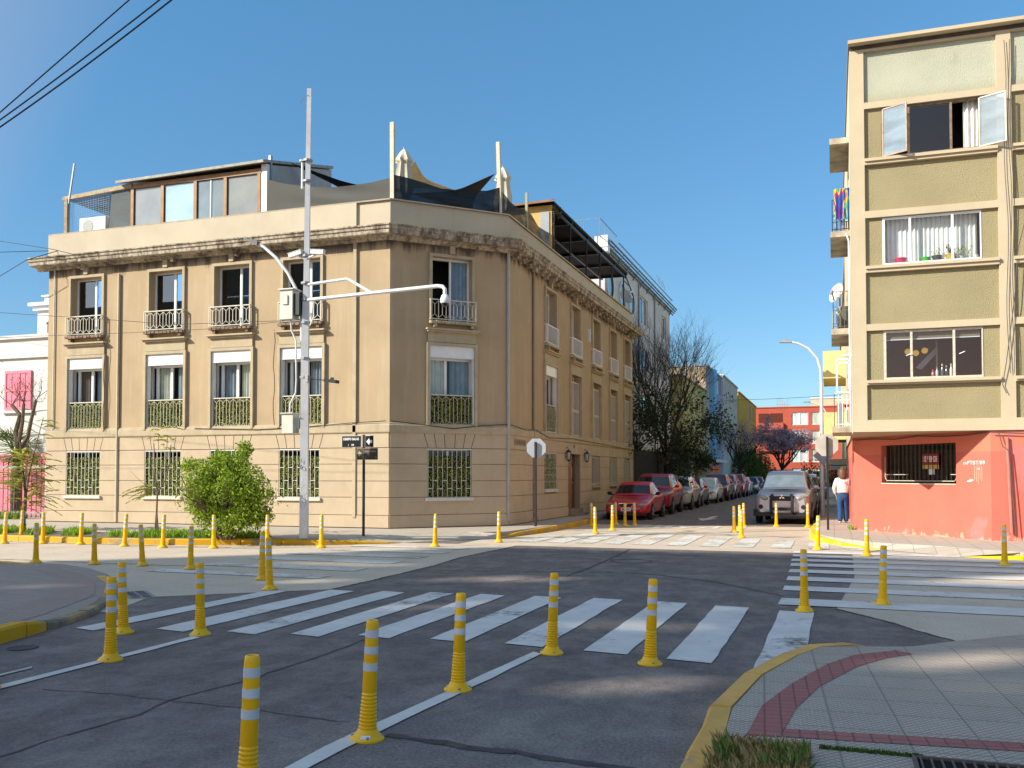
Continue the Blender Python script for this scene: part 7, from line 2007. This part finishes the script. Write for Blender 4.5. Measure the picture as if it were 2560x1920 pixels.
def fl2(mb):
    for k in range(13):
        a = random.uniform(0, 6.28)
        frond(mb, (tx + random.uniform(-.1, .45), ty, random.uniform(2.3, 2.85)), (math.cos(a), math.sin(a), .25), random.uniform(.25, .45), .12, wid=.06)
    for k in range(10): frond(mb, (tx - .1, ty, 1.15 + .03 * k), (-1, random.uniform(-.5, .5), .1), random.uniform(.4, .75), .25, wid=.08)
sapling('twin_stem_sapling', 'thin young tree with two crossing bare stems left of the big bush', (tx, ty, .15),
        [([(tx - .03, ty, .14), (tx + .01, ty, .7), (tx + .02, ty, 1.15), (tx - .05, ty, 1.8), (tx - .1, ty, 2.45)], .028), ([(tx + .12, ty - .06, .14), (tx + .04, ty - .03, .7), (tx + .03, ty, 1.2), (tx + .25, ty, 1.5), (tx + .38, ty, 1.9), (tx + .42, ty, 2.4)], .024), ([(tx, ty, 1.2), (tx - .5, ty, 1.5), (tx - .8, ty, 1.75)], .008), ([(tx + .33, ty, 1.75), (tx + .6, ty, 1.85)], .008)], [fl2], fe)
# pruned trunk and palm behind the fence
random.seed(5)
t = thing('pruned_tree', 'stumpy pruned tree with thin bare twigs before the pink shutter', 'tree', (-27.6, 25.6, .15))
tb, tp = MB(), []
tb.tube([(-27.6, 25.6, .1), (-27.55, 25.6, 1.6), (-27.5, 25.6, 2.6)], [.16, .13, .12], 8)
for pts, r in (([(-27.5, 25.6, 2.5), (-27.65, 25.6, 3.2), (-27.45, 25.6, 3.8), (-27.85, 25.6, 4.15)], .10), ([(-27.5, 25.6, 2.5), (-27.1, 25.6, 3.0), (-26.95, 25.6, 3.6), (-26.75, 25.6, 4.3)], .08), ([(-27.5, 25.6, 2.8), (-27.35, 25.6, 3.5), (-27.3, 25.6, 4.2)], .07)):
    tb.tube(pts, [r, r * .9, r * .8, r * .7][:len(pts)], 7)
    for k in range(4): branch(tb, pts[-1], Vector((random.gauss(0, .7), random.gauss(0, .4), .8)), .6, .016, 2, .8, tp, .3, .1, (2, 3))
for k in range(5): branch(tb, (-31 + random.gauss(0, .3), 25.2, 4.6 + .35 * k), Vector((1, .0, random.uniform(-.25, .4))), 1.3, .022, 2, .7, tp, .3, 0, (2, 4))
tb.build('trunk', MT['bark'], t)
bud = MB()
for p, d_ in tp:
    if random.random() < .6: leaves(bud, p, .06)
bud.build('bud', MT['bark_dark'], t)
t = thing('palm', 'fan palm with spiky dark green leaves behind the iron fence', 'palm', (-28.2, 26.2, .15))
MB().tube([(-28.2, 26.2, .1), (-28.25, 26.2, 1.5), (-28.2, 26.2, 2.4)], [.22, .2, .16], 8).build('trunk', MT['bark'], t)
pf = MB()
for k in range(26):
    a = random.uniform(0, 6.28); e_ = random.uniform(-.35, 1.1)
    d_ = Vector((math.cos(a) * math.cos(e_), math.sin(a) * math.cos(e_) * .7, math.sin(e_)))
    c = Vector((-28.2, 26.1, 2.5)) + d_ * random.uniform(.5, .9)
    s_ = d_.cross(Vector((0, 0, 1))).normalized(); u_ = s_.cross(d_)
    pf.tube([(-28.2, 26.1, 2.45), c], .015, 4)
    for j in range(17):
        an = (j - 8) / 8 * 1.25
        t_ = c + (d_ * math.cos(an) + s_ * math.sin(an)) * random.uniform(.75, .95) - Vector((0, 0, .12 * random.random()))
        m_ = (c + t_) / 2 + s_ * math.cos(an) * .02 - d_ * math.sin(an) * .02
        m2 = (c + t_) / 2 - s_ * math.cos(an) * .02 + d_ * math.sin(an) * .02
        pf.add([c, m_, t_, m2], [(0, 1, 2, 3)])
pf.build('leaf_fan', leafmat('palm_leaf', (.035, .07, .015), (.11, .17, .03), .25), t)
t = thing('shrub', 'dense green shrub at the left end wall of the beige building', 'shrub', (-25.5, 25.6, .15))
sh_ = MB()
for k in range(1500):
    d_ = Vector((random.gauss(0, 1), random.gauss(0, 1), random.gauss(0, 1))).normalized() * random.random() ** .4
    leaves(sh_, (-25.6 + d_.x * .75, 25.9 + d_.y * .5, 2.45 + d_.z * .85), .14)
MB().tube([(-25.6, 25.9, .1), (-25.6, 25.9, 2.3)], .06, 6).build('stem', MT['bark'], t)
sh_.build('foliage', leafmat('shrub_leaf', (.05, .09, .01), (.17, .22, .03), .35), t)
# street trees
def street_tree(name, label, x, y, h, seed, r=.13, depth=4, spread=.75, lean=(0, 0), leafn=0, leafsize=.12, lm=None, crown=None, bark='bark_dark', up=.15, limb=3, tw=None, fork=.28, nk=(3, 4)):
    random.seed(seed)
    t = thing(name, label, 'tree', (x, y, .1))
    mb, tips = MB(), []
    mb.tube([(x, y, .05), (x + lean[0] * .3, y + lean[1] * .3, h * fork * .5), (x + lean[0], y + lean[1], h * fork)], [r, r * .85, r * .75], 8)
    for k in range(limb):
        a = k * 2 * math.pi / limb + random.uniform(-.5, .5)
        branch(mb, (x + lean[0], y + lean[1], h * fork * random.uniform(.75, 1)), Vector((spread * math.cos(a), spread * math.sin(a), 1.0)), h * .32, r * .6, depth, .75, tips, .22, up, nk, .72)
    mb.build('trunk', MT[bark], t)
    lb = MB()
    if leafn:
        for p, d_ in tips:
            if crown and not crown(p): continue
            for _ in range(leafn):
                leaves(lb, p + Vector((random.gauss(0, .16), random.gauss(0, .16), random.gauss(0, .14))), leafsize * random.uniform(.7, 1.2))
        lb.build('crown', lm, t)
    return t
dkl = leafmat('dark_evergreen_leaf', (.010, .020, .008), (.035, .055, .015), .2)
street_tree('street_tree', 'tall bare tree whose dark twigs rise above the roofs behind the red sport utility vehicle', -8.75, 51.5, 10.2, 3, .13, 4, .5, (0, 0), 0, up=.3, limb=5, nk=(4, 5), fork=.30)
# dark understorey: many thin stems, ragged foliage between them
def ragged_tree(label, x, y, seed, stems, ztop, spread, n, size):
    random.seed(seed)
    t = thing('street_tree', label, 'tree', (x, y, .1))
    mb, tips, lb = MB(), [], MB()
    for k in range(stems):
        a = random.uniform(0, 6.28)
        branch(mb, (x + .15 * math.cos(a), y + .2 * math.sin(a), .1), Vector((spread * math.cos(a), spread * 1.3 * math.sin(a), 1.0)), ztop * random.uniform(.46, .66), random.uniform(.05, .09), 3, .85, tips, .22, .12, (3, 4), .66)
    mb.build('trunk', MT['bark_dark'], t)
    for p, d_ in tips:
        g_ = math.sin(p.x * 2.2 + p.z * 1.7) + math.sin(p.y * 1.3 - p.z * 1.1)
        keep = n if g_ > -.2 else n // 4
        if p.z > ztop * .86: keep = keep // 3
        for _ in range(keep):
            q = p + Vector((random.gauss(0, .22), random.gauss(0, .26), random.gauss(0, .20) - .08))
            if .9 < q.z < ztop: leaves(lb, q, size * random.uniform(.7, 1.3))
    lb.build('crown', dkl, t)
ragged_tree('dark ragged evergreen tree with many stems beside the beige corner building', -8.75, 48.0, 9, 10, 6.8, .36, 17, .17)
ragged_tree('smaller dark ragged tree leaning out under the bare tree before the yellow green house', -8.9, 52.8, 22, 5, 4.3, .34, 14, .17)
blos = leafmat('purple_blossom', (.26, .18, .22), (.46, .33, .40), .3)
street_tree('blossom_tree', 'purple flowering tree with forked dark trunk before the blue and cream houses', -8.0, 84, 6.6, 14, .17, 3, .9, (.3, 0), 5, .16, blos, limb=4, fork=.36)
street_tree('blossom_tree', 'round purple flowering tree in front of the red block', -6.0, 112, 7.6, 27, .2, 3, 1.0, (.4, 0), 20, .24, blos, limb=6, fork=.34)
t = thing('bush', 'dark green rounded bush under the yellow house', 'bush', (-8.2, 98, .15))
gb_ = MB()
random.seed(33)
for c, r in (((-8.3, 98, 2.2), 1.7), ((-7.6, 100, 2.9), 1.5), ((-9, 101, 3.6), 1.4), ((-7.2, 102, 1.8), 1.6)):
    for k in range(1500):
        d_ = Vector((random.gauss(0, 1), random.gauss(0, 1), random.gauss(0, 1))).normalized() * random.random() ** .4
        q = Vector(c) + d_ * r
        if q.z > .3: leaves(gb_, q, .25)
MB().tube([(-8.2, 98.5, .1), (-8.0, 99, 2.6)], .12, 6).build('stem', MT['bark_dark'], t)
gb_.build('foliage', leafmat('mid_green_leaf', (.03, .055, .01), (.09, .14, .02), .35), t)
t = thing('hedge', 'low dark hedge at the foot of the red block', 'hedge', (0, 126, .15))
gb_ = MB()
for k in range(3500):
    leaves(gb_, (random.uniform(-4, 7), 126 + random.gauss(0, .8), random.uniform(.2, 3.6) * (.7 + .3 * math.sin(k))), .34)
gb_.build('foliage', leafmat('hedge_row_leaf', (.02, .04, .008), (.06, .10, .018), .3), t)
# grass and weeds
random.seed(52)
def grass(name, n, area, z, h, mt, cl=.0):
    mb = MB()
    k = 0
    while k < n:
        x, y, ok = area()
        if not ok: continue
        if cl and math.sin(x * 2.3) + math.sin(x * 5.1 + y * 3) + math.sin(x * .9 + 2) < cl: continue
        k += 1
        hh = h * random.uniform(.4, 1.2); a = random.uniform(0, 6.28); w_ = hh * .07 + .004
        dx, dy = math.cos(a), math.sin(a); ln = random.uniform(.1, .7) * hh
        mb.add([(x - dy * w_, y + dx * w_, z), (x + dy * w_, y - dx * w_, z), (x + dx * ln * .4 + dy * w_ * .6, y + dy * ln * .4 - dx * w_ * .6, z + hh * .65), (x + dx * ln, y + dy * ln, z + hh)], [(0, 1, 2), (0, 2, 3)])
    return tag(mb.build(name, mt), kind='stuff')
def va():
    x = random.uniform(-24, -12.8); y = random.uniform(18.0, 19.4)
    lo = 18.1 if x < -15.5 else 18.1 + (x + 15.5) * .3
    return x, y, y > lo
grass('grass', 5200, va, .15, .17, leafmat('verge_grass', (.10, .20, .015), (.24, .38, .03), .4), -.45)
grass('dry_grass', 2600, lambda: (random.uniform(-.63, -.14), random.uniform(4.4, 5.39), True), .125, .085, leafmat('straw', (.20, .13, .05), (.42, .29, .12), .2), -1.6)
grass('weeds', 420, lambda: (random.choice([random.gauss(-.56, .03), random.gauss(-.3, .04), random.gauss(-.2, .03)]), random.uniform(4.9, 5.3), True), .125, .10, leafmat('weed', (.04, .09, .02), (.12, .20, .03), .3))
grass('moss', 900, lambda: (random.uniform(-.09, .44), random.gauss(5.53, .008), True), .12, .022, leafmat('moss_green', (.03, .07, .01), (.08, .14, .02), .2))
grass('weeds', 700, lambda: (random.uniform(-36, -25.2), 24.5 + random.gauss(0, .25), True), .15, .30, leafmat('fence_weed', (.08, .15, .02), (.2, .3, .04), .4), -.3)
grass('weeds', 60, lambda: (.42 + random.gauss(0, .03), 27.2 + random.gauss(0, .05), True), .15, .14, leafmat('corner_weed', (.2, .4, .03), (.3, .5, .05), .4))
